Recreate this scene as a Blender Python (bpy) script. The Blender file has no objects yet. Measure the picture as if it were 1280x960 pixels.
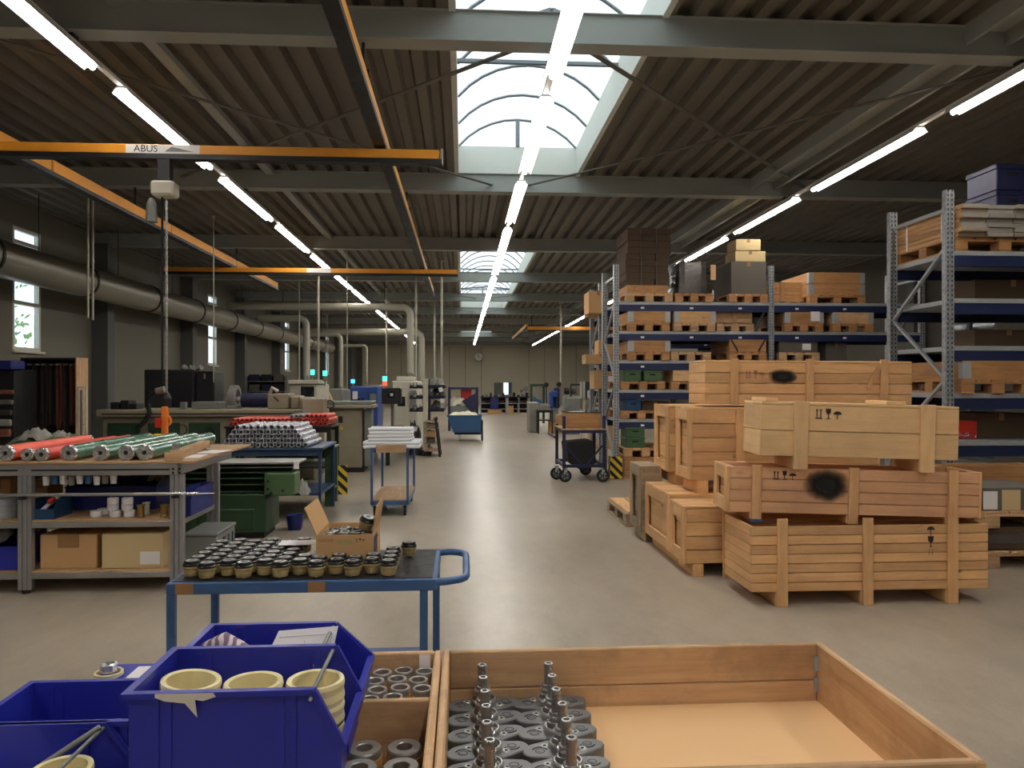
import bpy, bmesh, math, random
from mathutils import Vector, Matrix, noise
rnd = random.Random(7)
scene = bpy.context.scene
C = scene.collection
PI = math.pi

# ------------------------------------------------------------------ camera, sky, exposure
F = 955.0                                   # focal length in pixels of the 1280x960 frame
YAW = math.radians(3.7)
CS, SN = math.cos(YAW), math.sin(YAW)
EYE = 1.6
cam_d = bpy.data.cameras.new('camera')
cam_d.sensor_width = 36.0
cam_d.lens = 36.0 * F / 1280.0
cam_d.clip_start = 0.05
cam_d.clip_end = 300
cam = bpy.data.objects.new('camera', cam_d)
C.objects.link(cam)
cam.location = (0, 0, EYE)
cam.rotation_euler = (PI / 2, 0, -YAW)
scene.camera = cam

world = bpy.data.worlds.new('overcast_sky')
scene.world = world
world.use_nodes = True
wn = world.node_tree.nodes
wn['Background'].inputs['Color'].default_value = (0.86, 0.94, 1.0, 1)
wn['Background'].inputs['Strength'].default_value = 1.9

vs = scene.view_settings
vs.view_transform = 'Standard'
vs.look = 'None'
vs.gamma = 1.0
vs.use_curve_mapping = False
vs.exposure = 0.15
LAMP = 37.0   # emission of the strip light tubes


def gx(px, Y):
    """world X of image column px on the plane at hall distance Y"""
    a = (px - 640) / F
    return Y * (a * CS + SN) / (CS - a * SN)


def gz(px, py, Y):
    """world Z of pixel (px, py) on the plane at hall distance Y"""
    a = (px - 640) / F
    return EYE - (py - 480) / F * Y / (CS - a * SN)


# ------------------------------------------------------------------ materials
def lin(c):
    out = []
    for v in c[:3]:
        v = v / 255.0
        out.append(v / 12.92 if v <= 0.04045 else ((v + 0.055) / 1.055) ** 2.4)
    return (*out, 1.0)


class NT:
    def __init__(s, name):
        s.m = bpy.data.materials.new(name)
        s.m.use_nodes = True
        s.t = s.m.node_tree
        s.b = s.t.nodes['Principled BSDF']
        s.out = s.t.nodes['Material Output']

    def n(s, kind, **kw):
        nd = s.t.nodes.new(kind)
        for k, v in kw.items():
            if k.startswith('i_'):
                nd.inputs[k[2:].replace('_', ' ')].default_value = v
            else:
                setattr(nd, k, v)
        return nd

    def l(s, a, b):
        s.t.links.new(a, b)

    def math(s, op, a, b=None, c=None):
        nd = s.t.nodes.new('ShaderNodeMath')
        nd.operation = op
        for i, v in enumerate((a, b, c)):
            if v is None:
                continue
            if isinstance(v, (int, float)):
                nd.inputs[i].default_value = v
            else:
                s.l(v, nd.inputs[i])
        return nd.outputs[0]

    def mix(s, fac, a, b, mode='MIX'):
        nd = s.t.nodes.new('ShaderNodeMix')
        nd.data_type = 'RGBA'
        nd.blend_type = mode
        for v, i in ((fac, 0), (a, 6), (b, 7)):
            if isinstance(v, (int, float)):
                nd.inputs[i].default_value = v
            elif isinstance(v, tuple):
                nd.inputs[i].default_value = v
            else:
                s.l(v, nd.inputs[i])
        return nd.outputs[2]

    def ramp(s, fac, stops):
        nd = s.t.nodes.new('ShaderNodeValToRGB')
        e = nd.color_ramp.elements
        while len(e) > 1:
            e.remove(e[-1])
        e[0].position, e[0].color = stops[0][0], stops[0][1]
        for p, c in stops[1:]:
            x = e.new(p)
            x.color = c
        s.l(fac, nd.inputs[0])
        return nd.outputs[0]


MATS = {}


def mat(name, col, rough=0.5, metal=0.0, vary=0.12, scale=6.0, bump=0.0, bscale=60.0, rand=0.0, stretch=(1, 1, 1), emit=0.0,
        coat=0.0, dirt=0.0):
    t = NT(name)
    base = lin(col)
    tc = t.n('ShaderNodeTexCoord')
    mp = t.n('ShaderNodeMapping')
    mp.inputs['Scale'].default_value = stretch
    t.l(tc.outputs['Object'], mp.inputs['Vector'])
    oi = t.n('ShaderNodeObjectInfo')
    addv = t.n('ShaderNodeVectorMath', operation='ADD')
    t.l(mp.outputs[0], addv.inputs[0])
    rv = t.math('MULTIPLY', oi.outputs['Random'], 37.0)
    t.l(rv, addv.inputs[1])
    nz = t.n('ShaderNodeTexNoise', i_Scale=scale, i_Detail=4.0)
    t.l(addv.outputs[0], nz.inputs['Vector'])
    f = t.math('MULTIPLY_ADD', nz.outputs[0], 2 * vary, 1 - vary)
    if rand:
        f = t.math('MULTIPLY', f, t.math('MULTIPLY_ADD', oi.outputs['Random'], 2 * rand, 1 - rand))
    hs = t.n('ShaderNodeHueSaturation')
    hs.inputs['Color'].default_value = base
    t.l(f, hs.inputs['Value'])
    colour = hs.outputs[0]
    if dirt:
        nd = t.n('ShaderNodeTexNoise', i_Scale=scale * 0.35, i_Detail=8.0, i_Roughness=0.7)
        t.l(addv.outputs[0], nd.inputs['Vector'])
        k = t.ramp(nd.outputs[0], [(0.45, (0, 0, 0, 1)), (0.7, (1, 1, 1, 1))])
        colour = t.mix(t.math('MULTIPLY', k, dirt), colour, tuple(v * 0.35 for v in base[:3]) + (1.0,))
    t.l(colour, t.b.inputs['Base Color'])
    t.b.inputs['Roughness'].default_value = rough
    if vary > 0.02:
        t.l(t.math('MULTIPLY_ADD', nz.outputs[0], 0.3, max(0.02, rough - 0.15)), t.b.inputs['Roughness'])
    t.b.inputs['Metallic'].default_value = metal
    if coat:
        t.b.inputs['Coat Weight'].default_value = coat
    if bump:
        nb = t.n('ShaderNodeTexNoise', i_Scale=bscale, i_Detail=3.0)
        t.l(addv.outputs[0], nb.inputs['Vector'])
        bp = t.n('ShaderNodeBump', i_Strength=bump, i_Distance=0.004)
        t.l(nb.outputs[0], bp.inputs['Height'])
        t.l(bp.outputs[0], t.b.inputs['Normal'])
    if emit:
        t.b.inputs['Emission Color'].default_value = base
        t.b.inputs['Emission Strength'].default_value = emit
    MATS[name] = t.m
    return t.m


def wood(name, light, dark, axis, knots=0.5, rough=0.65, rand=0.16, stain=0.0):
    """sawn timber; grain runs along the given local axis"""
    t = NT(name)
    tc = t.n('ShaderNodeTexCoord')
    oi = t.n('ShaderNodeObjectInfo')
    off = t.n('ShaderNodeVectorMath', operation='SCALE')
    comb = t.n('ShaderNodeCombineXYZ')
    t.l(oi.outputs['Random'], comb.inputs[0])
    t.l(t.math('FRACT', t.math('MULTIPLY', oi.outputs['Random'], 7.31)), comb.inputs[1])
    t.l(t.math('FRACT', t.math('MULTIPLY', oi.outputs['Random'], 13.7)), comb.inputs[2])
    t.l(comb.outputs[0], off.inputs[0])
    off.inputs['Scale'].default_value = 9.0
    ad = t.n('ShaderNodeVectorMath', operation='ADD')
    t.l(tc.outputs['Object'], ad.inputs[0])
    t.l(off.outputs[0], ad.inputs[1])
    sc = [14.0, 14.0, 14.0]
    sc[axis] = 0.9
    mp = t.n('ShaderNodeMapping')
    mp.inputs['Scale'].default_value = sc
    t.l(ad.outputs[0], mp.inputs['Vector'])
    n1 = t.n('ShaderNodeTexNoise', i_Scale=1.2, i_Detail=5.0, i_Roughness=0.6, i_Distortion=0.8)
    t.l(mp.outputs[0], n1.inputs['Vector'])
    n2 = t.n('ShaderNodeTexNoise', i_Scale=9.0, i_Detail=3.0)
    t.l(mp.outputs[0], n2.inputs['Vector'])
    fac = t.math('ADD', t.math('MULTIPLY', n1.outputs[0], 0.75), t.math('MULTIPLY', n2.outputs[0], 0.25))
    col = t.ramp(fac, [(0.3, lin(dark)), (0.62, lin(light))])
    # knots
    sk = [5.5, 5.5, 5.5]
    sk[axis] = 2.6
    mk = t.n('ShaderNodeMapping')
    mk.inputs['Scale'].default_value = sk
    t.l(ad.outputs[0], mk.inputs['Vector'])
    vo = t.n('ShaderNodeTexVoronoi', i_Scale=1.0)
    t.l(mk.outputs[0], vo.inputs['Vector'])
    kn = t.ramp(vo.outputs['Distance'], [(0.03, (1, 1, 1, 1)), (0.11, (0, 0, 0, 1))])
    dk = tuple(v * 0.22 for v in lin(dark)[:3]) + (1.0,)
    col = t.mix(t.math('MULTIPLY', kn, knots), col, dk)
    # large blotches
    n3 = t.n('ShaderNodeTexNoise', i_Scale=2.3, i_Detail=4.0, i_Roughness=0.65)
    t.l(ad.outputs[0], n3.inputs['Vector'])
    f = t.math('MULTIPLY_ADD', n3.outputs[0], 0.5, 0.75)
    f = t.math('MULTIPLY', f, t.math('MULTIPLY_ADD', oi.outputs['Random'], 2 * rand, 1 - rand))
    hs = t.n('ShaderNodeHueSaturation')
    t.l(col, hs.inputs['Color'])
    t.l(f, hs.inputs['Value'])
    t.l(t.math('MULTIPLY_ADD', comb.outputs[0], 0, 0.5) if False else t.math('MULTIPLY_ADD', n3.outputs[0], 0.02, 0.49), hs.inputs['Hue'])
    o = hs.outputs[0]
    if stain:
        n4 = t.n('ShaderNodeTexNoise', i_Scale=4.0, i_Detail=6.0, i_Roughness=0.7)
        t.l(ad.outputs[0], n4.inputs['Vector'])
        k = t.ramp(n4.outputs[0], [(0.5, (0, 0, 0, 1)), (0.68, (1, 1, 1, 1))])
        o = t.mix(t.math('MULTIPLY', k, stain), o, tuple(v * 0.3 for v in lin(dark)[:3]) + (1.0,))
    t.l(o, t.b.inputs['Base Color'])
    t.b.inputs['Roughness'].default_value = rough
    bp = t.n('ShaderNodeBump', i_Strength=0.25, i_Distance=0.002)
    t.l(fac, bp.inputs['Height'])
    t.l(bp.outputs[0], t.b.inputs['Normal'])
    MATS[name] = t.m
    return t.m


WOODS = {'crate': ((222, 176, 124), (198, 148, 98), 0.85, 0.08), 'ply': ((232, 192, 142), (218, 174, 122), 0.15, 0),
         'red': ((214, 166, 126), (194, 142, 102), 0.5, 0.08), 'old': ((204, 166, 126), (172, 134, 94), 0.6, 0.35),
         'grey': ((168, 146, 118), (120, 100, 78), 0.5, 0.3), 'rack': ((184, 136, 88), (152, 106, 64), 0.5, 0.15),
         'bench': ((196, 160, 118), (160, 122, 84), 0.3, 0.2)}
for k, (a, b, kn, st) in WOODS.items():
    for ax in range(3):
        wood('%s_wood_%s' % (k, 'xyz'[ax]), a, b, ax, kn, stain=st)

mat('steel_grey', (150, 152, 154), 0.42, 0.55, 0.10, 20)
mat('galvanised', (168, 172, 176), 0.45, 0.25, 0.16, 30)
mat('aluminium', (172, 172, 174), 0.38, 0.75, 0.06, 12)
mat('bright_steel', (222, 222, 224), 0.26, 0.8, 0.08, 30)
mat('machined_steel', (176, 174, 172), 0.36, 0.7, 0.12, 40)
mat('cast_grey', (112, 112, 114), 0.45, 0.4, 0.18, 50, 0.15, 200)
mat('dark_hole', (18, 16, 15), 0.8, 0, 0.05)
mat('black_steel', (30, 30, 32), 0.5, 0.2, 0.2, 10)
mat('black_rubber', (24, 24, 25), 0.75, 0, 0.15, 20)
mat('black_plastic', (34, 34, 38), 0.35, 0, 0.15, 20)
mat('rack_blue', (26, 38, 78), 0.5, 0.0, 0.18, 8, dirt=0.3)
mat('bin_blue', (35, 43, 154), 0.36, 0.0, 0.06, 5, rand=0.05)
mat('dark_bin_blue', (26, 36, 108), 0.45, 0.0, 0.1, 5, rand=0.1)
mat('teal_bin', (24, 66, 104), 0.45, 0.0, 0.1, 5)
mat('trolley_blue', (58, 92, 140), 0.42, 0.0, 0.14, 9, dirt=0.35)
mat('navy_paint', (26, 30, 66), 0.5, 0.0, 0.15, 9)
mat('cart_blue', (48, 90, 134), 0.5, 0.0, 0.12, 3, dirt=0.3)
mat('green_paint', (54, 84, 56), 0.45, 0.0, 0.15, 6, dirt=0.4)
mat('light_green', (78, 106, 68), 0.45, 0.0, 0.12, 6, dirt=0.25)
mat('dark_green', (34, 62, 42), 0.5, 0.0, 0.2, 6)
mat('box_green', (66, 94, 62), 0.5, 0.0, 0.12, 6)
mat('machine_beige', (148, 140, 118), 0.5, 0.0, 0.10, 4, dirt=0.2)
mat('machine_white', (205, 200, 184), 0.5, 0.0, 0.08, 4, dirt=0.12)
mat('machine_grey', (120, 122, 118), 0.5, 0.0, 0.12, 4, dirt=0.2)
mat('machine_blue', (34, 70, 140), 0.5, 0.0, 0.12, 4)
mat('crane_orange', (236, 158, 44), 0.5, 0.0, 0.12, 5, dirt=0.12)
mat('lamp_white', (224, 224, 220), 0.5, 0.0, 0.04)
mat('paper_white', (238, 234, 234), 0.8, 0.0, 0.03)
mat('white_tube', (236, 236, 240), 0.4, 0.0, 0.04)
mat('ring_cream', (238, 224, 172), 0.38, 0.0, 0.05, 8)
mat('ring_orange', (214, 160, 92), 0.5, 0.0, 0.08, 8)
mat('cap_tan', (170, 152, 106), 0.42, 0.15, 0.1, 30)
mat('cap_black', (30, 29, 29), 0.3, 0.1, 0.2, 30)
mat('cap_mark', (172, 170, 166), 0.4, 0.3, 0.1, 30)
mat('cardboard', (196, 156, 108), 0.85, 0, 0.07, 5, rand=0.08)
mat('cardboard_pale', (206, 182, 136), 0.85, 0, 0.07, 5)
mat('cardboard_dark', (84, 66, 48), 0.85, 0, 0.15, 5, rand=0.1)
mat('carton_grey', (98, 92, 84), 0.8, 0, 0.15, 5)
mat('hardboard', (232, 188, 138), 0.75, 0, 0.04, 3)
mat('brown_tape', (150, 112, 72), 0.4, 0, 0.05)
mat('print_dark', (52, 40, 38), 0.8, 0, 0.25, 60)
mat('print_red', (150, 96, 76), 0.8, 0, 0.2, 60)
mat('spray_black', (24, 22, 22), 0.8, 0, 0.2, 30)
mat('brass', (176, 142, 84), 0.35, 0.8, 0.1, 30)
mat('red_paint', (206, 52, 40), 0.35, 0, 0.08, 6)
mat('orange_red', (232, 88, 62), 0.32, 0, 0.08, 6)
mat('red_tube', (216, 78, 66), 0.42, 0, 0.08, 10, rand=0.1)
mat('roller_green', (84, 132, 110), 0.25, 0.1, 0.06, 6, coat=0.4)
mat('silver_tube', (206, 206, 216), 0.3, 0.7, 0.08, 20)
mat('hook_orange', (232, 120, 34), 0.45, 0, 0.08)
mat('yellow_paint', (222, 186, 40), 0.5, 0, 0.1, 12)
mat('cloth_green', (74, 96, 70), 0.9, 0, 0.2, 10)
mat('rag_grey', (140, 138, 130), 0.9, 0, 0.25, 20)
mat('sack_cream', (222, 216, 190), 0.85, 0, 0.1, 8)
mat('table_blue', (44, 66, 98), 0.5, 0, 0.12, 8, dirt=0.3)
mat('belt_dark', (58, 50, 47), 0.7, 0, 0.3, 8, rand=0.3)
mat('belt_brown', (122, 72, 58), 0.7, 0, 0.2, 8)
mat('duct_grey', (150, 146, 132), 0.4, 0.35, 0.08, 3)
mat('pipe_white', (176, 172, 156), 0.5, 0.1, 0.06, 5)
mat('clock_face', (252, 250, 244), 0.5, 0, 0.02)
mat('glass_dark', (60, 72, 78), 0.06, 0, 0.02)
mat('shaft_steel', (150, 149, 150), 0.3, 0.75, 0.08, 40)
mat('foil_wrap', (92, 86, 84), 0.2, 0.3, 0.35, 14, 0.5, 20)
mat('leaf_green', (120, 158, 70), 0.7, 0, 0.35, 3)
mat('bark', (90, 74, 60), 0.9, 0, 0.2, 5)
mat('slab_grey', (136, 131, 122), 0.7, 0, 0.12, 8, rand=0.1)
mat('screen_dark', (30, 34, 42), 0.25, 0, 0.05)
mat('tape_clear', (214, 208, 194), 0.3, 0, 0.1, 20)
for nm, c in (('signal_green', (60, 255, 190)), ('signal_blue', (60, 170, 255)), ('signal_red', (255, 60, 40)),
              ('signal_yellow', (240, 255, 90))):
    mat(nm, c, 0.3, 0, 0.0, emit=3.0)
mat('tube_light', (255, 249, 241), 0.3, 0, 0.0, emit=LAMP)


def glazing(name, tint, haze):
    """clear or opal sheet: part passes straight through, part scatters"""
    t = NT(name)
    tr = t.n('ShaderNodeBsdfTransparent')
    tr.inputs[0].default_value = lin(tint)
    df = t.n('ShaderNodeBsdfTranslucent')
    df.inputs[0].default_value = lin((236, 238, 232))
    gl = t.n('ShaderNodeBsdfGlossy', i_Roughness=0.08)
    m1 = t.n('ShaderNodeMixShader')
    m1.inputs[0].default_value = haze
    t.l(tr.outputs[0], m1.inputs[1])
    t.l(df.outputs[0], m1.inputs[2])
    m2 = t.n('ShaderNodeMixShader')
    m2.inputs[0].default_value = 0.06
    t.l(m1.outputs[0], m2.inputs[1])
    t.l(gl.outputs[0], m2.inputs[2])
    t.l(m2.outputs[0], t.out.inputs['Surface'])
    MATS[name] = t.m


glazing('opal_sheet', (236, 240, 236), 0.35)
glazing('window_glass', (230, 238, 242), 0.02)


def floor_material():
    t = NT('polished_concrete')
    tc = t.n('ShaderNodeTexCoord')
    a = t.n('ShaderNodeTexNoise', i_Scale=0.55, i_Detail=7.0, i_Roughness=0.62)
    b = t.n('ShaderNodeTexNoise', i_Scale=5.0, i_Detail=6.0, i_Roughness=0.7)
    c = t.n('ShaderNodeTexNoise', i_Scale=70.0, i_Detail=2.0)
    mp = t.n('ShaderNodeMapping')
    mp.inputs['Scale'].default_value = (1.0, 0.45, 1.0)
    t.l(tc.outputs['Object'], mp.inputs['Vector'])
    for n in (a, b):
        t.l(mp.outputs[0], n.inputs['Vector'])
    t.l(tc.outputs['Object'], c.inputs['Vector'])
    f = t.math('ADD', t.math('MULTIPLY', a.outputs[0], 0.55), t.math('MULTIPLY', b.outputs[0], 0.35))
    f = t.math('ADD', f, t.math('MULTIPLY', c.outputs[0], 0.1))
    col = t.ramp(f, [(0.33, lin((136, 124, 108))), (0.5, lin((164, 152, 135))), (0.66, lin((186, 174, 156)))])
    t.l(col, t.b.inputs['Base Color'])
    rr = t.math('MULTIPLY_ADD', b.outputs[0], 0.2, 0.235)
    t.l(rr, t.b.inputs['Roughness'])
    t.b.inputs['Specular IOR Level'].default_value = 0.5
    bp = t.n('ShaderNodeBump', i_Strength=0.08, i_Distance=0.01)
    t.l(b.outputs[0], bp.inputs['Height'])
    t.l(bp.outputs[0], t.b.inputs['Normal'])
    MATS['polished_concrete'] = t.m


floor_material()
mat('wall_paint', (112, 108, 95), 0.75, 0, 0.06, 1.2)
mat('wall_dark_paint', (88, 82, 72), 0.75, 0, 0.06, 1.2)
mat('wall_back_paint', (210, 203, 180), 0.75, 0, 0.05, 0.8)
mat('column_grey', (92, 92, 88), 0.7, 0, 0.06, 2)
mat('beam_grey', (156, 160, 156), 0.6, 0, 0.06, 1.5)
mat('deck_metal', (110, 105, 95), 0.55, 0.0, 0.08, 1.5)
mat('brace_grey', (104, 102, 96), 0.6, 0, 0.05, 2)
mat('curb_white', (214, 218, 212), 0.6, 0, 0.04, 2)
mat('frame_grey', (120, 128, 136), 0.5, 0.2, 0.05, 2)


def post_material():
    """galvanised rack upright with two columns of slots on every face"""
    t = NT('slotted_post')
    tc = t.n('ShaderNodeTexCoord')
    sp = t.n('ShaderNodeSeparateXYZ')
    t.l(tc.outputs['Object'], sp.inputs[0])
    z = t.math('FRACT', t.math('DIVIDE', sp.outputs[2], 0.05))
    hz = t.math('LESS_THAN', z, 0.5)
    ax = t.math('ABSOLUTE', sp.outputs[0])
    hx = t.math('LESS_THAN', t.math('ABSOLUTE', t.math('SUBTRACT', ax, 0.022)), 0.006)
    h = t.math('MULTIPLY', hz, hx)
    nz = t.n('ShaderNodeTexNoise', i_Scale=30.0, i_Detail=3.0)
    t.l(tc.outputs['Object'], nz.inputs['Vector'])
    col = t.ramp(nz.outputs[0], [(0.3, lin((140, 144, 148))), (0.7, lin((186, 190, 194)))])
    t.l(t.mix(h, col, lin((30, 30, 32))), t.b.inputs['Base Color'])
    t.b.inputs['Metallic'].default_value = 0.5
    t.b.inputs['Roughness'].default_value = 0.42
    MATS['slotted_post'] = t.m


def hazard_material():
    t = NT('hazard_stripes')
    tc = t.n('ShaderNodeTexCoord')
    sp = t.n('ShaderNodeSeparateXYZ')
    t.l(tc.outputs['Object'], sp.inputs[0])
    d = t.math('ADD', sp.outputs[2], t.math('ADD', sp.outputs[0], sp.outputs[1]))
    k = t.math('LESS_THAN', t.math('FRACT', t.math('DIVIDE', d, 0.15)), 0.5)
    t.l(t.mix(k, lin((224, 190, 44)), lin((24, 24, 24))), t.b.inputs['Base Color'])
    t.b.inputs['Roughness'].default_value = 0.5
    MATS['hazard_stripes'] = t.m


def spray_material():
    """overspray that fades out at its edge"""
    t = NT('black_overspray')
    tc = t.n('ShaderNodeTexCoord')
    ln = t.n('ShaderNodeVectorMath', operation='LENGTH')
    mp = t.n('ShaderNodeMapping')
    mp.inputs['Location'].default_value = (-1.0, -1.0, -1.0)
    mp.inputs['Scale'].default_value = (2.0, 2.0, 2.0)
    t.l(tc.outputs['Generated'], mp.inputs['Vector'])
    sp = t.n('ShaderNodeSeparateXYZ')
    t.l(mp.outputs[0], sp.inputs[0])
    cb = t.n('ShaderNodeCombineXYZ')
    t.l(sp.outputs[0], cb.inputs[0])
    t.l(sp.outputs[2], cb.inputs[2])
    t.l(cb.outputs[0], ln.inputs[0])
    nz = t.n('ShaderNodeTexNoise', i_Scale=9.0, i_Detail=5.0)
    t.l(tc.outputs['Object'], nz.inputs['Vector'])
    d = t.math('ADD', ln.outputs['Value'], t.math('MULTIPLY_ADD', nz.outputs[0], 0.5, -0.25))
    k = t.ramp(d, [(0.3, (1, 1, 1, 1)), (0.95, (0, 0, 0, 1))])
    tr = t.n('ShaderNodeBsdfTransparent')
    mx = t.n('ShaderNodeMixShader')
    t.l(k, mx.inputs[0])
    t.l(tr.outputs[0], mx.inputs[1])
    t.b.inputs['Base Color'].default_value = lin((22, 20, 20))
    t.b.inputs['Roughness'].default_value = 0.85
    t.l(t.b.outputs[0], mx.inputs[2])
    t.l(mx.outputs[0], t.out.inputs['Surface'])
    MATS['black_overspray'] = t.m


def glove_material():
    t = NT('striped_knit')
    tc = t.n('ShaderNodeTexCoord')
    wv = t.n('ShaderNodeTexWave', i_Scale=14.0, i_Distortion=6.0)
    t.l(tc.outputs['Object'], wv.inputs['Vector'])
    t.l(t.ramp(wv.outputs[0], [(0.35, lin((212, 198, 204))), (0.6, lin((120, 100, 116)))]), t.b.inputs['Base Color'])
    t.b.inputs['Roughness'].default_value = 0.95
    MATS['striped_knit'] = t.m


post_material(); hazard_material(); spray_material(); glove_material()


# ------------------------------------------------------------------ mesh building
class MB:
    def __init__(s):
        s.v, s.f, s.sm, s.mi = [], [], [], []

    def add(s, vs_, fs, smooth=False, mi=0):
        o = len(s.v)
        s.v += [tuple(p) for p in vs_]
        for f in fs:
            s.f.append([i + o for i in f])
            s.sm.append(smooth)
            s.mi.append(mi)
        return s

    def box(s, x0, x1, y0, y1, z0, z1, mi=0):
        p = [(x0, y0, z0), (x1, y0, z0), (x1, y1, z0), (x0, y1, z0), (x0, y0, z1), (x1, y0, z1), (x1, y1, z1), (x0, y1, z1)]
        return s.add(p, [(0, 3, 2, 1), (4, 5, 6, 7), (0, 1, 5, 4), (1, 2, 6, 5), (2, 3, 7, 6), (3, 0, 4, 7)], mi=mi)

    def bar(s, p0, p1, w, h, up=(0, 0, 1), mi=0):
        """rectangular bar between two points"""
        p0, p1 = Vector(p0), Vector(p1)
        d = (p1 - p0).normalized()
        u = Vector(up)
        a = d.cross(u)
        if a.length < 1e-4:
            a = d.cross(Vector((1, 0, 0)))
        a.normalize()
        b = a.cross(d).normalized()
        q = []
        for p in (p0, p1):
            for sx, sy in ((-1, -1), (1, -1), (1, 1), (-1, 1)):
                q.append(p + a * (sx * w / 2) + b * (sy * h / 2))
        return s.add(q, [(0, 1, 2, 3), (7, 6, 5, 4), (0, 4, 5, 1), (1, 5, 6, 2), (2, 6, 7, 3), (3, 7, 4, 0)], mi=mi)

    def cyl(s, p0, p1, r, seg=12, r2=None, caps=True, mi=0):
        p0, p1 = Vector(p0), Vector(p1)
        r2 = r if r2 is None else r2
        d = (p1 - p0).normalized()
        a = d.orthogonal().normalized()
        b = d.cross(a)
        q = []
        for p, rr in ((p0, r), (p1, r2)):
            for i in range(seg):
                t = 2 * PI * i / seg
                q.append(p + (a * math.cos(t) + b * math.sin(t)) * rr)
        s.add(q, [(i, (i + 1) % seg, seg + (i + 1) % seg, seg + i) for i in range(seg)], True, mi)
        if caps:
            s.add(q[:seg], [tuple(range(seg))[::-1]], False, mi)
            s.add(q[seg:], [tuple(range(seg))], False, mi)
        return s

    def pipe(s, path, r, seg=10, mi=0):
        """round tube along a polyline"""
        pts = [Vector(p) for p in path]
        n = len(pts)
        rings = []
        nrm = None
        for i, p in enumerate(pts):
            d = (pts[min(i + 1, n - 1)] - pts[max(i - 1, 0)]).normalized()
            if nrm is None:
                nrm = d.orthogonal().normalized()
            else:
                nrm = (nrm - d * nrm.dot(d))
                nrm = nrm.normalized() if nrm.length > 1e-5 else d.orthogonal().normalized()
            b = d.cross(nrm)
            rings.append([p + (nrm * math.cos(2 * PI * k / seg) + b * math.sin(2 * PI * k / seg)) * r for k in range(seg)])
        q = [x for rg in rings for x in rg]
        fs = []
        for i in range(n - 1):
            for k in range(seg):
                a, b2 = i * seg + k, i * seg + (k + 1) % seg
                fs.append((a, b2, b2 + seg, a + seg))
        s.add(q, fs, True, mi)
        s.add(rings[0], [tuple(range(seg))[::-1]], False, mi)
        s.add(rings[-1], [tuple(range(seg))], False, mi)
        return s

    def lathe(s, prof, seg=16, c=(0, 0, 0), close=False, mi=0, axis=2):
        """profile [(r, h)] turned round an axis; corners stay crisp (each band its own verts)"""
        n = len(prof)
        pairs = [(i, i + 1) for i in range(n - 1)] + ([(n - 1, 0)] if close else [])

        def P(r, h, t):
            x, y = r * math.cos(t), r * math.sin(t)
            if axis == 2:
                return (c[0] + x, c[1] + y, c[2] + h)
            if axis == 1:
                return (c[0] + x, c[1] + h, c[2] - y)
            return (c[0] + h, c[1] + x, c[2] + y)
        for i, j in pairs:
            (r0, h0), (r1, h1) = prof[i], prof[j]
            q = [P(r0, h0, 2 * PI * k / seg) for k in range(seg)] + [P(r1, h1, 2 * PI * k / seg) for k in range(seg)]
            fs = [(k, (k + 1) % seg, seg + (k + 1) % seg, seg + k) for k in range(seg)]
            s.add(q, fs, True, mi)
        return s

    def prism(s, poly, axis, a0, a1, mi=0):
        """2D polygon extruded along an axis: axis 0: (y,z), 1: (x,z), 2: (x,y)"""
        def P(u, w, a):
            return (a, u, w) if axis == 0 else ((u, a, w) if axis == 1 else (u, w, a))
        n = len(poly)
        q = [P(u, w, a0) for u, w in poly] + [P(u, w, a1) for u, w in poly]
        s.add(q, [(i, (i + 1) % n, n + (i + 1) % n, n + i) for i in range(n)] + [tuple(range(n))[::-1], tuple(range(n, 2 * n))], mi=mi)
        return s

    def mesh(s, name, bev=0.0, weld=True):
        me = bpy.data.meshes.new(name)
        me.from_pydata(s.v, [], s.f)
        me.polygons.foreach_set('use_smooth', s.sm)
        me.polygons.foreach_set('material_index', s.mi)
        bm = bmesh.new()
        bm.from_mesh(me)
        bmesh.ops.recalc_face_normals(bm, faces=bm.faces)
        if bev:
            es = [e for e in bm.edges if len(e.link_faces) == 2 and e.calc_face_angle(0) > 0.5]
            bmesh.ops.bevel(bm, geom=es, offset=bev, segments=1, affect='EDGES', profile=0.5)
        bm.to_mesh(me)
        bm.free()
        me.update()
        return me


def link(name, data, m=None, parent=None, loc=(0, 0, 0), rot=(0, 0, 0)):
    o = bpy.data.objects.new(name, data)
    C.objects.link(o)
    if m is not None and data is not None and not data.materials:
        for k in (m if isinstance(m, (list, tuple)) else [m]):
            data.materials.append(MATS[k])
    o.location = loc
    o.rotation_euler = rot
    if parent is not None:
        o.parent = parent
    return o


def put(name, mb, m, parent=None, loc=(0, 0, 0), rot=(0, 0, 0), bev=0.0):
    """build as ONE mesh object; its origin goes to the centre of what was built"""
    me = mb.mesh(name, bev)
    n = len(me.vertices)
    cx = [0.0] * (3 * n)
    me.vertices.foreach_get('co', cx)
    c = Vector([(min(cx[i::3]) + max(cx[i::3])) / 2 for i in range(3)])
    me.transform(Matrix.Translation(-c))
    R = Matrix.Rotation(rot[2], 3, 'Z') if rot[2] and not (rot[0] or rot[1]) else None
    p = (R @ c) if R else c
    return link(name, me, m, parent, (loc[0] + p.x, loc[1] + p.y, loc[2] + p.z), rot)


_BOX = {}


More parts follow.
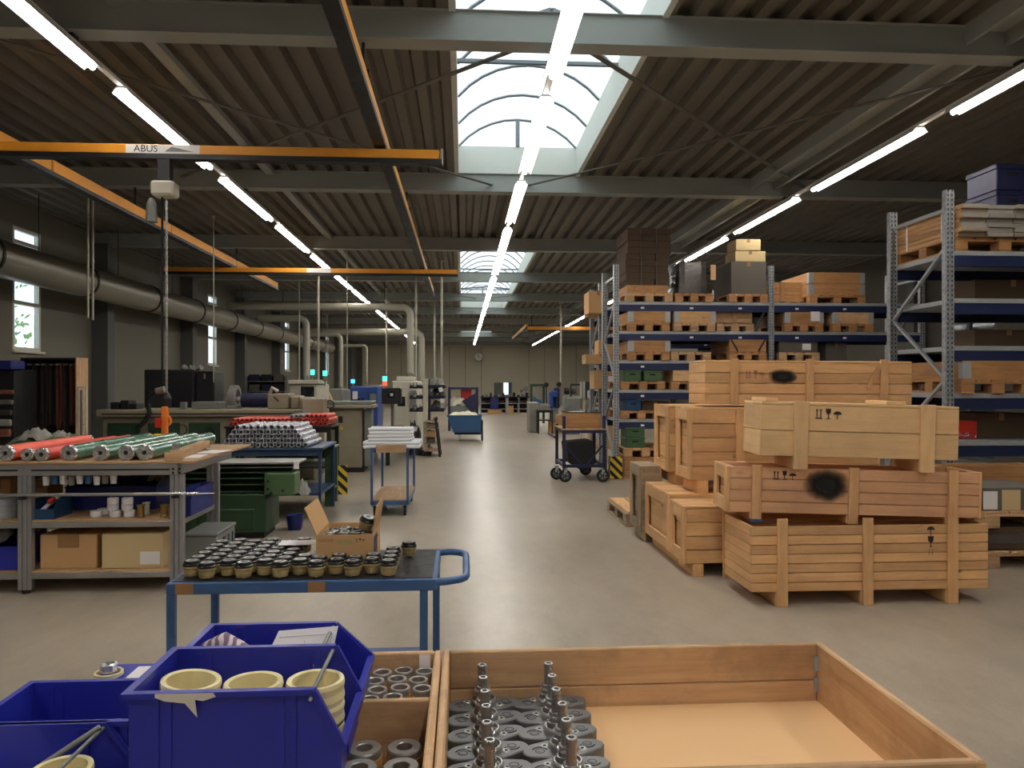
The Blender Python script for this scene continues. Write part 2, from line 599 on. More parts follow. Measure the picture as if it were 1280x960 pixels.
def B(parent, name, m, x, y, z, bev=0.002):
    """one board or block given by its extents in the parent's space; alike boards share their mesh"""
    d = (round(x[1] - x[0], 4), round(y[1] - y[0], 4), round(z[1] - z[0], 4))
    key = (d, m, bev)
    if key not in _BOX:
        mb = MB().box(-d[0] / 2, d[0] / 2, -d[1] / 2, d[1] / 2, -d[2] / 2, d[2] / 2)
        _BOX[key] = mb.mesh(name, min(bev, min(d) * 0.3))
        _BOX[key].materials.append(MATS[m])
    return link(name, _BOX[key], None, parent, ((x[0] + x[1]) / 2, (y[0] + y[1]) / 2, (z[0] + z[1]) / 2))


def W(parent, name, kind, x, y, z, bev=0.003):
    """a wooden board, grain along its longest side"""
    d = (x[1] - x[0], y[1] - y[0], z[1] - z[0])
    return B(parent, name, '%s_wood_%s' % (kind, 'xyz'[d.index(max(d))]), x, y, z, bev)


def tag(o, label, cat, group=None):
    o['label'] = label
    o['category'] = cat
    if group:
        o['group'] = group
    return o


def thing(name, label, cat, loc=(0, 0, 0), rotz=0.0, group=None, tilt=0.0):
    o = bpy.data.objects.new(name, None)
    o.empty_display_size = 0.1
    C.objects.link(o)
    o.location = loc
    o.rotation_euler = (0, tilt, rotz)
    return tag(o, label, cat, group)


def dup(root, loc, rotz=None, label=None, group=None, parent=None, tilt=None):
    r = root.copy()
    C.objects.link(r)
    r.location = loc
    if rotz is not None:
        r.rotation_euler = (0, tilt or 0, rotz)
    if label:
        r['label'] = label
    if group:
        r['group'] = group
    for ch in list(root.children):
        c = ch.copy()
        C.objects.link(c)
        c.parent = r
        for g in list(ch.children):
            d = g.copy()
            C.objects.link(d)
            d.parent = c
    return r


def struct(o):
    o['kind'] = 'structure'
    return o


ORD = ['first', 'second', 'third', 'fourth', 'fifth', 'sixth', 'seventh', 'eighth', 'ninth', 'tenth', 'eleventh', 'twelfth',
       'thirteenth', 'fourteenth', 'fifteenth', 'sixteenth', 'seventeenth', 'eighteenth', 'nineteenth', 'twentieth', 'twenty-first',
       'twenty-second', 'twenty-third', 'twenty-fourth']


def arc(c, r, a0, a1, n, plane='xz'):
    out = []
    for i in range(n + 1):
        t = a0 + (a1 - a0) * i / n
        u, w = r * math.cos(t), r * math.sin(t)
        out.append((c[0] + u, c[1], c[2] + w) if plane == 'xz' else ((c[0], c[1] + u, c[2] + w) if plane == 'yz' else (c[0] + u, c[1] + w, c[2])))
    return out


def text_mesh(s, size, name):
    cu = bpy.data.curves.new(name, 'FONT')
    cu.body = s
    cu.size = size
    cu.align_x = 'CENTER'
    cu.align_y = 'CENTER'
    cu.extrude = 0.0004
    o = bpy.data.objects.new(name, cu)
    C.objects.link(o)
    bpy.context.view_layer.update()
    me = bpy.data.meshes.new_from_object(o.evaluated_get(bpy.context.evaluated_depsgraph_get()))
    bpy.data.objects.remove(o)
    me.name = name
    return me


# ------------------------------------------------------------------ the hall
XL, XR, YB, YF = -7.9, 10.6, 60.0, -15.0
ZR = 4.83                                  # underside of the roof deck
BEAMS = [6.7 + 5.15 * k for k in range(-5, 11)]
SKY_X = (-0.06, 1.75)
SKY_BAYS = [(1, 2), (4, 6), (7, 10), (12, 13)]       # index pairs into BEAMS

fl = struct(put('floor', MB().box(XL - 0.3, XR + 0.3, YF - 0.3, YB + 0.3, -0.15, 0.0), 'polished_concrete'))

# left wall with its window openings
WIN_Y = [14.43, 24.75, 35.05, 45.35]
mb = MB()
y0 = YF - 0.3
for wy in WIN_Y + [None]:
    y1 = (wy - 0.45) if wy else YB + 0.3
    mb.box(XL - 0.12, XL, y0, y1, 0, 5.4)
    if wy:
        a, b = wy - 0.45, wy + 0.45
        mb.box(XL - 0.12, XL, a, b, 0, 2.2)
        mb.box(XL - 0.12, XL, a, b, 3.5, 3.8)
        mb.box(XL - 0.12, XL, a, b, 4.4, 5.4)
        y0 = b
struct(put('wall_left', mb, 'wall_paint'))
for i, wy in enumerate(WIN_Y):
    w = thing('window_%d' % (i + 1), '', '', (XL, wy, 2.2))
    del w['label'], w['category']
    struct(w)
    for z0, z1, bars in ((0.0, 1.3, (0.82,)), (1.6, 2.2, (0.3,))):
        for s in (-1, 1):
            B(w, 'window_frame', 'machine_white', (-0.07, 0.0), (s * 0.45 - (0.06 if s > 0 else 0), s * 0.45 + (0.06 if s < 0 else 0)), (z0, z1))
        B(w, 'window_frame', 'machine_white', (-0.07, 0.0), (-0.39, 0.39), (z0, z0 + 0.06))
        B(w, 'window_frame', 'machine_white', (-0.07, 0.0), (-0.39, 0.39), (z1 - 0.06, z1))
        for bz in bars:
            B(w, 'window_frame', 'machine_white', (-0.07, 0.0), (-0.39, 0.39), (z0 + bz, z0 + bz + 0.07))
        B(w, 'pane', 'window_glass', (-0.04, -0.032), (-0.39, 0.39), (z0 + 0.06, z1 - 0.06), 0)
    B(w, 'window_sill', 'machine_white', (-0.1, 0.06), (-0.5, 0.5), (-0.04, 0.0))

# right wall with a tall glazed door set
mb = MB()
GY = (14.6, 16.3)
mb.box(XR, XR + 0.3, YF - 0.3, GY[0], 0, 5.4).box(XR, XR + 0.3, GY[1], YB + 0.3, 0, 5.4).box(XR, XR + 0.3, GY[0], GY[1], 3.6, 5.4)
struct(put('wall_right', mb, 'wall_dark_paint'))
d1 = thing('door_1', '', '', (XR, GY[0], 0))
del d1['label'], d1['category']
struct(d1)
for y in (0.0, 0.82, 1.62):
    B(d1, 'door_frame', 'column_grey', (0.05, 0.13), (y, y + 0.08), (0, 3.6))
for z in (0.0, 1.1, 2.35, 3.52):
    B(d1, 'door_frame', 'column_grey', (0.05, 0.13), (0.08, 1.62), (z, z + 0.08))
for z0, z1 in ((0.08, 1.1), (1.18, 2.35), (2.43, 3.52)):
    for y in (0.08, 0.9):
        B(d1, 'pane', 'glass_dark', (0.085, 0.095), (y, y + 0.74), (z0, z1), 0)
struct(put('wall_front', MB().box(XL - 0.3, XR + 0.3, YF - 0.3, YF, 0, 5.4), 'wall_paint'))

# back wall with an internal window to the next room
wx0, wx1 = gx(616, YB), gx(641, YB)
wz0, wz1 = gz(628, 499, YB), gz(628, 477, YB)
mb = MB()
mb.box(XL - 0.3, wx0, YB, YB + 0.25, 0, 5.4).box(wx1, XR + 0.3, YB, YB + 0.25, 0, 5.4)
mb.box(wx0, wx1, YB, YB + 0.25, 0, wz0).box(wx0, wx1, YB, YB + 0.25, wz1, 5.4)
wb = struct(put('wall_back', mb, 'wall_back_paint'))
for k in range(0, 16):                                          # vertical joint covers between the wall panels
    x = XL + 0.6 + k * 1.25
    if not (wx0 - 0.1 < x < wx1 + 0.1):
        o = B(None, 'wall_joint', 'column_grey', (x, x + 0.03), (YB - 0.012, YB), (0, 4.5), 0)
        o.parent = wb
        o.location -= wb.location
wbk = thing('window_9', '', '', (wx0, YB, wz0))
del wbk['label'], wbk['category']
struct(wbk)
ww, wh = wx1 - wx0, wz1 - wz0
for x in (0.0, ww * 0.48, ww - 0.08):
    B(wbk, 'window_frame', 'machine_white', (x, x + 0.09), (-0.05, 0.06), (0, wh))
for z in (0.0, wh - 0.08):
    B(wbk, 'window_frame', 'machine_white', (0.09, ww - 0.08), (-0.05, 0.06), (z, z + 0.08))
B(wbk, 'pane', 'window_glass', (0.09, ww * 0.48), (0.0, 0.01), (0.08, wh - 0.08), 0)
B(wbk, 'pane', 'window_glass', (ww * 0.48 + 0.09, ww - 0.08), (0.0, 0.01), (0.08, wh - 0.08), 0)
mb = MB()                                                       # the room behind it; opening added in its far wall to show bright sky
rx0, rx1 = wx0 - 0.6, wx1 + 0.8
mb.box(rx0, rx1, YB + 0.25, YB + 4, -0.1, 0).box(rx0, rx1, YB + 0.25, YB + 4, 3.2, 3.3)
mb.box(rx0 - 0.1, rx0, YB + 0.25, YB + 4, 0, 3.2).box(rx1, rx1 + 0.1, YB + 0.25, YB + 4, 0, 3.2)
ox = wx0 + ww * 0.62
mb.box(rx0, ox, YB + 4, YB + 4.1, 0, 3.2).box(ox + 0.5, rx1, YB + 4, YB + 4.1, 0, 3.2)
mb.box(ox, ox + 0.5, YB + 4, YB + 4.1, 0, 0.7).box(ox, ox + 0.5, YB + 4, YB + 4.1, 1.75, 3.2)
struct(put('wall_next_room', mb, 'wall_paint'))

# wall columns on the window side
for y in BEAMS[1:]:
    c = struct(put('wall_column', MB().box(XL, XL + 0.34, y - 0.16, y + 0.16, 0, 4.6), 'column_grey', bev=0.01))
for y in BEAMS[1:]:
    struct(put('wall_column', MB().box(XR - 0.3, XR, y - 0.15, y + 0.15, 0, 4.6), 'column_grey', bev=0.01))

# trapezoidal roof deck, open where the skylights sit
def deck(mb, x0, x1, y0, y1):
    p = 0.275
    n = int(math.ceil((x1 - x0) / p))
    prof = []
    for i in range(n):
        b = x0 + i * p
        for dx, z in ((0.0, 0.0), (0.11, 0.0), (0.145, 0.085), (0.24, 0.085)):
            if b + dx <= x1:
                prof.append((b + dx, ZR + z))
    prof.append((x1, ZR))
    v = [(x, y0, z) for x, z in prof] + [(x, y1, z) for x, z in prof]
    m = len(prof)
    mb.add(v, [(i, i + 1, m + i + 1, m + i) for i in range(m - 1)])


mb = MB()
deck(mb, XL - 0.3, SKY_X[0], YF - 0.3, YB + 0.3)
deck(mb, SKY_X[1], XR + 0.3, YF - 0.3, YB + 0.3)
yy = YF - 0.3
for a, b in SKY_BAYS + [(None, None)]:
    if a is None:
        deck(mb, SKY_X[0], SKY_X[1], yy, YB + 0.3)
    else:
        if BEAMS[a] + 0.12 - yy > 0.8:
            deck(mb, SKY_X[0], SKY_X[1], yy, BEAMS[a] + 0.12)
        else:
            mb.box(SKY_X[0], SKY_X[1], yy, BEAMS[a] + 0.12, ZR, ZR + 0.06)
        yy = BEAMS[b] - 0.12
mb.box(XL - 0.4, SKY_X[0] - 0.03, YF - 0.4, YB + 0.4, ZR + 0.15, ZR + 0.2).box(SKY_X[1] + 0.03, XR + 0.4, YF - 0.4, YB + 0.4, ZR + 0.15, ZR + 0.2)  # unseen cover slabs above the deck, added to stop light leaking in
struct(put('ceiling', mb, 'deck_metal'))

# steel roof beams
for y in BEAMS[1:]:
    m_ = MB()
    prof = [(-0.11, 4.56), (0.11, 4.56), (0.11, 4.575), (0.08, 4.58), (0.08, 4.82), (0.11, 4.825), (0.11, 4.83), (-0.11, 4.83),
            (-0.11, 4.825), (-0.08, 4.82), (-0.08, 4.58), (-0.11, 4.575)]
    m_.prism([(y + a, z) for a, z in prof], 0, XL, XR)
    struct(put('roof_beam', m_, 'beam_grey'))
# long edge girder and light purlins running down the hall
struct(put('roof_girder', MB().box(4.52, 4.56, YF, YB, 4.66, 4.83).box(4.9, 4.94, YF, YB, 4.66, 4.83).box(4.56, 4.9, YF, YB, 4.79, 4.83), 'beam_grey'))
struct(put('roof_purlin', MB().box(-2.95, -2.83, YF, YB, 4.76, 4.83), 'beam_grey'))
# flat diagonal wind bracing under the deck
br = []
for i in (5, 8, 9, 11):
    ya, yb = BEAMS[i] + 0.1, BEAMS[i + 1] - 0.1
    for xa, xb in ((0.75, -4.2), (0.95, 5.4)):
        br.append(((xa, ya, 4.7), (xb, yb, 4.7)))
    for xa, xb in ((-4.2, 0.45), (5.4, 1.0)):
        br.append(((xa, ya + 0.2, 4.66), (xb, yb, 4.66)))
for a, b in br:
    struct(put('wind_brace', MB().bar(a, b, 0.06, 0.012), 'brace_grey'))

# barrel skylights
for i, (a, b) in enumerate(SKY_BAYS):
    ya, yb = BEAMS[a] + 0.12, BEAMS[b] - 0.12
    w = bpy.data.objects.new('window_%d' % (11 + i), None)
    C.objects.link(w)
    w.location = (SKY_X[0], ya, ZR)
    struct(w)
    L, Wd, hc, rise = yb - ya, SKY_X[1] - SKY_X[0], 0.42, 0.42
    m_ = MB()
    m_.box(-0.06, 0, -0.05, L + 0.05, -0.012, hc).box(Wd, Wd + 0.06, -0.05, L + 0.05, -0.012, hc)
    m_.box(0, Wd, -0.06, 0, 0.003, hc).box(0, Wd, L, L + 0.06, 0.003, hc)
    put('curb', m_, 'curb_white', w)
    R = (Wd * Wd / 4 + rise * rise) / (2 * rise)
    cz = hc + rise - R
    a1 = math.asin(Wd / 2 / R)
    n = 10
    pts = [(Wd / 2 + R * math.sin(-a1 + 2 * a1 * k / n), cz + R * math.cos(-a1 + 2 * a1 * k / n)) for k in range(n + 1)]
    nb = round(L / 1.02)
    for k in range(nb):
        q0, q1 = L * k / nb, L * (k + 1) / nb
        v = [(x, q0, z) for x, z in pts] + [(x, q1, z) for x, z in pts]
        m_ = MB().add(v, [(j, j + 1, n + 2 + j, n + 1 + j) for j in range(n)], True)
        put('pane', m_, 'opal_sheet', w)
    for k in range(nb + 1):
        q = L * k / nb
        m_ = MB().pipe([(x, q, z) for x, z in pts], 0.022, 6)
        put('rib', m_, 'frame_grey', w)
    for q, s in ((0.0, -1), (L, 1)):
        m_ = MB().add([(x, q, z) for x, z in pts], [tuple(range(n + 1))])
        put('end_pane', m_, 'opal_sheet', w)
        B(w, 'mullion', 'frame_grey', (Wd / 2 - 0.03, Wd / 2 + 0.03), (q - 0.03, q + 0.03), (hc, hc + rise - 0.02))
    for q in [L - 3.2 - 5.15 * z_ for z_ in range(b - a)]:
        B(w, 'tie_bar', 'frame_grey', (0, Wd), (q - 0.025, q + 0.025), (hc - 0.07, hc - 0.03))
    if i in (1, 2):
        y_ = L - 4.7
        put('opener', MB().bar((0.22, y_ + 0.7, hc + 0.05), (0.42, y_ + 1.5, hc + 0.2), 0.07, 0.05), 'lamp_white', w)
        m_ = MB().bar((0.02, y_ + 0.9, hc - 0.1), (Wd * 0.5, y_ + 0.2, hc - 0.1), 0.05, 0.05).bar((Wd - 0.02, y_ + 0.9, hc - 0.1), (Wd * 0.5, y_ + 0.2, hc - 0.1), 0.05, 0.05)
        put('stay', m_, 'frame_grey', w)

# ------------------------------------------------------------------ strip lights
def strip_light():
    t = thing('strip_light', 'x', 'light', group='strip lights hung in three long rows')
    prof = [(-0.05, 0.06), (0.05, 0.06), (0.09, 0.0), (0.085, -0.005), (0.045, 0.045), (-0.045, 0.045), (-0.085, -0.005), (-0.09, 0.0)]
    put('reflector', MB().prism(prof, 1, 0.0, 2.66), 'lamp_white', t)
    put('tube', MB().cyl((0, 0.03, 0.012), (0, 2.63, 0.012), 0.028, 8), 'tube_light', t)
    return t


sl = strip_light()
first = True
ZL = 4.43
for x, y0, row in ((-3.31, 1.25 - 12.8, 'in the row above the machines'), (0.83, 1.2 - 12.8, 'in the row under the skylights'), (5.12, 1.85 - 12.8, 'in the row above the racking')):  # rows run on behind the camera; the unseen fixtures there were added for fill
    for k in range(21):
        y = y0 + 3.2 * k
        lb = '%s white strip light from the near end wall %s' % (ORD[k], row)
        if first:
            o = sl
            o.location = (x, y, ZL)
            o['label'] = lb
            first = False
        else:
            o = dup(sl, (x, y, ZL), 0, lb)
    rail = thing('lamp_rail', 'long thin white mounting rail carrying the strip lights ' + row, 'rail', (x, -12.5, ZL + 0.062), group='lamp mounting rails')
    B(rail, 'rail_profile', 'lamp_white', (-0.03, 0.03), (0, 69.5), (0.0, 0.035))
    for y in BEAMS[1:15]:
        B(rail, 'beam_clamp', 'black_steel', (-0.04, 0.04), (y + 12.45, y + 12.55), (0.035, 0.068), 0)

dup(sl, (wx0 + ww * 0.3, YB + 0.6, 3.1), 0, 'strip light added to brighten the room behind the inner window', 'lamps added in the next room')  # extra lamp, added because the room behind the pane stayed black

# ------------------------------------------------------------------ overhead crane
def crane_rail(name, label, p0, p1, h=0.15, group=None, sections=4):
    """orange C-profile with a dark slotted running lip below"""
    t = thing(name, label, 'crane rail', p0, group=group)
    d = Vector(p1) - Vector(p0)
    ln = d.length
    ax = 1 if abs(d.y) > abs(d.x) else 0
    n = sections
    for k in range(n):
        a, b = ln * k / n + 0.02, ln * (k + 1) / n - 0.02
        if ax == 1:
            B(t, 'rail_section', 'crane_orange', (-0.045, 0.045), (a, b), (0.05, 0.05 + h), 0.008)
        else:
            B(t, 'rail_section', 'crane_orange', (a, b), (-0.045, 0.045), (0.05, 0.05 + h), 0.008)
    if ax == 1:
        put('running_lip', MB().box(-0.06, 0.06, 0, ln, 0.0, 0.05), 'black_steel', t)
    else:
        put('running_lip', MB().box(0, ln, -0.06, 0.06, 0.0, 0.05), 'black_steel', t)
        for x in (0.0, ln):
            B(t, 'end_cap', 'machine_beige', (x - 0.012, x + 0.012), (-0.055, 0.055), (0.0, 0.06 + h), 0)
    return t


r1 = crane_rail('crane_rail', 'orange crane runway rail hanging beside the skylight', (-0.86, 2.0, 4.08), (-0.86, 21.7, 4.08), sections=3)
r2 = crane_rail('crane_rail', 'orange crane runway rail on the window side above the machines', (-4.92, 2.0, 4.08), (-4.92, 20.6, 4.08), sections=5)
for r in (r1, r2):
    for y in BEAMS[4:8]:
        if y - 2.0 < 18.5 and y > 2.0:
            put('hanger', MB().cyl((0, y - 2.0, 0.2), (0, y - 2.0, 0.48), 0.015, 8), 'black_steel', r)
            B(r, 'rail_clamp', 'black_steel', (-0.06, 0.06), (y - 2.06, y - 1.94), (0.2, 0.23))
cb = crane_rail('crane_bridge', 'orange crane bridge with a white name sticker and chain hoist below', (-6.6, 8.1, 3.91), (-0.22, 8.1, 3.91), sections=1, h=0.1)
st = B(cb, 'name_sticker', 'paper_white', (3.16, 3.9), (-0.047, -0.0452), (0.056, 0.144), 0)
tm = text_mesh('ABUS', 0.1, 'sticker_lettering')
link('sticker_lettering', tm, 'screen_dark', cb, (3.36, -0.0478, 0.1), (PI / 2, 0, 0))
put('sticker_mark', MB().prism([(3.55, 0.075), (3.84, 0.075), (3.62, 0.125)], 1, -0.0485, -0.0475), 'machine_grey', cb)
for xx in (1.68, 5.74):
    B(cb, 'trolley_hanger', 'black_steel', (xx - 0.05, xx + 0.05), (-0.04, 0.04), (0.15, 0.17))
c2 = crane_rail('crane_bridge', 'far orange crane bridge crossing below the strip lights', (-6.3, 16.5, 3.91), (-0.1, 16.5, 3.91), sections=1, h=0.1)
for xx in (1.38, 5.44):
    B(c2, 'trolley_hanger', 'black_steel', (xx - 0.05, xx + 0.05), (-0.04, 0.04), (0.15, 0.17))
B(c2, 'name_sticker', 'paper_white', (3.0, 3.5), (-0.047, -0.0452), (0.056, 0.144), 0)
c3_ = crane_rail('crane_bridge', 'pale orange crane bridge in the far bay beside the racking', (2.9, 34.2, 3.98), (8.6, 34.2, 3.98), sections=1)
c4_ = crane_rail('crane_rail', 'short orange crane rail leading back from the far bridge', (2.9, 34.4, 4.12), (2.9, 44.0, 4.12), sections=1)
for xx in (0.2, 5.4):
    put('hanger', MB().cyl((xx, 0, 0.2), (xx, 0, ZR - 3.98), 0.02, 8), 'black_steel', c3_)
for yy in (3.2, 8.35):
    put('hanger', MB().cyl((0, yy, 0.2), (0, yy, 4.56 - 4.12), 0.02, 8), 'black_steel', c4_)

hx = -3.05
h = thing('chain_hoist', 'cream chain hoist with a long chain and orange hook hanging from the crane bridge', 'hoist', (hx, 8.1, 1.15))
B(h, 'motor_box', 'machine_white', (-0.13, 0.1), (-0.1, 0.1), (2.38, 2.53), 0.02)
put('trolley_block', MB().box(-0.07, 0.05, -0.05, 0.05, 2.53, 2.76), 'black_steel', h)
put('chain_bag', MB().lathe([(0.0, 2.1), (0.06, 2.12), (0.05, 2.3), (0.03, 2.36), (0.0, 2.37)], 10, (-0.15, 0, 0)), 'machine_grey', h)
m_ = MB()
for k in range(80):
    z = 0.35 + k * 0.025
    m_.box(-0.006 if k % 2 else -0.012, 0.006 if k % 2 else 0.012, -0.012 if k % 2 else -0.006, 0.012 if k % 2 else 0.006, z, z + 0.028)
put('chain', m_, 'machined_steel', h)
put('control_cable', MB().cyl((-0.05, 0.02, 0.45), (-0.05, 0.02, 2.4), 0.012, 6), 'black_rubber', h)
put('hook_block', MB().lathe([(0.0, 0.2), (0.045, 0.21), (0.05, 0.3), (0.025, 0.36), (0.0, 0.36)], 10), 'black_steel', h)
put('hook', MB().pipe([(0, 0, 0.22), (0.01, 0, 0.14)] + arc((0.0, 0, 0.07), 0.045, 1.2, -3.6, 10), 0.014, 8), 'hook_orange', h)
B(h, 'control_pendant', 'hook_orange', (-0.03, 0.03), (-0.07, -0.02), (-0.08, 0.22), 0.01)
B(h, 'pendant_button', 'red_paint', (-0.1, -0.03), (-0.06, -0.01), (0.0, 0.1), 0.01)
B(h, 'pendant_base', 'yellow_paint', (-0.11, 0.02), (-0.07, 0.0), (-0.15, -0.06), 0.01)

# ------------------------------------------------------------------ extraction ducts and pipes
dm = thing('extraction_duct', 'fat grey extraction duct running along the window wall', 'duct', (-7.2, 9.0, 3.56))
for k in range(11):
    put('duct_section', MB().cyl((0, k * 3.0, 0), (0, k * 3.0 + 2.98, 0), 0.3, 20), 'duct_grey', dm)
    put('clamp_ring', MB().lathe([(0.3, -0.03), (0.318, -0.03), (0.318, 0.03), (0.3, 0.03)], 20, (0, k * 3.0 + 3.0, 0), axis=1), 'black_steel', dm)
    put('suspension_rod', MB().cyl((0, k * 3.0 + 1.5, 0.29), (0, k * 3.0 + 1.5, ZR - 3.56), 0.008, 6), 'black_steel', dm)


def branch(label, px, ytop, Y, x0, ybot, r):
    """duct leaving the main run, crossing the bay and dropping to a machine"""
    X, Z = gx(px, Y), gz(px, ytop, Y)
    zb = gz(px, ybot, Y)
    t = thing('branch_duct', label, 'duct', (X, Y, zb), group='branch ducts dropping to the machines')
    rr = r * 2.2
    put('duct_hanger', MB().cyl((-0.8, 0, Z - zb + r), (-0.8, 0, ZR - zb), 0.012, 6), 'black_steel', t)
    path = [(x0 - X, 0, Z - zb)] + [(x - 0, 0, z) for x, y, z in arc((-rr, 0, Z - zb - rr), rr, PI / 2, 0, 6)] + [(0, 0, 0.12)]
    put('duct_pipe', MB().pipe(path, r, 12), 'pipe_white', t)
    put('duct_hood', MB().lathe([(r, 0.12), (r * 1.15, 0.1), (r * 1.15, 0.0), (0, 0.0)], 12), 'duct_grey', t)
    return t


branch('branch duct dropping onto the large white machine behind the trolley of white bars', 513, 384, 23.9, -7.2, 470, 0.11)
branch('branch duct dropping to the machine with the white top panel', 383, 398, 26.8, -7.0, 474, 0.12)
branch('branch duct with a swan neck dropping behind the grey machine', 426, 418, 32.0, -6.3, 486, 0.10)
branch('thin branch duct dropping to the blue machine', 458, 432, 38.0, -6.0, 480, 0.08)
branch('branch duct dropping behind the tall cantilever rack', 527, 415, 33.5, -7.0, 478, 0.14)
for px, Y, y0, y1, r, lb in ((110, 12.2, 300, 398, 0.018, 'thin bright steel pole in front of the first window bay'),
                             (116, 12.4, 298, 400, 0.018, 'second thin bright steel pole beside the first'),
                             (267, 15.0, 340, 478, 0.012, 'thin pole hanging above the black cabinet'),
                             (374, 24, 395, 474, 0.025, 'thin pole left of the vertical branch ducts'),
                             (398, 20, 385, 480, 0.03, 'pale pole above the green signal lamp'),
                             (409, 36, 440, 470, 0.03, 'short bright pole near the far window'),
                             (434, 18, 370, 490, 0.012, 'dark pole above the blue machine'),
                             (483, 26, 385, 468, 0.03, 'pale pole above the red signal lamp'),
                             (520, 22, 376, 500, 0.03, 'pale pole just behind the large white machine'),
                             (552, 20, 362, 475, 0.03, 'pale pole standing above the cantilever rack'),
                             (543, 30, 405, 500, 0.04, 'pale pole beyond the cantilever rack'),
                             (701, 30, 385, 480, 0.04, 'pale pole in the far bay beside the racking')):
    X = gx(px, Y)
    za, zb = gz(px, y1, Y), ZR
    t = tag(put('cable_pole', MB().cyl((X, Y, za), (X, Y, zb), r, 8).cyl((X, Y, zb - 0.04), (X, Y, zb), r * 2.5, 8), 'pipe_white'), lb, 'pole', 'poles dropping from the roof')

# clock
cx, cz = gx(598, YB), gz(598, 446, YB)
ck = thing('wall_clock', 'round white clock high on the back wall', 'clock', (cx, YB - 0.08, cz))
put('case', MB().lathe([(0, 0.06), (0.34, 0.06), (0.34, -0.02), (0.32, -0.03), (0.32, 0.0)], 24, axis=1), 'column_grey', ck)
put('face', MB().lathe([(0.32, -0.005), (0.0, -0.005)], 24, axis=1), 'clock_face', ck)
put('hand', MB().bar((0, -0.012, 0), (0.02, -0.012, 0.26), 0.03, 0.006, (0, 1, 0)), 'black_steel', ck)
put('hand', MB().bar((0, -0.016, 0), (0.16, -0.016, -0.06), 0.035, 0.006, (0, 1, 0)), 'black_steel', ck)

# trees outside the first window
def tree(label, x, y, hgt, n, seed):
    r_ = random.Random(seed)
    t = thing('tree', label, 'tree', (x, y, 0))
    put('trunk', MB().cyl((0, 0, 0), (0.1, 0.1, hgt * 0.8), 0.1, 8, 0.03), 'bark', t)
    m = MB()
    for k in range(n):
        p = Vector((r_.gauss(0, 1), r_.gauss(0, 1), r_.gauss(0, 1))) * 0.75
        p.z = p.z * 1.1 + hgt * 0.72
        u = Vector((r_.uniform(-1, 1), r_.uniform(-1, 1), r_.uniform(-1, 1))).normalized()
        w = u.orthogonal().normalized()
        s = r_.uniform(0.08, 0.16)
        m.add([p - u * s, p + w * s * 0.5, p + u * s, p - w * s * 0.5], [(0, 1, 2, 3)])
    f = put('foliage', m, 'leaf_green', t)
    f['kind'] = 'stuff'
    return t


tree('bright green tree seen through the nearest window', -15.5, 24.5, 4.4, 1300, 3)


# ------------------------------------------------------------------ pallets, crates and racking
def pallet(label, x, y, z, w=0.8, d=1.2, kind='rack', group=None, rotz=0.0):
    """flat wooden pallet; short side w towards the aisle"""
    t = thing('pallet', label, 'pallet', (x, y, z), rotz, group)
    for k in range(3):
        bx = (0.0, w / 2 - 0.07, w - 0.14)[k]
        W(t, 'bottom_board', kind, (bx, bx + 0.14 if k == 1 else bx + 0.1 + 0.04), (0, d), (0, 0.022))
        for j in range(3):
            by = (0.0, d / 2 - 0.07, d - 0.14)[j]
            W(t, 'block', kind, (bx, bx + 0.14), (by, by + 0.14), (0.022, 0.1))
    for j in range(3):
        by = (0.0, d / 2 - 0.07, d - 0.14)[j]
        W(t, 'cross_board', kind, (0, w), (by, by + 0.14), (0.1, 0.122))
    n = 5
    for k in range(n):
        bw = w / (n + 0.45)
        bx = k * (w - bw) / (n - 1)
        W(t, 'top_board', kind, (bx, bx + bw), (0, d), (0.122, 0.144))
    return t


PH = 0.144


def collar(label, x, y, z, w=0.8, d=1.15, h=0.195, kind='rack', group=None, sign=None, rotz=0.0):
    """hinged wooden frame that stands on a pallet"""
    t = thing('pallet_collar', label, 'pallet collar', (x, y, z), rotz, group)
    W(t, 'board', kind, (0.02, w - 0.02), (0, 0.02), (0, h))
    W(t, 'board', kind, (0.02, w - 0.02), (d - 0.02, d), (0, h))
    W(t, 'board', kind, (0, 0.02), (0.0, d), (0, h))
    W(t, 'board', kind, (w - 0.02, w), (0.0, d), (0, h))
    for xx in (0.0, w - 0.09):
        B(t, 'hinge', 'galvanised', (xx, xx + 0.09), (-0.004, 0.0), (0.012, h - 0.012), 0)
    B(t, 'hinge', 'galvanised', (-0.004, 0.0), (0, 0.07), (0.012, h - 0.012), 0)
    if sign:
        B(t, 'paper_sign', 'paper_white', (w * 0.66, w * 0.66 + 0.16), (-0.007, -0.005), (h * 0.2, h * 1.05), 0)
    return t


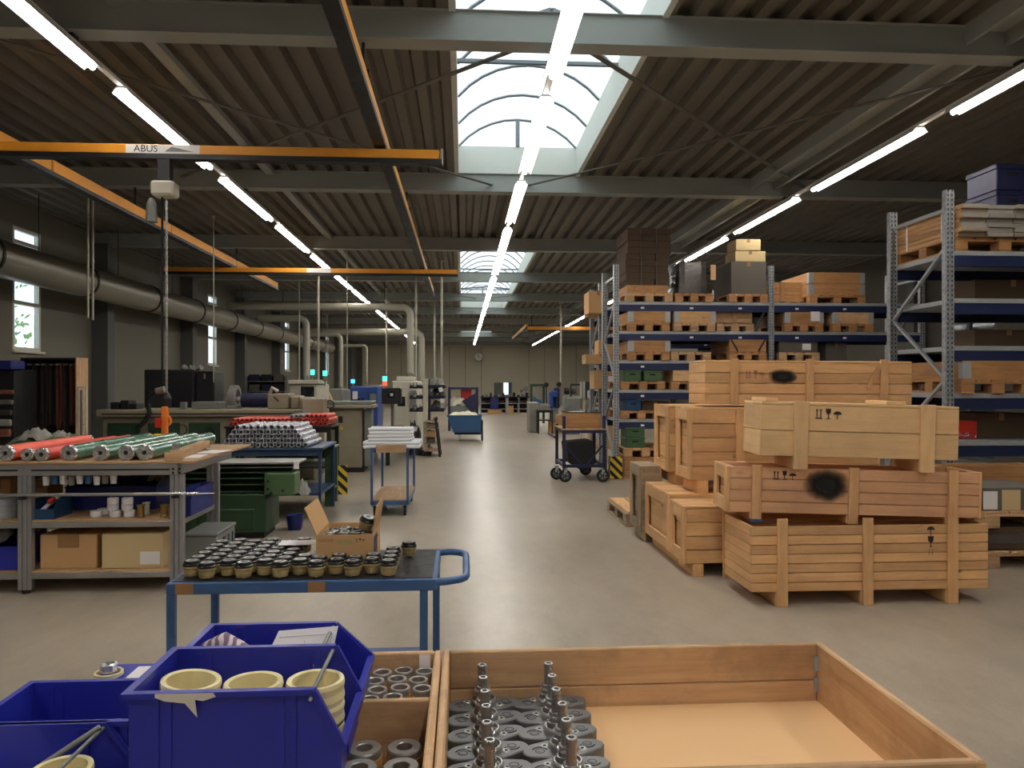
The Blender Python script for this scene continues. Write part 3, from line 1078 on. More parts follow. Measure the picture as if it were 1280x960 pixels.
def symbols(p, x, z, s, m='print_dark', y=-0.002):
    """two arrows on a line, a wine glass and an umbrella, printed on a board"""
    e = y - 0.0008
    a = MB()
    for k in (0.12, 0.5):
        a.prism([(x + s * (k - 0.05), z + s * 0.15), (x + s * (k + 0.05), z + s * 0.15), (x + s * (k + 0.05), z + s * 0.75), (x + s * (k + 0.13), z + s * 0.75),
                 (x + s * k, z + s), (x + s * (k - 0.13), z + s * 0.75), (x + s * (k - 0.05), z + s * 0.75)], 1, e, y)
    a.box(x - s * 0.03, x + s * 0.65, e, y, z, z + s * 0.1)
    o = put('printed_arrows', a, m, p)
    o['kind'] = 'stuff'
    gx_ = x + s * 1.25
    put('printed_glass', MB().prism([(gx_ - s * 0.22, z), (gx_ + s * 0.22, z), (gx_ + s * 0.22, z + s * 0.06), (gx_ + s * 0.04, z + s * 0.08), (gx_ + s * 0.04, z + s * 0.42), (gx_ + s * 0.22, z + s * 0.6),
                                    (gx_ + s * 0.25, z + s), (gx_ - s * 0.25, z + s), (gx_ - s * 0.22, z + s * 0.6), (gx_ - s * 0.04, z + s * 0.42), (gx_ - s * 0.04, z + s * 0.08), (gx_ - s * 0.22, z + s * 0.06)], 1, e, y), m, p)
    ux = x + s * 2.15
    pts = [(ux + s * 0.42 * math.cos(t), z + s * 0.45 + s * 0.32 * math.sin(t)) for t in [PI * k / 8 for k in range(9)]]
    pts += [(ux - s * 0.04, z + s * 0.45), (ux - s * 0.04, z), (ux + s * 0.04, z), (ux + s * 0.04, z + s * 0.45)]
    put('printed_umbrella', MB().prism(pts, 1, e, y), m, p)


def crate(label, loc, L, D, zb, zt, n, battens, bz, kind='crate', bkind='crate', end='slat', rotz=0.0, tilt=0.0, bw=0.075, feet=True, lid=True, en=None, group=None):
    """timber packing crate; local x along its length, front face at y = 0; body from zb to zt"""
    t = thing('wooden_crate', label, 'crate', loc, rotz, group, tilt)
    ph = (zt - zb) / n
    th = 0.022
    eb = bkind
    e = th if end == 'framed' else 0.0
    for k in range(n):
        z0, z1 = zb + k * ph + 0.0025, zb + (k + 1) * ph - 0.0025
        j = rnd.uniform(-0.002, 0.002)
        W(t, 'front_plank', kind, (e, L - e), (j, th + j), (z0, z1))
        W(t, 'back_plank', kind, (e, L - e), (D - th, D), (z0, z1))
    en = en or n
    eh = (zt - zb) / en
    for s in (0, 1):
        for k in range(en):
            z0, z1 = zb + k * eh + 0.0015, zb + (k + 1) * eh - 0.0015
            x0 = (0.034 if s == 0 else L - 0.056) if end == 'framed' else (0.001 if s == 0 else L - 0.023)
            W(t, 'end_plank', kind, (x0, x0 + th), (th + 0.001, D - th - 0.001), (z0, z1))
        if end == 'framed':
            x0, x1 = (0.0, 0.022) if s == 0 else (L - 0.022, L)
            fw = min(0.1, D * 0.22)
            W(t, 'end_frame', bkind, (x0, x1), (0, fw), (zb, zt))
            W(t, 'end_frame', bkind, (x0, x1), (D - fw, D), (zb, zt))
            W(t, 'end_frame', bkind, (x0, x1), (fw, D - fw), (zb, zb + 0.1))
            W(t, 'end_frame', bkind, (x0, x1), (fw, D - fw), (zt - 0.1, zt))
    for b in battens:
        W(t, 'batten', bkind, (b - bw / 2, b + bw / 2), (-0.026, -0.003), bz)
        W(t, 'batten', bkind, (b - bw / 2, b + bw / 2), (D, D + 0.023), (zb, zt))
    if feet:
        for b in (battens if len(battens) > 1 else (0.12, L / 2, L - 0.12)):
            W(t, 'runner', bkind, (b - 0.045, b + 0.045), (0.0, D), (bz[0] if bz[0] < zb - 0.01 else max(0.0, zb - 0.12), zb))
    W(t, 'base_board', kind, (0.024, L - 0.024), (th, D - th), (zb, zb + 0.018))
    if lid:
        m = max(2, int(D / 0.14))
        for k in range(m):
            W(t, 'lid_board', kind, (0.0, L), (D * k / m + 0.001, D * (k + 1) / m - 0.001), (zt, zt + 0.02))
    return t


# --- the stack of packing crates in the aisle
c1 = crate('slatted pine crate with seven boards at the very bottom front of the crate stack', (2.07, 5.37, 0), 1.78, 0.56, 0.10, 0.575, 7, (0.225, 0.86, 1.5), (0.0, 0.63), lid=False)
put('printed_umbrella', MB().prism([(1.34 + 0.03 * math.cos(PI * k / 8), 0.535 + 0.026 * math.sin(PI * k / 8)) for k in range(9)] + [(1.337, 0.535), (1.337, 0.495), (1.343, 0.495), (1.343, 0.535)], 1, -0.004, -0.003), 'print_dark', c1)
put('printed_glass', MB().prism([(1.33, 0.41), (1.35, 0.41), (1.343, 0.42), (1.343, 0.44), (1.36, 0.455), (1.362, 0.49), (1.318, 0.49), (1.32, 0.455), (1.337, 0.44), (1.337, 0.42)], 1, -0.004, -0.003), 'print_dark', c1)
o = put('printed_arrows', MB().box(1.325, 1.33, -0.004, -0.003, 0.355, 0.4).box(1.35, 1.355, -0.004, -0.003, 0.355, 0.4), 'print_red', c1)
o['kind'] = 'stuff'

c2 = crate('reddish plank crate with a big black sprayed blotch lying on the slatted crate', (1.97, 5.60, 0.58), 1.88, 0.42, 0.062, 0.405, 4, (0.215, 0.93, 1.66), (0.0, 0.42), 'red', 'crate', 'framed', math.radians(-5.0), math.radians(1.3), lid=False, feet=True, bw=0.07)
symbols(c2, 0.34, 0.315, 0.066, y=-0.004)
sp = put('spray_blotch', MB().box(0.55, 0.92, -0.0056, -0.0048, 0.14, 0.42), 'black_overspray', c2)
B(c2, 'foot_cap', 'trolley_blue', (0.17, 0.26), (-0.03, 0.03), (-0.004, 0.02))
c3 = crate('pale plywood crate with printed handling symbols and wide uprights', (2.18, 5.48, 1.012), 1.47, 0.4, 0.062, 0.44, 2, (0.29, 1.23), (-0.03, 0.47), 'ply', 'ply', 'slat', math.radians(-2.5), math.radians(1.6), lid=True, bw=0.105)
symbols(c3, 0.40, 0.345, 0.075, y=-0.004)
W(c3, 'spacer_strip', 'ply', (0.05, 0.14), (0.05, 0.38), (0.462, 0.49))
W(c3, 'spacer_strip', 'ply', (0.95, 1.1), (0.05, 0.38), (0.462, 0.49))
c4 = crate('long plank crate with black sprayed blotch, topmost on the rear crates', (2.17, 6.72, 1.42), 1.92, 0.5, 0.0, 0.375, 4, (0.26, 0.955, 1.65), (-0.005, 0.41), 'crate', 'crate', 'slat', math.radians(0.0), math.radians(0.3), lid=True, feet=False, bw=0.07)
symbols(c4, 0.37, 0.235, 0.07, 'print_red', y=-0.004)
put('spray_blotch', MB().box(0.56, 0.86, -0.0056, -0.0048, 0.17, 0.325), 'black_overspray', c4)
put('loose_strip', MB().bar((1.5, -0.012, 0.15), (1.62, -0.012, 0.37), 0.04, 0.012, (0, 1, 0)), 'crate_wood_z', c4)

u2 = crate('upper framed-end crate nearest the slatted crate, on the lower row', (2.02, 6.68, 0.622), 1.75, 0.47, 0.12, 0.75, 5, (0.45,), (0.12, 0.75), 'crate', 'crate', 'framed', lid=True)
u1 = crate('upper framed-end crate behind its twin beside the aisle', (2.0, 7.34, 0.622), 1.75, 0.55, 0.12, 0.75, 5, (0.5,), (0.12, 0.75), 'crate', 'crate', 'framed', lid=True)
l1 = crate('lower framed-end crate at the aisle, front of the lower row', (1.83, 6.22, 0), 1.75, 0.44, 0.11, 0.565, 4, (0.36,), (0.0, 0.565), 'crate', 'crate', 'framed', lid=True, en=3)
l2 = crate('lower framed-end crate in the middle of the lower row', (1.83, 6.68, 0), 1.75, 0.9, 0.11, 0.60, 4, (0.4,), (0.11, 0.6), 'crate', 'crate', 'framed', lid=True, en=1)
l3 = crate('narrow grey weathered crate at the far end of the lower row', (1.79, 7.62, 0), 0.22, 0.48, 0.11, 0.75, 4, (), (0.11, 0.7), 'grey', 'grey', 'framed', lid=True)
pl = pallet('worn grey pallet with loose boards lying beside the crates', 1.82, 8.45, 0.0, 0.9, 1.1, 'grey')
for k in range(4):
    o = put('loose_board', MB().box(0, 0.17, 0, 1.05, 0, 0.022), 'crate_wood_y', None, (1.85 + k * 0.2, 8.48 + 0.02 * k, 0.1445), bev=0.003)
    tag(o, '%s loose pine board from the aisle on the worn grey pallet' % ORD[k], 'board', 'loose boards on the grey pallet')


# --- racking
def rack(label, x0, y0, nb, bay=2.7, dep=1.05, levels=(1.0, 1.5, 2.0, 2.5, 3.0), H=3.64, lbl=(0.45, 1.3, 2.15)):
    t = thing('pallet_rack', label, 'rack', (x0, y0, 0))
    for i in range(nb + 1):
        x = i * bay
        for y in (0.0, dep):
            m = MB()
            m.prism([(x - 0.045, y - 0.035), (x - 0.012, y - 0.035), (x - 0.012, y - 0.02), (x + 0.012, y - 0.02), (x + 0.012, y - 0.035), (x + 0.045, y - 0.035), (x + 0.045, y + 0.035), (x - 0.045, y + 0.035)], 2, 0.0, H)
            put('upright', m, 'slotted_post', t)
            B(t, 'foot_plate', 'galvanised', (x - 0.07, x + 0.07), (y - 0.06, y + 0.06), (0, 0.008), 0)
        B(t, 'frame_brace', 'galvanised', (x - 0.015, x + 0.015), (0.035, dep - 0.035), (H - 0.22, H - 0.18))
        zz = [0.25, 0.95, 1.65, 2.35, 3.05, 3.42]
        for k in range(4):
            a, b = (0.03, dep - 0.03) if k % 2 == 0 else (dep - 0.03, 0.03)
            put('frame_brace', MB().bar((x, a, zz[k]), (x, b, zz[k + 1]), 0.03, 0.035, (1, 0, 0)), 'galvanised', t)
    for i in range(nb):
        xa, xb = i * bay + 0.046, (i + 1) * bay - 0.046
        for z in levels:
            for y in (-0.03, dep - 0.02):
                bm_ = B(t, 'beam', 'rack_blue', (xa, xb), (y, y + 0.05), (z - 0.165, z - 0.05), 0.004)
                if y < 0:
                    for q in lbl:
                        B(bm_, 'beam_label', 'paper_white', (q - bay / 2 - 0.03, q - bay / 2 + 0.03), (-0.0275, -0.0255), (-0.012, 0.02), 0)
            B(t, 'shelf_panel', 'galvanised', (xa, xb), (-0.036, dep + 0.036), (z - 0.05, z), 0.003)
    return t


AY, BY = 12.87, 7.74
AX = gx(770, AY)
BX = gx(1185, BY)
rack('tall blue and galvanised pallet rack in the middle, two bays wide', AX, AY, 2)
rack('near blue and galvanised pallet rack at the edge, carrying timber', BX, BY, 1, 2.7, 1.05, lbl=(0.9, 1.8))
CX, CY = gx(752, 15.2), 15.3
rack('rear pallet rack back to back with the middle one', CX, CY, 1, 2.7, 1.05)

g = thing('post_guard', 'yellow and black striped guard at the foot of the rack post', 'guard', (AX - 0.13, AY - 0.16, 0))
put('guard_plate', MB().box(0, 0.2, 0, 0.012, 0, 0.38).box(0, 0.012, 0.012, 0.2, 0, 0.38), 'hazard_stripes', g)
B(g, 'guard_foot', 'black_steel', (-0.02, 0.22), (-0.02, 0.22), (0, 0.006), 0)

def ax(px):
    return gx(px, AY)


def cx_(px, Y):
    return gx(px, Y)


def carton(label, x0, x1, y0, y1, z0, z1, m='cardboard', tape=True, name='carton', cat='box', group=None, lab=False):
    t = thing(name, label, cat, ((x0 + x1) / 2, (y0 + y1) / 2, z0), group=group)
    w, d, h = (x1 - x0) / 2, (y1 - y0) / 2, z1 - z0
    B(t, 'box_body', m, (-w, w), (-d, d), (0, h), 0.005)
    if tape:
        B(t, 'tape', 'brown_tape', (-0.03, 0.03), (-d - 0.0012, d + 0.0012), (h - min(0.08, h * 0.3), h + 0.001), 0)
    if lab:
        B(t, 'label', 'paper_white', (w * 0.2, w * 0.65), (-d - 0.0015, -d - 0.0003), (h * 0.2, h * 0.7), 0)
    return t


# rack A, top level
pallet('pallet under the tall dark wrapped stack on the top level', ax(782), AY - 0.06, 3.0, kind='old')
t = thing('wrapped_stack', 'tall dark stack of cardboard sheets tied with straps reaching to the roof', 'stack', (ax(782), AY - 0.03, 3.0 + PH))
W(t, 'tray', 'rack', (0.02, 0.72), (0.0, 0.95), (0, 0.14))
for k, (a, b) in enumerate(((0.0, 0.24), (0.245, 0.5), (0.505, 0.74))):
    m = MB()
    r_ = random.Random(k)
    for q in range(9):
        j = r_.uniform(-0.012, 0.012) + (0.03 if q > 4 else 0)
        m.box(a + j, b + j, 0.0, 0.95, 0.14 + q * 0.108, 0.14 + (q + 1) * 0.108 - 0.004)
    o = put('sheet_column', m, 'cardboard_dark', t)
    o['kind'] = 'stuff'
for a in (0.24, 0.505):
    B(t, 'strap', 'carton_grey', (a + 0.01, a + 0.03), (-0.008, -0.003), (0.14, 1.1), 0)
pallet('pallet under the foil wrapped load on the top level', ax(843), AY - 0.06, 3.0, 0.66, kind='rack')
t = thing('wrapped_load', 'grey load wrapped in shiny stretch film on the top rack level', 'load', (ax(845), AY - 0.02, 3.0 + PH))
m = MB()
r_ = random.Random(4)
nseg = 24
for q in range(12):
    z = q * 0.05
    ring = []
    for k in range(nseg):
        th_ = 2 * PI * k / nseg
        c_, s_ = math.cos(th_), math.sin(th_)
        rr = (abs(c_) ** 12 + abs(s_) ** 12) ** (-1 / 12)
        ring.append((0.3 + 0.26 * rr * c_ * (1 - 0.006 * q) + r_.uniform(-0.006, 0.006), 0.45 + 0.42 * rr * s_, z + r_.uniform(-0.01, 0.01) * (q > 0)))
    m.v += ring
for q in range(11):
    for k in range(nseg):
        a = q * nseg + k
        b = q * nseg + (k + 1) % nseg
        m.f.append([a, b, b + nseg, a + nseg]); m.sm.append(False); m.mi.append(0)
m.f.append(list(range(11 * nseg, 12 * nseg))); m.sm.append(False); m.mi.append(0)
m.f.append(list(range(nseg))[::-1]); m.sm.append(False); m.mi.append(0)
put('film_wrapped_goods', m, 'foil_wrap', t)
B(t, 'delivery_note', 'hardboard', (0.6, 0.69), (0.0, 0.02), (0.24, 0.5))
pallet('pallet under the grey box with two pale cartons on top', ax(910), AY - 0.06, 3.0, 0.68, kind='rack')
carton('large dark grey box on the top rack level below two pale cartons', ax(914), ax(958), AY, AY + 0.9, 3.0 + PH, gz(935, 327, AY), 'carton_grey', True)
z_ = gz(935, 327, AY)
carton('pale carton lying on the large dark grey box', ax(919), ax(957), AY, AY + 0.5, z_ + 0.002, gz(935, 314, AY), 'cardboard_pale')
carton('topmost pale carton of the pile on the large dark grey box', ax(920), ax(951), AY, AY + 0.45, gz(935, 313, AY), gz(935, 299, AY), 'cardboard_pale')
crate('low pine crate on the top rack level beside the centre post', (ax(972), AY + 0.3, 3.0), 0.62, 0.7, 0.05, 0.4, 3, (0.2,), (0.05, 0.4), 'rack', 'rack', lid=False)
pallet('pallet under the tall collar on the top level of the rear bay', ax(1012), AY + 0.0, 3.0, 1.0, kind='rack')
collar('lower wooden collar on the top level beyond the centre post', ax(1012), AY + 0.02, 3.0 + PH, 1.0, kind='rack')
collar('upper wooden collar on the top level beyond the centre post', ax(1012), AY + 0.02, 3.0 + PH + 0.2, 1.0, kind='rack')
# level 2.5
for px, wv, lb, kd, sg in ((785, 0.72, 'in the end bay', 'rack', None), (842, 0.72, 'second from the end post', 'crate', None), (980, 0.68, 'with a white paper sign', 'rack', True), (1040, 0.72, 'in dark wood at the far end', 'old', None)):
    pallet('second level pallet under the collar ' + lb, ax(px) - 0.01, AY - 0.06, 2.5, wv, kind='old' if kd == 'crate' else 'rack')
    collar('wooden collar box on the second level ' + lb, ax(px), AY - 0.05, 2.5 + PH, wv, kind=kd, sign=sg)
pallet('dark pallet on the level below the top beside the centre post', ax(897), AY + 0.05, 2.5, 0.66, kind='old')
crate('dark tray crate on the level below the top beside the centre post', (ax(897), AY + 0.08, 2.5 + PH), 0.64, 0.9, 0.01, 0.2, 2, (0.32,), (0.01, 0.2), 'old', 'old', lid=False, feet=False)
# level 2.0
pallet('pallet on the third level under the collar in the end bay', ax(785) - 0.01, AY - 0.06, 2.0, 0.72)
collar('wooden collar box on the third level in the end bay', ax(785), AY - 0.05, 2.0 + PH, 0.72)
pallet('pallet carrying flat grey plates on the third level', ax(838), AY - 0.03, 2.0, 0.7, kind='old')
carton('flat grey steel plates stacked on a third level pallet', ax(838), ax(872), AY - 0.02, AY + 0.8, 2.0 + PH, 2.0 + PH + 0.06, 'slab_grey', False, 'steel_plate_pile', 'plates')
pallet('pallet under the strapped tray on the third level', ax(910), AY - 0.06, 2.0, 0.66)
t = crate('wooden tray with sloping dark corner straps on the third level', (ax(911), AY - 0.05, 2.0 + PH), 0.64, 1.0, 0.005, 0.22, 2, (), (0, 0.22), 'rack', 'rack', lid=False, feet=False)
for a, b in ((0.02, 0.14), (0.62, 0.5)):
    put('corner_strap', MB().bar((a, -0.006, 0.22), (b, -0.006, 0.02), 0.025, 0.006, (0, 1, 0)), 'black_steel', t)
pallet('pallet under the labelled dark box on the third level', ax(973), AY - 0.03, 2.0, 0.72, kind='old')
carton('dark weathered box with a white label on the third level', ax(974), ax(1022), AY, AY + 0.9, 2.0 + PH, 2.0 + PH + 0.22, 'carton_grey', False, lab=True)
carton('dark grey box standing alone on the third level near the far end', ax(1036), ax(1062), AY + 0.1, AY + 0.9, 2.0, 2.32, 'carton_grey', True)
# level 1.5


def lidded_box(label, x0, x1, y0, y1, z0, z1, m):
    t = thing('storage_box', label, 'box', ((x0 + x1) / 2, (y0 + y1) / 2, z0))
    w, d, h = (x1 - x0) / 2, (y1 - y0) / 2, z1 - z0
    B(t, 'box_body', m, (-w * 0.94, w * 0.94), (-d * 0.96, d * 0.96), (0, h * 0.82), 0.01)
    B(t, 'rim', m, (-w, w), (-d, d), (h * 0.8, h), 0.008)
    B(t, 'grip', 'dark_hole', (-w * 0.3, w * 0.3), (-d * 0.97, -d * 0.955), (h * 0.55, h * 0.68), 0)
    return t


pallet('pallet under two green boxes on the fourth level', ax(776), AY - 0.04, 1.5, 0.76)
lidded_box('green storage box at the post end of the fourth level', ax(779), ax(802), AY - 0.02, AY + 0.5, 1.5 + PH, gz(790, 462, AY), 'box_green')
lidded_box('green storage box next to its twin on the fourth level', ax(804), ax(827), AY - 0.02, AY + 0.5, 1.5 + PH, gz(815, 463, AY), 'box_green')
pallet('pallet under the small pine box on the fourth level', ax(838), AY - 0.04, 1.5, 0.7)
crate('small pine box with steel corners on the fourth level', (ax(841), AY - 0.02, 1.5 + PH), 0.5, 0.7, 0.005, 0.22, 2, (), (0, 0.2), 'ply', 'ply', lid=False, feet=False)
pallet('pallet on the fourth level seen through the near rack frame', ax(1128), AY - 0.06, 1.5, 0.75)
collar('wooden collar box seen through the near rack frame', ax(1128), AY - 0.05, 1.5 + PH, 0.75)
# level 1.0 and floor
pallet('pallet under the teal box on the lowest shelf', ax(776), AY - 0.04, 1.0, 0.7)
lidded_box('teal blue storage box on the lowest shelf', ax(781), ax(802), AY - 0.02, AY + 0.5, 1.0 + PH, gz(790, 500, AY), 'teal_bin')
carton('brown carton behind the teal box on the lowest shelf', ax(804), ax(838), AY + 0.1, AY + 0.7, 1.0, 1.3, 'cardboard_dark')
pallet('bottom pallet standing on the floor under the rack', ax(779), AY - 0.08, 0.0, 0.8)
crate('pine crate standing on the floor pallet under the rack', (ax(780), AY - 0.06, PH), 0.62, 0.9, 0.0, 0.22, 2, (), (0, 0.2), 'rack', 'rack', lid=False, feet=False)
pallet('upper pallet on the floor crate under the rack', ax(779), AY - 0.08, PH + 0.225, 0.75, kind='crate')
lidded_box('lower green box standing on the pallets under the rack', ax(781), ax(806), AY - 0.05, AY + 0.4, PH * 2 + 0.227, PH * 2 + 0.40, 'box_green')
lidded_box('upper green box stacked on its twin under the rack', ax(781), ax(806), AY - 0.05, AY + 0.4, PH * 2 + 0.402, PH * 2 + 0.57, 'box_green')

# rear rack C: cartons seen past the end post
for px0, px1, ya, yb, lb in ((734, 758, 443, 462, 'wide'), (742, 760, 462, 480, 'printed'), (737, 756, 368, 391, 'high')):
    pass
carton('brown carton highest on the end of the rear rack', gx(736, 15.0), gx(760, 15.0), 15.0, 15.6, 3.0, gz(745, 364, 15.0), 'cardboard', lab=False)
carton('small brown carton beside the highest one on the rear rack', gx(735, 15.7), gx(757, 15.7), 15.65, 16.2, 3.0, gz(745, 378, 15.7), 'cardboard')
carton('long brown carton sticking out of the rear rack end', gx(732, 15.05), gx(770, 15.05), 15.02, 15.5, 2.0, gz(745, 443, 15.05), 'cardboard')
carton('square brown carton on top of the long one in the rear rack', gx(748, 15.05), gx(772, 15.05), 15.04, 15.5, gz(745, 443, 15.05) + 0.003, gz(745, 425, 15.05), 'cardboard')
carton('brown carton with a printed patch below the long one', gx(742, 15.05), gx(772, 15.05), 15.02, 15.5, 1.5, gz(745, 463, 15.05), 'cardboard', lab=True)

# rack B loads
def bxp(px, Y=BY):
    return gx(px, Y)


pallet('pallet under the strapped timber on the near rack', BX + 0.06, BY - 0.03, 3.0, 1.1, 1.15, 'rack')
t = thing('timber_bundle', 'bundle of sawn boards with white straps on the top of the near rack', 'timber', (BX + 0.07, BY - 0.1, 3.0 + PH))
for c_ in range(3):
    for q in range(7):
        j = rnd.uniform(-0.04, 0.04)
        o = W(t, 'board', 'crate' if c_ == 0 else 'grey', (c_ * 0.3, c_ * 0.3 + 0.285), (j, 1.2 + j), (q * 0.0475, q * 0.0475 + 0.044))
        B(o, 'painted_end', 'slab_grey', (-0.142, 0.142), (-0.604, -0.6), (-0.021, 0.021), 0)
for y in (0.3, 0.95):
    B(t, 'strap', 'paper_white', (-0.004, 0.0), (y, y + 0.025), (-0.002, 0.332), 0)
    B(t, 'strap', 'paper_white', (-0.004, 0.89), (y, y + 0.025), (0.328, 0.331), 0)
tb = 3.0 + PH + 0.334
for i in range(2):
    for j in range(2):
        x0 = BX + 0.86 + i * 0.42
        lidded_box('%s dark blue crate on the timber, %s' % (('upper', 'lower')[1 - j], ('nearer the rack frame', 'towards the outer wall')[i]), x0, x0 + 0.4, BY + 0.45, BY + 0.98, tb + j * 0.3, tb + j * 0.3 + 0.295, 'navy_paint')
carton('dark brown carton on the second level of the near rack', bxp(1250), bxp(1250) + 0.9, BY + 0.4, BY + 0.9, 2.5, 2.5 + 0.26, 'cardboard_dark')
carton('dark brown carton on the third level of the near rack', bxp(1246), bxp(1246) + 0.8, BY + 0.35, BY + 0.85, 2.0, 2.0 + 0.2, 'cardboard_dark')
pallet('pallet under the bright collar on the near rack', bxp(1197), BY - 0.07, 1.5, 0.8, 1.15, 'rack')
collar('bright pine collar box with steel corners on the near rack', bxp(1200), BY - 0.05, 1.5 + PH, 0.76, 1.1, 0.2, 'rack')
t = thing('crumpled_film', 'crumpled clear film bundle lying on the near rack shelf', 'film', (bxp(1203), BY + 0.1, 1.0))
m = MB()
r_ = random.Random(11)
for k in range(40):
    p = Vector((r_.uniform(0, 0.24), r_.uniform(0, 0.2), r_.uniform(0.012, 0.07)))
    m.add([p + Vector((r_.uniform(-.04, .04), r_.uniform(-.04, .04), r_.uniform(-.012, .03))) for _ in range(3)], [(0, 1, 2)])
f = put('film_folds', m, 'bright_steel', t)
f['kind'] = 'stuff'
carton('dark red metal box on the lowest shelf of the near rack', bxp(1218), bxp(1241), BY + 0.25, BY + 0.6, 1.0, 1.0 + 0.2, 'red_paint', False, 'tool_box')
carton('brown timber offcuts box behind the red box on the near rack', bxp(1243), bxp(1243) + 0.6, BY + 0.3, BY + 0.9, 1.0, 1.0 + 0.28, 'cardboard_dark')
pallet('floor pallet standing under the near rack', bxp(1195), BY - 0.05, 0.0, 0.8, 1.1, 'old')
crate('dark slatted crate on the floor under the near rack', (bxp(1196), BY, PH), 0.78, 0.95, 0.0, 0.5, 4, (0.2, 0.6), (0, 0.5), 'old', 'old', lid=True, feet=False)
# pallet pile in front of rack B
px_, py_ = gx(1231, 6.35), 6.35
pallet('lowest pallet of the pile beside the crates at the picture edge', px_, py_, 0.0, 1.2, 0.8, 'old')
t = thing('wrapped_load', 'low brown load wrapped in film between two pallets by the crates', 'load', (px_ + 0.03, py_ + 0.03, PH))
B(t, 'goods', 'cardboard_dark', (0, 1.1), (0, 0.74), (0, 0.2), 0.02)
B(t, 'film_band', 'foil_wrap', (-0.004, 1.104), (-0.004, 0.744), (0.04, 0.16), 0.02)
pallet('upper pallet of the pile carrying paper covered boxes', px_, py_, PH + 0.202, 1.2, 0.8, 'old')
zt_ = PH * 2 + 0.204
t = thing('covered_box', 'grey box with white paper sheets on its front by the crates', 'box', (px_ + 0.02, py_ + 0.05, zt_))
B(t, 'box_body', 'carton_grey', (0, 0.62), (0, 0.5), (0, 0.2), 0.006)
B(t, 'paper_sheet', 'paper_white', (0.0, 0.13), (-0.004, -0.001), (0.01, 0.17), 0)
B(t, 'paper_sheet', 'cardboard_pale', (0.17, 0.34), (-0.004, -0.001), (0.0, 0.18), 0)
W(None, 'x', 'rack', (0, 0.01), (0, 0.01), (0, 0.01))
bpy.data.objects.remove(bpy.data.objects['x'])
crate('plain brown box behind the paper covered box', (px_ + 0.02, py_ + 0.6, zt_), 0.9, 0.2, 0, 0.34, 2, (), (0, 0.3), 'rack', 'rack', lid=False, feet=False)

# --- navy cart with a wooden box, in front of the rack
cy = 12.35
x0, x1 = gx(705, cy), gx(755, cy)
t = thing('transport_cart', 'navy steel cart with a hanging black bag and wheels beside the rack', 'cart', (x0, cy, 0))
w = x1 - x0
dp = 0.95
for xx in (0.0, w):
    for yy in (0.0, dp):
        B(t, 'post', 'navy_paint', (xx - 0.025, xx + 0.025), (yy - 0.025, yy + 0.025), (0.2, 1.08 if yy == 0 else 0.9), 0.004)
for z in (0.8, 0.24):
    for yy in (0.0, dp):
        B(t, 'cross_rail', 'navy_paint', (0.025, w - 0.025), (yy - 0.02, yy + 0.02), (z, z + 0.05))
    for xx in (0.0, w):
        B(t, 'cross_rail', 'navy_paint', (xx - 0.02, xx + 0.02), (0.025, dp - 0.025), (z, z + 0.05))
for a, b in ((0.03, w * 0.45), (w - 0.03, w * 0.55)):
    put('diagonal_brace', MB().bar((a, -0.03, 0.6), (b, -0.03, 0.28), 0.03, 0.012, (0, 1, 0)), 'navy_paint', t)
W(t, 'deck_board', 'bench', (-0.03, w + 0.03), (-0.03, dp + 0.03), (0.85, 0.875))
m = MB()
m.prism([(0.06, 0.62), (w - 0.15, 0.66), (w - 0.1, 0.3), (w * 0.5, 0.16), (0.1, 0.3)], 1, 0.12, dp - 0.1)
put('hanging_bag', m, 'black_rubber', t, bev=0.02)
B(t, 'push_handle', 'navy_paint', (-0.16, -0.14), (0.0, dp), (0.72, 0.75))


def caster(p, x, y, r, m='black_rubber', tw=0.035, hz=0.22, side=False):
    """swivel wheel: fork, tyre and hub"""
    f_ = put('fork', MB().box(x - 0.02, x - 0.012, y - r * 0.9, y + r * 0.3, r * 0.9, hz) if False else MB().box(x - tw, x - tw + 0.006, y - 0.02, y + 0.03, r * 0.7, hz).box(x + tw - 0.006, x + tw, y - 0.02, y + 0.03, r * 0.7, hz).box(x - tw, x + tw, y - 0.03, y + 0.05, hz - 0.012, hz), 'galvanised', p)
    f_['kind'] = 'stuff'
    if side:
        f_.data.transform(Matrix.Rotation(PI / 2, 4, 'Z'))
        wl = put('wheel', MB().lathe([(r * 0.62, -tw * 0.6), (r * 0.95, -tw * 0.6), (r, -tw * 0.3), (r, tw * 0.3), (r * 0.95, tw * 0.6), (r * 0.62, tw * 0.6)], 20, (x, y, r), True, axis=1), m, p)
        put('hub', MB().lathe([(0, -tw * 0.62), (r * 0.63, -tw * 0.5), (r * 0.63, tw * 0.5), (0, tw * 0.62)], 12, axis=1), 'machine_grey', wl)
        for q in range(5):
            put('spoke', MB().bar((0, -tw * 0.66, 0), (r * 0.6 * math.cos(q * 1.257), -tw * 0.66, r * 0.6 * math.sin(q * 1.257)), 0.018, 0.008, (0, 1, 0)), 'black_plastic', wl)
        return wl
    wl = put('wheel', MB().lathe([(r * 0.55, -tw * 0.6), (r * 0.95, -tw * 0.6), (r, -tw * 0.3), (r, tw * 0.3), (r * 0.95, tw * 0.6), (r * 0.55, tw * 0.6)], 18, (x, y, r), True, axis=0), m, p)
    put('hub', MB().lathe([(0, -tw * 0.55), (r * 0.56, -tw * 0.45), (r * 0.56, tw * 0.45), (0, tw * 0.55)], 12, axis=0), 'machine_grey', wl)
    return wl


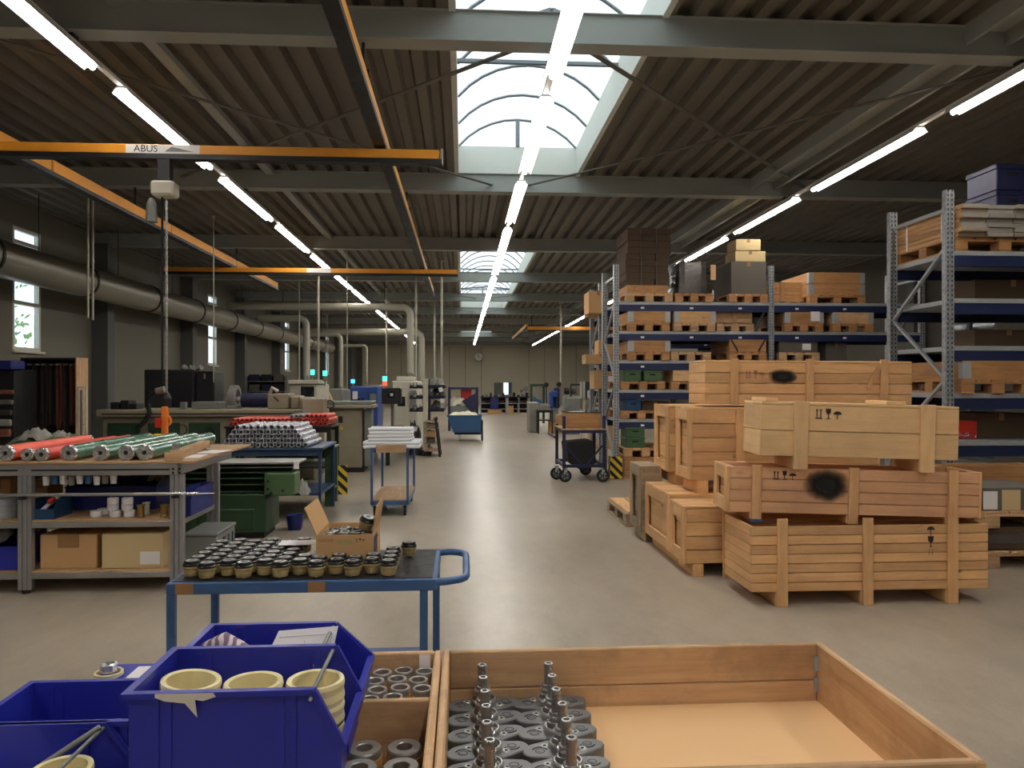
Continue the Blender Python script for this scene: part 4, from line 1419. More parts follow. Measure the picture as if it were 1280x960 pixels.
for xx, yy in ((0.02, 0.0), (w - 0.02, 0.0), (-0.08, 0.35), (w - 0.15, dp)):
    caster(t, xx, yy, 0.105, hz=0.235, side=True)
t2 = crate('dark pine box riding on the navy cart', (x0 + 0.06, cy + 0.06, 0.878), w - 0.1, 0.7, 0.0, 0.25, 1, (), (0, 0.2), 'rack', 'rack', lid=False, feet=False)
B(t2, 'film_cover', 'glass_dark', (-0.01, w - 0.09), (-0.01, 0.71), (0.252, 0.262), 0)
B(t2, 'paper_sheet', 'paper_white', (0.05, 0.3), (0.05, 0.3), (0.264, 0.266), 0)


# ------------------------------------------------------------------ foreground: platform, boxes, bins
ZP = 0.576
pf = thing('work_platform', 'low timber platform under the foreground boxes and bins', 'platform', (0, 0, 0))
for k in range(8):
    W(pf, 'plank', 'old', (-1.85, 1.2), (1.56 + k * 0.112, 1.668 + k * 0.112), (ZP - 0.03, ZP))
for x in (-1.8, -0.3, 1.1):
    for y in (1.6, 2.34):
        W(pf, 'leg', 'old', (x, x + 0.08), (y, y + 0.08), (0, ZP - 0.03))


def open_box(label, x0, x1, y0, y1, z0, z1, kind, th=0.022, floor='hardboard', divide=None, split=0.62):
    t = thing('wooden_box', label, 'box', (x0, y0, z0))
    w, d, h = x1 - x0, y1 - y0, z1 - z0
    for q0, q1 in ((0, h * (1 - split) - 0.001), (h * (1 - split) + 0.001, h)):
        W(t, 'board', kind, (th, w - th), (d - th, d), (q0, q1), 0.004)
        W(t, 'board', kind, (th, w - th), (0, th), (q0, q1), 0.004)
    W(t, 'board', kind, (0, th), (0, d), (0, h), 0.005)
    W(t, 'board', kind, (w - th, w), (0, d), (0, h), 0.005)
    B(t, 'base_sheet', floor, (th, w - th), (th, d - th), (0, 0.006), 0)
    if divide:
        W(t, 'divider', kind, (th, w - th), (divide - y0, divide - y0 + 0.02), (0.006, h - 0.012), 0.003)
    return t


ob = open_box('long weathered wooden box holding rows of shaft assemblies', -0.062, 1.16, 1.62, 2.41, ZP, 0.765, 'old')
for z in (0.04, 0.105):
    put('corner_hinge', MB().cyl((1.132, 2.382, z), (1.132, 2.382, z + 0.04), 0.006, 8), 'galvanised', ob) if False else B(ob, 'corner_hinge', 'galvanised', (1.187, 1.199), (0.755, 0.767), (z, z + 0.045), 0)
sb = open_box('wooden box with a divider holding steel rings beside the blue bins', -0.70, -0.066, 1.62, 2.41, ZP, 0.765, 'old', floor='cardboard', divide=2.06)
c_ = thing('paper_card', 'white card tucked against the side of the ring box', 'paper', (-0.095, 2.2, ZP + 0.008))
put('card', MB().bar((-0.022, 0.17, 0.09), (-0.022, 0.178, 0.178), 0.034, 0.001, (0, 1, 0)), 'paper_white', c_)

# shaft assemblies: lobed cast plate, flange and stepped shaft
def outline():
    """S-shaped lobed plate outline, long axis along x"""
    pts = []

    def lobe(cx, cy, r, a0, a1, n):
        for i in range(n + 1):
            t = math.radians(a0 + (a1 - a0) * i / n)
            pts.append((cx + r * math.cos(t), cy + r * math.sin(t)))
    lobe(0.068, 0.012, 0.031, -80, 70, 6)
    lobe(0.038, 0.026, 0.02, 70, 130, 3)
    lobe(-0.03, 0.022, 0.022, 80, 130, 3)
    lobe(-0.068, 0.008, 0.02, 110, 150, 2)
    lobe(-0.068, -0.012, 0.031, 150, 260, 5)
    lobe(-0.038, -0.026, 0.02, 250, 300, 3)
    lobe(0.03, -0.022, 0.022, 260, 310, 3)
    return [(x * 1.13, y * 1.04) for x, y in pts]


def shaft_part():
    t = thing('shaft_assembly', 'x', 'machine part', group='shaft assemblies in the wooden box')
    o = outline()
    put('plate', MB().prism(o, 2, 0.006, 0.05), 'cast_grey', t, bev=0.003)
    m = MB().prism([(x * 0.93, y * 0.9) for x, y in o], 2, 0.0, 0.006)
    put('plate_foot', m, 'black_steel', t)
    for x, y, r in ((-0.05, 0.012, 0.009), (0.048, -0.012, 0.009)):
        put('bolt_seat', MB().lathe([(r * 0.5, 0.052), (r, 0.0525), (r * 1.35, 0.0502)], 12, (x, y, 0)), 'machined_steel', t)
        put('bolt_hole', MB().cyl((x, y, 0.0495), (x, y, 0.0523), r * 0.55, 10), 'dark_hole', t)
    for x, y, a in ((-0.066, -0.014, 0.3), (0.066, 0.014, 0.3 + PI)):
        put('recess_ring', MB().lathe([(0.0105, 0.0502), (0.012, 0.0508), (0.0135, 0.0502)], 12, (x, y, 0)), 'black_steel', t)
        put('recess_boss', MB().lathe([(0.0, 0.0515), (0.006, 0.0515), (0.008, 0.0502)], 10, (x, y, 0)), 'cast_grey', t)
        put('slot', MB().pipe([(x + 0.0205 * math.cos(a + q * 0.35), y + 0.0205 * math.sin(a + q * 0.35), 0.0493) for q in range(8)], 0.0022, 6), 'dark_hole', t)
    put('flange', MB().lathe([(0.0, 0.05), (0.038, 0.05), (0.039, 0.062), (0.036, 0.067), (0.033, 0.067), (0.031, 0.058), (0.026, 0.058)], 22), 'machined_steel', t)
    put('shaft', MB().lathe([(0.026, 0.058), (0.0255, 0.078), (0.023, 0.08), (0.0205, 0.08), (0.02, 0.104), (0.018, 0.106), (0.0135, 0.106), (0.0132, 0.155), (0.0142, 0.156),
                             (0.0142, 0.166), (0.0125, 0.168), (0.008, 0.168), (0.007, 0.162), (0.0, 0.162)], 18, (-0.004, 0, 0)), 'shaft_steel', t)
    put('collar_ring', MB().lathe([(0.02, 0.09), (0.0235, 0.09), (0.0235, 0.096), (0.02, 0.096)], 18, (-0.004, 0, 0)), 'bright_steel', t)
    return t


sp0 = shaft_part()
k = 0
for j in range(6):
    for i in range(2):
        x = 0.066 + i * 0.201 + (rnd.uniform(-0.003, 0.003))
        y = 2.315 - j * 0.098
        lb = '%s shaft assembly from the back, %s column of the wooden box' % (ORD[j], ('outer', 'inner')[i])
        o = sp0 if k == 0 else dup(sp0, (0, 0, 0))
        o.location = (x, y, ZP + 0.007)
        o.rotation_euler = (0, 0, rnd.uniform(-0.06, 0.06))
        o['label'] = lb.replace('outer', 'ring box side').replace('inner', 'empty side')
        k += 1

# steel rings in the divided box
def ring_part(ro, ri, h, lower):
    t = thing('steel_ring', 'x', 'ring', group='x')
    put('ring', MB().lathe([(ri, h * 0.45), (ri, h), (ri * 1.08, h + 0.001), (ro * 0.95, h + 0.001), (ro, h * 0.92), (ro, h * 0.5), (ri, h * 0.45)], 24), 'machined_steel', t)
    put('backing', MB().lathe([(ri, 0), (ri, h * 0.45), (ro * 1.05, h * 0.5), (ro * 1.05, 0.0), (ri, 0)], 24), lower, t)
    return t


rp = ring_part(0.029, 0.0205, 0.035, 'ring_orange')
k = 0
for i in range(4):
    for j in range(4):
        for q in range(4):
            x = -0.115 - i * 0.064 - (0.025 if j % 2 else 0) * 0.6
            y = 2.335 - j * 0.066 + (0.012 if i % 2 else 0)
            if q == 3 and (i, j) == (0, 3):
                continue
            o = rp if k == 0 else dup(rp, (0, 0, 0))
            o.location = (x, y, ZP + 0.007 + q * 0.0365)
            o['label'] = 'small steel ring behind divider, %s column from shafts, %s row back, %s layer' % (ORD[i], ORD[j], ORD[q])
            o['group'] = 'small rings behind the divider'
            k += 1
rg = ring_part(0.044, 0.021, 0.04, 'ring_orange')
k = 0
for i in range(2):
    for j in range(3):
        for q in range(2):
            o = rg if k == 0 else dup(rg, (0, 0, 0))
            o.location = (-0.15 - i * 0.102, 1.985 - j * 0.1, ZP + 0.007 + q * 0.0415)
            o['label'] = ('upper', 'lower')[1 - q] + ' large steel ring, %s from the divider in the column %s' % (ORD[j], ('at the shaft box', 'at the bins')[i])
            o['group'] = 'large rings in front of the divider'
            k += 1


# blue picking bins, open end towards the shaft box
def bin_(label, loc, L, Wd, H, lip, top, m='bin_blue', rod=True, name='picking_bin', rotz=0.0, cat='bin', group=None):
    t = thing(name, label, cat, loc, rotz, group)
    e = 0.005
    s = MB()
    side = [(0.0, 0.0), (L, 0.0), (L, lip), (top, H), (0.0, H)]
    s.prism(side, 1, 0.0, e).prism(side, 1, Wd - e, Wd)
    s.box(0, e, e, Wd - e, 0, H).box(L - e, L, e, Wd - e, 0, lip).box(e, L - e, e, Wd - e, 0, e)
    put('shell', s, m, t)
    r = MB()
    r.box(-0.012, top, -0.012, 0.0, H - 0.012, H).box(-0.012, top, Wd, Wd + 0.012, H - 0.012, H).box(-0.012, 0.0, 0.0, Wd, H - 0.012, H)
    for y in (-0.006, Wd + 0.006):
        r.bar((top, y, H - 0.006), (L + 0.004, y, lip - 0.002), 0.012, 0.012)
    r.box(L, L + 0.012, -0.012, Wd + 0.012, lip - 0.012, lip)
    put('rim', r, m, t)
    for x in (0.05, 0.075, top - 0.075, top - 0.05):
        for y0, y1 in ((-0.004, 0.0), (Wd - e - 0.003, Wd - e)):
            B(t, 'side_rib', m, (x, x + 0.012), (y0, y1), (0.004, H - 0.013), 0)
    if rod:
        put('cross_rod', MB().cyl((top - 0.006, -0.006, H - 0.012), (top - 0.006, Wd + 0.006, H - 0.012), 0.005, 8), 'machine_grey', t)
        put('rod_cap', MB().cyl((top - 0.006, -0.018, H - 0.018), (top - 0.006, -0.012, H - 0.018), 0.004, 8), 'bright_steel', t)
    B(t, 'label_holder', m, (L + 0.001, L + 0.004), (Wd * 0.3, Wd * 0.7), (0.012, lip - 0.014), 0)
    return t


A = bin_('big blue bin holding cream rings with torn tape on its side', (-0.69, 1.63, 0.768), 0.435, 0.262, 0.194, 0.078, 0.38)
Bn = bin_('blue bin behind the cream ring bin holding a glove and drawing', (-0.69, 1.905, 0.768), 0.43, 0.262, 0.165, 0.07, 0.335)
Cn = bin_('blue bin standing lower and further back at the picture edge', (-1.205, 1.965, ZP), 0.48, 0.262, 0.187, 0.075, 0.41)
Dn = bin_('nearest low blue bin in the corner with white sheet and rod', (-1.3, 1.69, ZP), 0.5, 0.262, 0.187, 0.075, 0.42)
m = MB()
m.prism([(0.058, 0.1935), (0.175, 0.1925), (0.18, 0.185), (0.155, 0.177), (0.138, 0.18), (0.143, 0.143), (0.118, 0.173), (0.078, 0.178), (0.058, 0.186)], 1, -0.0138, -0.0125)
put('torn_tape', m, 'tape_clear', A)


def cream_ring(ro, h):
    t = thing('cream_ring', 'x', 'ring', group='cream plastic rings in the bins')
    ri = ro * 0.8
    put('ring_wall', MB().lathe([(ri, 0), (ro * 0.96, 0), (ro, h * 0.2), (ro * 0.965, h * 0.5), (ro, h * 0.8), (ro * 0.97, h * 0.97), (ro * 0.9, h), (ri, h * 0.95), (ri, 0)], 32), 'ring_cream', t)
    return t


cr = cream_ring(0.066, 0.05)
k = 0
for sx, y, n, nm in ((-0.615, 1.765, 3, 'rear'), (-0.474, 1.77, 3, 'middle'), (-0.336, 1.775, 3, 'open end')):
    for q in range(n):
        o = cr if k == 0 else dup(cr, (0, 0, 0))
        o.location = (sx, y, 0.775 + q * 0.0505 + (0.01 if nm == 'rear' and q == 2 else 0))
        o['label'] = '%s cream plastic ring of the %s stack in the big blue bin' % (('bottom', 'middle', 'top')[q], nm)
        if nm == 'rear' and q == 2:
            o.rotation_euler = (0.0, 0.1, 0)
        k += 1
for loc, lb in (((-0.94, 2.10, ZP + 0.006), 'in the rear low bin, lower'), ((-0.94, 2.10, ZP + 0.0565), 'in the rear low bin, upper'), ((-0.905, 1.79, ZP + 0.006), 'in the nearest low bin, lower'), ((-0.905, 1.79, ZP + 0.0565), 'in the nearest low bin, middle'), ((-0.905, 1.79, ZP + 0.107), 'in the nearest low bin, topmost')):
    dup(cr, loc, 0, 'cream plastic ring lying ' + lb)
# rod and white sheet in the nearest bin
tag(put('steel_rod', MB().cyl((-1.06, 1.72, ZP + 0.1), (-0.885, 1.93, ZP + 0.185), 0.007, 8), 'machine_grey'), 'grey rod leaning in the nearest low blue bin', 'rod')
bpy.data.objects['steel_rod'].location.z += 0.0


def soft(name, label, cat, loc, size, m, seed, freq=5.0, amp=0.3, nx=18, ny=14):
    """crumpled cloth-like lump: a displaced dome"""
    v, f = [], []
    for j in range(ny + 1):
        for i in range(nx + 1):
            u, w = i / nx * 2 - 1, j / ny * 2 - 1
            r2 = min(1.0, u * u * 0.9 + w * w * 0.9)
            z = (1 - r2) ** 0.6
            n_ = noise.noise(Vector((u * freq * 0.4 + seed, w * freq * 0.4, seed * 1.7)))
            n2 = noise.noise(Vector((u * freq + seed, w * freq, seed * 0.7)))
            z = max(0.0, z * (1 + amp * n_ * 1.5) + amp * 0.4 * n2 * (z > 0))
            k_ = 1 + 0.12 * n_
            v.append((u * size[0] / 2 * k_, w * size[1] / 2 * k_, z * size[2]))
    for j in range(ny):
        for i in range(nx):
            a = j * (nx + 1) + i
            f.append((a, a + 1, a + nx + 2, a + nx + 1))
    mb_ = MB().add(v, f, True)
    o = put(name, mb_, m, None, loc)
    return tag(o, label, cat)


soft('white_sheet', 'white cloth sheet bulging in the nearest low blue bin', 'cloth', (-1.23, 1.82, ZP + 0.006), (0.34, 0.24, 0.185), 'paper_white', 2.0, 3, 0.08)
gl = thing('work_glove', 'striped knitted work glove draped over the rear bin edge', 'glove', (-0.60, 2.03, 0.775))
def glove_mesh():
    m_ = MB()
    m_.pipe([(-0.06, 0.0, 0.10), (-0.05, 0.0, 0.135), (-0.02, 0.0, 0.15), (0.015, -0.005, 0.13), (0.05, -0.01, 0.105), (0.085, -0.012, 0.098)], 0.03, 12)
    return m_
put('glove_palm', glove_mesh(), 'striped_knit', gl)
for k, (dx, dy, dz) in enumerate(((0.035, 0.02, 0.0), (0.04, 0.0, -0.004), (0.036, -0.02, -0.002), (0.028, -0.036, 0.0))):
    put('finger', MB().pipe([(0.07, dy * 0.8, 0.1), (0.09, dy, 0.103), (0.07 + dx + 0.02, dy * 1.1, 0.096), (0.07 + dx + 0.035, dy * 1.15, 0.09)], 0.0115, 8), 'striped_knit', gl)
put('finger', MB().pipe([(-0.01, -0.02, 0.14), (0.01, -0.035, 0.125), (0.03, -0.042, 0.11)], 0.012, 8), 'striped_knit', gl)
put('cuff', MB().pipe([(-0.06, 0.0, 0.105), (-0.065, 0.0, 0.08), (-0.062, 0.0, 0.03)], 0.034, 12), 'striped_knit', gl)
pd = thing('drawing_sheet', 'white technical drawing sheet standing tilted in the rear blue bin', 'paper', (-0.44, 2.10, 0.842))
m = MB()
m.add([(-0.095, -0.04, 0.0), (0.085, -0.04, 0.0), (0.1, 0.02, 0.095), (-0.06, 0.02, 0.085)], [(0, 1, 2, 3)])
m.add([(-0.095, -0.0392, -0.001), (0.085, -0.0392, -0.001), (0.1, 0.0208, 0.094), (-0.06, 0.0208, 0.084)], [(3, 2, 1, 0)])
put('sheet', m, 'paper_white', pd)
n_ = (Vector((0, -0.85, 0.53))).normalized() * 0.0012
def on_sheet(u, w):
    a = Vector((-0.095, -0.04, 0)).lerp(Vector((0.085, -0.04, 0)), u)
    b = Vector((-0.06, 0.02, 0.085)).lerp(Vector((0.1, 0.02, 0.095)), u)
    return a.lerp(b, w) + n_
for a, b in (((0.06, 0.82), (0.93, 0.82)), ((0.93, 0.82), (0.93, 0.08)), ((0.5, 0.7), (0.62, 0.3))):
    put('drawn_line', MB().bar(on_sheet(*a), on_sheet(*b), 0.0012, 0.0004), 'machine_grey', pd)
# small carton behind the bins with a card, a ring and a nut on it
carton('small closed blue box behind the cream ring bin carrying a card', -1.07, -0.80, 2.255, 2.40, ZP, 0.748, 'bin_blue', False)
dup(cr, (-1.03, 2.30, 0.7495), 0, 'cream plastic ring lying flat on the small closed blue box').scale = (0.6, 0.6, 0.25)
tag(put('white_card', MB().box(-0.97, -0.86, 2.27, 2.36, 0.0, 0.003), 'paper_white', None, (0, 0, 0.7495)), 'white card lying on the small closed blue box', 'paper')
t = tag(put('steel_nut', MB().lathe([(0.012, 0), (0.024, 0), (0.024, 0.022), (0.02, 0.026), (0.012, 0.026), (0.012, 0)], 12), 'bright_steel', None, (-1.03, 2.30, 0.7615)), 'bright steel bush lying on the small closed blue box', 'bush')

# ------------------------------------------------------------------ blue trolley with capped parts
TY0, TY1 = 3.36, 3.98
TX0, TX1 = gx(207, TY0), gx(546, TY0)
TZ = 0.745
t = thing('blue_trolley', 'blue steel trolley with black rubber top and tubular push handle', 'trolley', (TX0, TY0, 0))
w, d = TX1 - TX0, TY1 - TY0
for y in (0.0, d - 0.03):
    B(t, 'frame_rail', 'trolley_blue', (0, w), (y, y + 0.03), (TZ - 0.05, TZ), 0.004)
for x in (0.0, w - 0.03):
    B(t, 'frame_rail', 'trolley_blue', (x, x + 0.03), (0.03, d - 0.03), (TZ - 0.05, TZ), 0.004)
B(t, 'rubber_top', 'black_plastic', (0.02, w - 0.02), (0.02, d - 0.02), (TZ - 0.012, TZ + 0.003), 0.001)
for x in (0.0, w - 0.075):
    for y in (0.002, d - 0.037):
        x = x + 0.035 if y > 0.1 and x > 0.1 else x
        B(t, 'leg', 'trolley_blue', (x, x + 0.035), (y, y + 0.035), (0.2, TZ - 0.05), 0.004)
B(t, 'lower_shelf', 'trolley_blue', (0.036, w - 0.076), (0.0, d), (0.2, 0.24), 0.004)
for x in (0.04, 0.6):
    B(t, 'brown_patch', 'brown_tape', (x, x + 0.075), (-0.0015, 0.0), (TZ - 0.048, TZ - 0.001), 0)
hp = [(w - 0.04, 0.02, TZ - 0.02), (w + 0.04, 0.02, TZ - 0.015)] + [(w + 0.04 + 0.09 * math.sin(a), 0.11 - 0.09 * math.cos(a), TZ - 0.012) for a in [PI / 2 * k / 5 for k in range(1, 6)]]
hp += [(w + 0.13, d - 0.14, TZ - 0.012)] + [(w + 0.04 + 0.09 * math.cos(a), d - 0.11 + 0.09 * math.sin(a), TZ - 0.012) for a in [PI / 2 * k / 5 for k in range(1, 6)]] + [(w - 0.04, d - 0.02, TZ - 0.02)]
put('push_handle', MB().pipe(hp, 0.017, 12), 'trolley_blue', t)
for x in (0.05, w - 0.1):
    for y in (0.06, d - 0.06):
        caster(t, x, y, 0.08, hz=0.2)


def cap_part():
    t = thing('capped_part', 'x', 'machine part', group='x')
    put('sleeve', MB().lathe([(0.0, 0.008), (0.031, 0.008), (0.034, 0.02), (0.035, 0.038), (0.0385, 0.042), (0.0385, 0.05), (0.034, 0.051)], 20), 'cap_tan', t)
    c = put('cap', MB().lathe([(0.0385, 0.05), (0.0385, 0.057), (0.0345, 0.06), (0.0325, 0.071), (0.03, 0.073), (0.0, 0.073)], 20), 'cap_black', t)
    put('cap_mark', MB().lathe([(0.014, 0.0115), (0.0155, 0.0118), (0.0235, 0.0118), (0.0245, 0.0115)], 16, (0, 0, 0.0005)), 'cap_mark', c)
    put('foot', MB().lathe([(0.0, 0.0), (0.012, 0.0), (0.013, 0.008)], 10), 'bright_steel', t)
    return t


cp = cap_part()
cp.location = (gx(511, 3.80), 3.80, TZ + 0.0035)
cp['label'] = 'single capped part standing alone near the trolley handle'
BX0, BX1 = gx(395, 3.60), gx(466, 3.60)
BYF, BYB = 3.60, 3.92
x0c = gx(240, 3.46)
for i in range(12):
    for j in range(7):
        x = x0c + i * 0.0785 + rnd.uniform(-0.002, 0.002)
        y = TY0 + 0.06 + j * 0.0835 + (0.042 if i % 2 == 0 else 0.0) + rnd.uniform(-0.002, 0.002)
        if y > TY1 - 0.045 or x > gx(492, y):
            continue
        if BX0 - 0.045 < x < BX1 + 0.045 and BYF - 0.045 < y < BYB + 0.045:
            continue
        o = dup(cp, (x, y, TZ + 0.0035), rnd.uniform(0, 6), '%s capped part from the trolley front in the %s column from the workbench' % (ORD[j], ORD[i]), 'capped parts packed on the trolley')
t = thing('open_carton', 'open cardboard carton with raised flaps standing among the capped parts', 'box', (BX0, BYF, TZ + 0.0035))
w, d, h = BX1 - BX0, BYB - BYF, 0.15
B(t, 'front_panel', 'cardboard', (0, w), (0, 0.004), (0, h), 0)
B(t, 'back_panel', 'cardboard', (0, w), (d - 0.004, d), (0, h), 0)
B(t, 'side_panel', 'cardboard', (0, 0.004), (0.004, d - 0.004), (0, h), 0)
B(t, 'side_panel', 'cardboard', (w - 0.004, w), (0.004, d - 0.004), (0, h), 0)
B(t, 'base_panel', 'cardboard', (0.004, w - 0.004), (0.004, d - 0.004), (0, 0.005), 0)
put('flap', MB().add([(0, 0, h), (0, d, h), (-0.055, d, h + 0.125), (-0.055, 0.0, h + 0.125), (0.004, 0, h), (0.004, d, h), (-0.051, d, h + 0.126), (-0.051, 0.0, h + 0.126)],
                     [(0, 1, 2, 3), (4, 7, 6, 5), (0, 4, 5, 1), (2, 6, 7, 3), (0, 3, 7, 4), (1, 5, 6, 2)]), 'cardboard', t)
put('flap', MB().add([(w - 0.004, 0, h), (w - 0.004, d, h), (w + 0.016, d, h + 0.135), (w + 0.016, 0.0, h + 0.135), (w, 0, h), (w, d, h), (w + 0.02, d, h + 0.135), (w + 0.02, 0.0, h + 0.135)],
                     [(0, 1, 2, 3), (4, 7, 6, 5), (0, 4, 5, 1), (2, 6, 7, 3), (0, 3, 7, 4), (1, 5, 6, 2)]), 'cardboard', t)
m = MB()
pts = [(w * 0.5 + sx * 0.028 + 0.011 * math.cos(a), h - 0.033 + 0.011 * math.sin(a)) for sx, rng in ((1, (-90, 90)), (-1, (90, 270))) for a in [math.radians(rng[0] + (rng[1] - rng[0]) * k / 6) for k in range(7)]]
m.prism(pts, 1, -0.0012, 0.0002)
put('hand_hole', m, 'cap_tan', t)
link('printed_word', text_mesh('NACHI', 0.022, 'printed_word'), 'print_red', t, (w * 0.17, -0.001, h - 0.026), (PI / 2, 0, 0))
symbols(t, w * 0.7, h - 0.034, 0.016, 'print_dark', y=-0.0004)
B(t, 'printed_panel', 'navy_paint', (w + 0.0002, w + 0.0012), (d * 0.12, d * 0.55), (0.02, h - 0.02), 0)
k = 0
for i in range(4):
    for j in range(4):
        x, y = BX0 + 0.042 + i * (w - 0.084) / 3, BYF + 0.045 + j * (d - 0.09) / 3
        lb = 'capped part in the open carton, %s row from the front, %s from the workbench' % (ORD[j], ORD[i])
        o = dup(cp, (x, y, TZ + 0.058 + rnd.uniform(0, 0.008)), rnd.uniform(0, 6), lb, 'capped parts inside the carton')
        o.rotation_euler = (rnd.uniform(-0.15, 0.15), rnd.uniform(-0.15, 0.15), 0)
dup(cp, (BX0 + w - 0.065, BYF + 0.21, TZ + 0.135), 0, 'capped part sticking up on top of the full open carton', 'loose capped parts').rotation_euler = (0.2, 0.3, 0)
sh = tag(put('paper_sheet', MB().box(0, 0.235, 0, 0.11, 0, 0.002), 'paper_white', None, (gx(349, 3.75), 3.72, TZ + 0.0815), (0, 0, 0.06)), 'white sheet lying on the capped parts beside the carton', 'paper')


# ------------------------------------------------------------------ aluminium workbench with rollers
WY = 5.9 + 0.17
WXR, WXM = gx(222, WY), gx(33, WY)
t = thing('profile_workbench', 'aluminium profile workbench with two shelves loaded with boxes', 'workbench', (WXR, WY, 0))
bay = WXR - WXM


def profile_post(p, x, y, z0, z1, sx=0.1, sy=0.05):
    """slotted extrusion: four ribs round a core"""
    o_ = put('leg', MB().prism([(x - sx / 2, y - sy / 2), (x - 0.012 - 0.012, y - sy / 2), (x - 0.02, y - sy / 2 + 0.01), (x - 0.012, y - sy / 2), (x + 0.012, y - sy / 2), (x + 0.02, y - sy / 2 + 0.01), (x + 0.024, y - sy / 2), (x + sx / 2, y - sy / 2), (x + sx / 2, y + sy / 2), (x - sx / 2, y + sy / 2)], 2, z0, z1), 'aluminium', p)
    return o_


BDEP = 1.62
for x in (0.0, -bay, -2 * bay):
    for y in ((0.0, 0.85) if x == 0.0 else (0.0, 0.85, BDEP - 0.05)):
        profile_post(t, x, y, 0.03, 0.9)
        put('foot', MB().cyl((x, y, 0), (x, y, 0.03), 0.03, 10), 'black_rubber', t)
for i in range(2):
    xa, xb = -(i + 1) * bay + 0.05, -i * bay - 0.05
    for z in (0.11, 0.5):
        B(t, 'shelf_rail', 'aluminium', (xa, xb), (-0.02, 0.02), (z, z + 0.045), 0.003)
        B(t, 'shelf_rail', 'aluminium', (xa, xb), (0.83, 0.87), (z, z + 0.045), 0.003)
        W(t, 'shelf_board', 'bench', (xa, xb), (-0.018, 0.86), (z + 0.045, z + 0.06))
    B(t, 'top_rail', 'aluminium', (xa - 0.05, xb + 0.05), (-0.025, 0.025), (0.9, 0.985), 0.003)
    B(t, 'rail_groove', 'black_steel', (xa, xb), (-0.0262, -0.0252), (0.935, 0.948), 0)
for x in (0.0, -2 * bay):
    for z in (0.11, 0.5, 0.9):
        B(t, 'side_rail', 'aluminium', (x - 0.02, x + 0.02), (0.026, 0.82), (z, z + 0.045), 0.003)
    B(t, 'side_rail', 'aluminium', (x - 0.025, x + 0.025), (0.026, 1.3), (0.9, 0.985), 0.003)
for x in (-0.025, 0.025):
    for z in (0.915, 0.945):
        put('profile_bore', MB().cyl((x, -0.029, z), (x, -0.026, z), 0.009, 8), 'dark_hole', t) if x else None
W(t, 'worktop', 'bench', (-2 * bay - 0.05, 0.12), (-0.03, BDEP), (0.986, 1.006))
for x in (0.0, -bay):
    B(t, 'rod_bracket', 'black_steel', (x - 0.02, x + 0.02), (-0.075, -0.026), (0.725, 0.745), 0)
ZT = 1.006
# long steel rod resting on brackets in front of the bench
rz = 0.758
t = thing('steel_bar', 'long thin steel bar held in front of the workbench', 'bar', (WXR, WY - 0.055, rz))
put('bar_section', MB().cyl((-2.0, 0, 0), (-0.05, 0, 0), 0.0125, 10), 'machined_steel', t)
put('bar_section', MB().cyl((-0.05, 0, 0), (0.17, 0, 0.0), 0.011, 10), 'bright_steel', t)
put('bar_tip', MB().cyl((0.17, 0, 0), (0.3, 0, 0.0), 0.006, 8), 'machined_steel', t)


# rollers on the bench
def roller(label, x, y, ln, m, r=0.06):
    t = thing('roller', label, 'roller', (x, y, ZT), group='rollers on the workbench')
    put('roller_sleeve', MB().cyl((0, 0.035, r), (0, ln - 0.035, r), r * 0.97, 24), m, t)
    for a, s in ((0.0, 1), (ln, -1)):
        e = put('steel_end', MB().lathe([(0.012, 0.012 * s), (0.018, 0.0), (r * 0.9, 0.0), (r, 0.006 * s), (r, 0.035 * s)], 24, (0, a, r), axis=1), 'bright_steel', t)
        put('end_bore', MB().cyl((0, a + 0.004 * s, r), (0, a + 0.014 * s, r), 0.014, 12), 'dark_hole', t)
    return t


for px, m, ln, lb, r in ((6, 'orange_red', 1.3, 'orange red roller at the picture edge', 0.062), (33, 'red_paint', 1.5, 'red roller lying between the orange and the other red one', 0.05),
                         (51, 'red_paint', 1.55, 'red roller lying next to the green ones', 0.052), (85, 'roller_green', 1.5, 'first green roller beside the red ones', 0.062),
                         (125, 'roller_green', 1.5, 'second green roller from the red ones', 0.062), (157, 'roller_green', 1.5, 'third green roller from the red ones', 0.062),
                         (180, 'roller_green', 1.53, 'last green roller beside the wooden stop block', 0.062)):
    y = WY + 0.02
    roller(lb + ' on the workbench', gx(px, y), y, ln, m, r)
t = thing('stop_block', 'wooden stop rail along the workbench edge with two steel pins', 'block', (gx(212, WY), WY - 0.02, ZT), math.radians(6.5))
W(t, 'rail', 'bench', (0.0, 0.06), (0.02, 1.2), (0, 0.075))
W(t, 'front_block', 'bench', (-0.03, 0.1), (-0.01, 0.02), (-0.0, 0.065))
for x, y in ((0.012, 0.1), (0.045, 0.1)):
    put('steel_pin', MB().cyl((x, y, 0.07), (x, y, 0.13), 0.014, 10), 'bright_steel', t)
for k, (px, y, rz_) in enumerate(((246, WY + 0.35, 0.1), (262, WY + 0.75, -0.2))):
    o = tag(put('paper_sheet', MB().box(-0.09, 0.1, -0.15, 0.15, 0, 0.002), 'paper_white', None, (WXR - 0.02 + 0.05 * k, y, ZT + 0.001 + 0.0025 * k), (0, 0, rz_)),
            ('white paper nearer the front on the workbench end', 'white paper further back on the workbench end')[k], 'paper')
tag(put('steel_bush', MB().lathe([(0.02, 0), (0.035, 0), (0.035, 0.02), (0.02, 0.02), (0.02, 0)], 14), 'bright_steel', None, (gx(258, WY + 0.95), WY + 0.95, ZT + 0.0008)), 'flat steel bush lying behind the papers on the workbench', 'bush')
soft('cloth_heap', 'green cloth heap lying behind the rollers', 'cloth', (gx(70, 8.3), 8.3, 0.85), (1.1, 0.7, 0.22), 'cloth_green', 4.0, 6, 0.3)
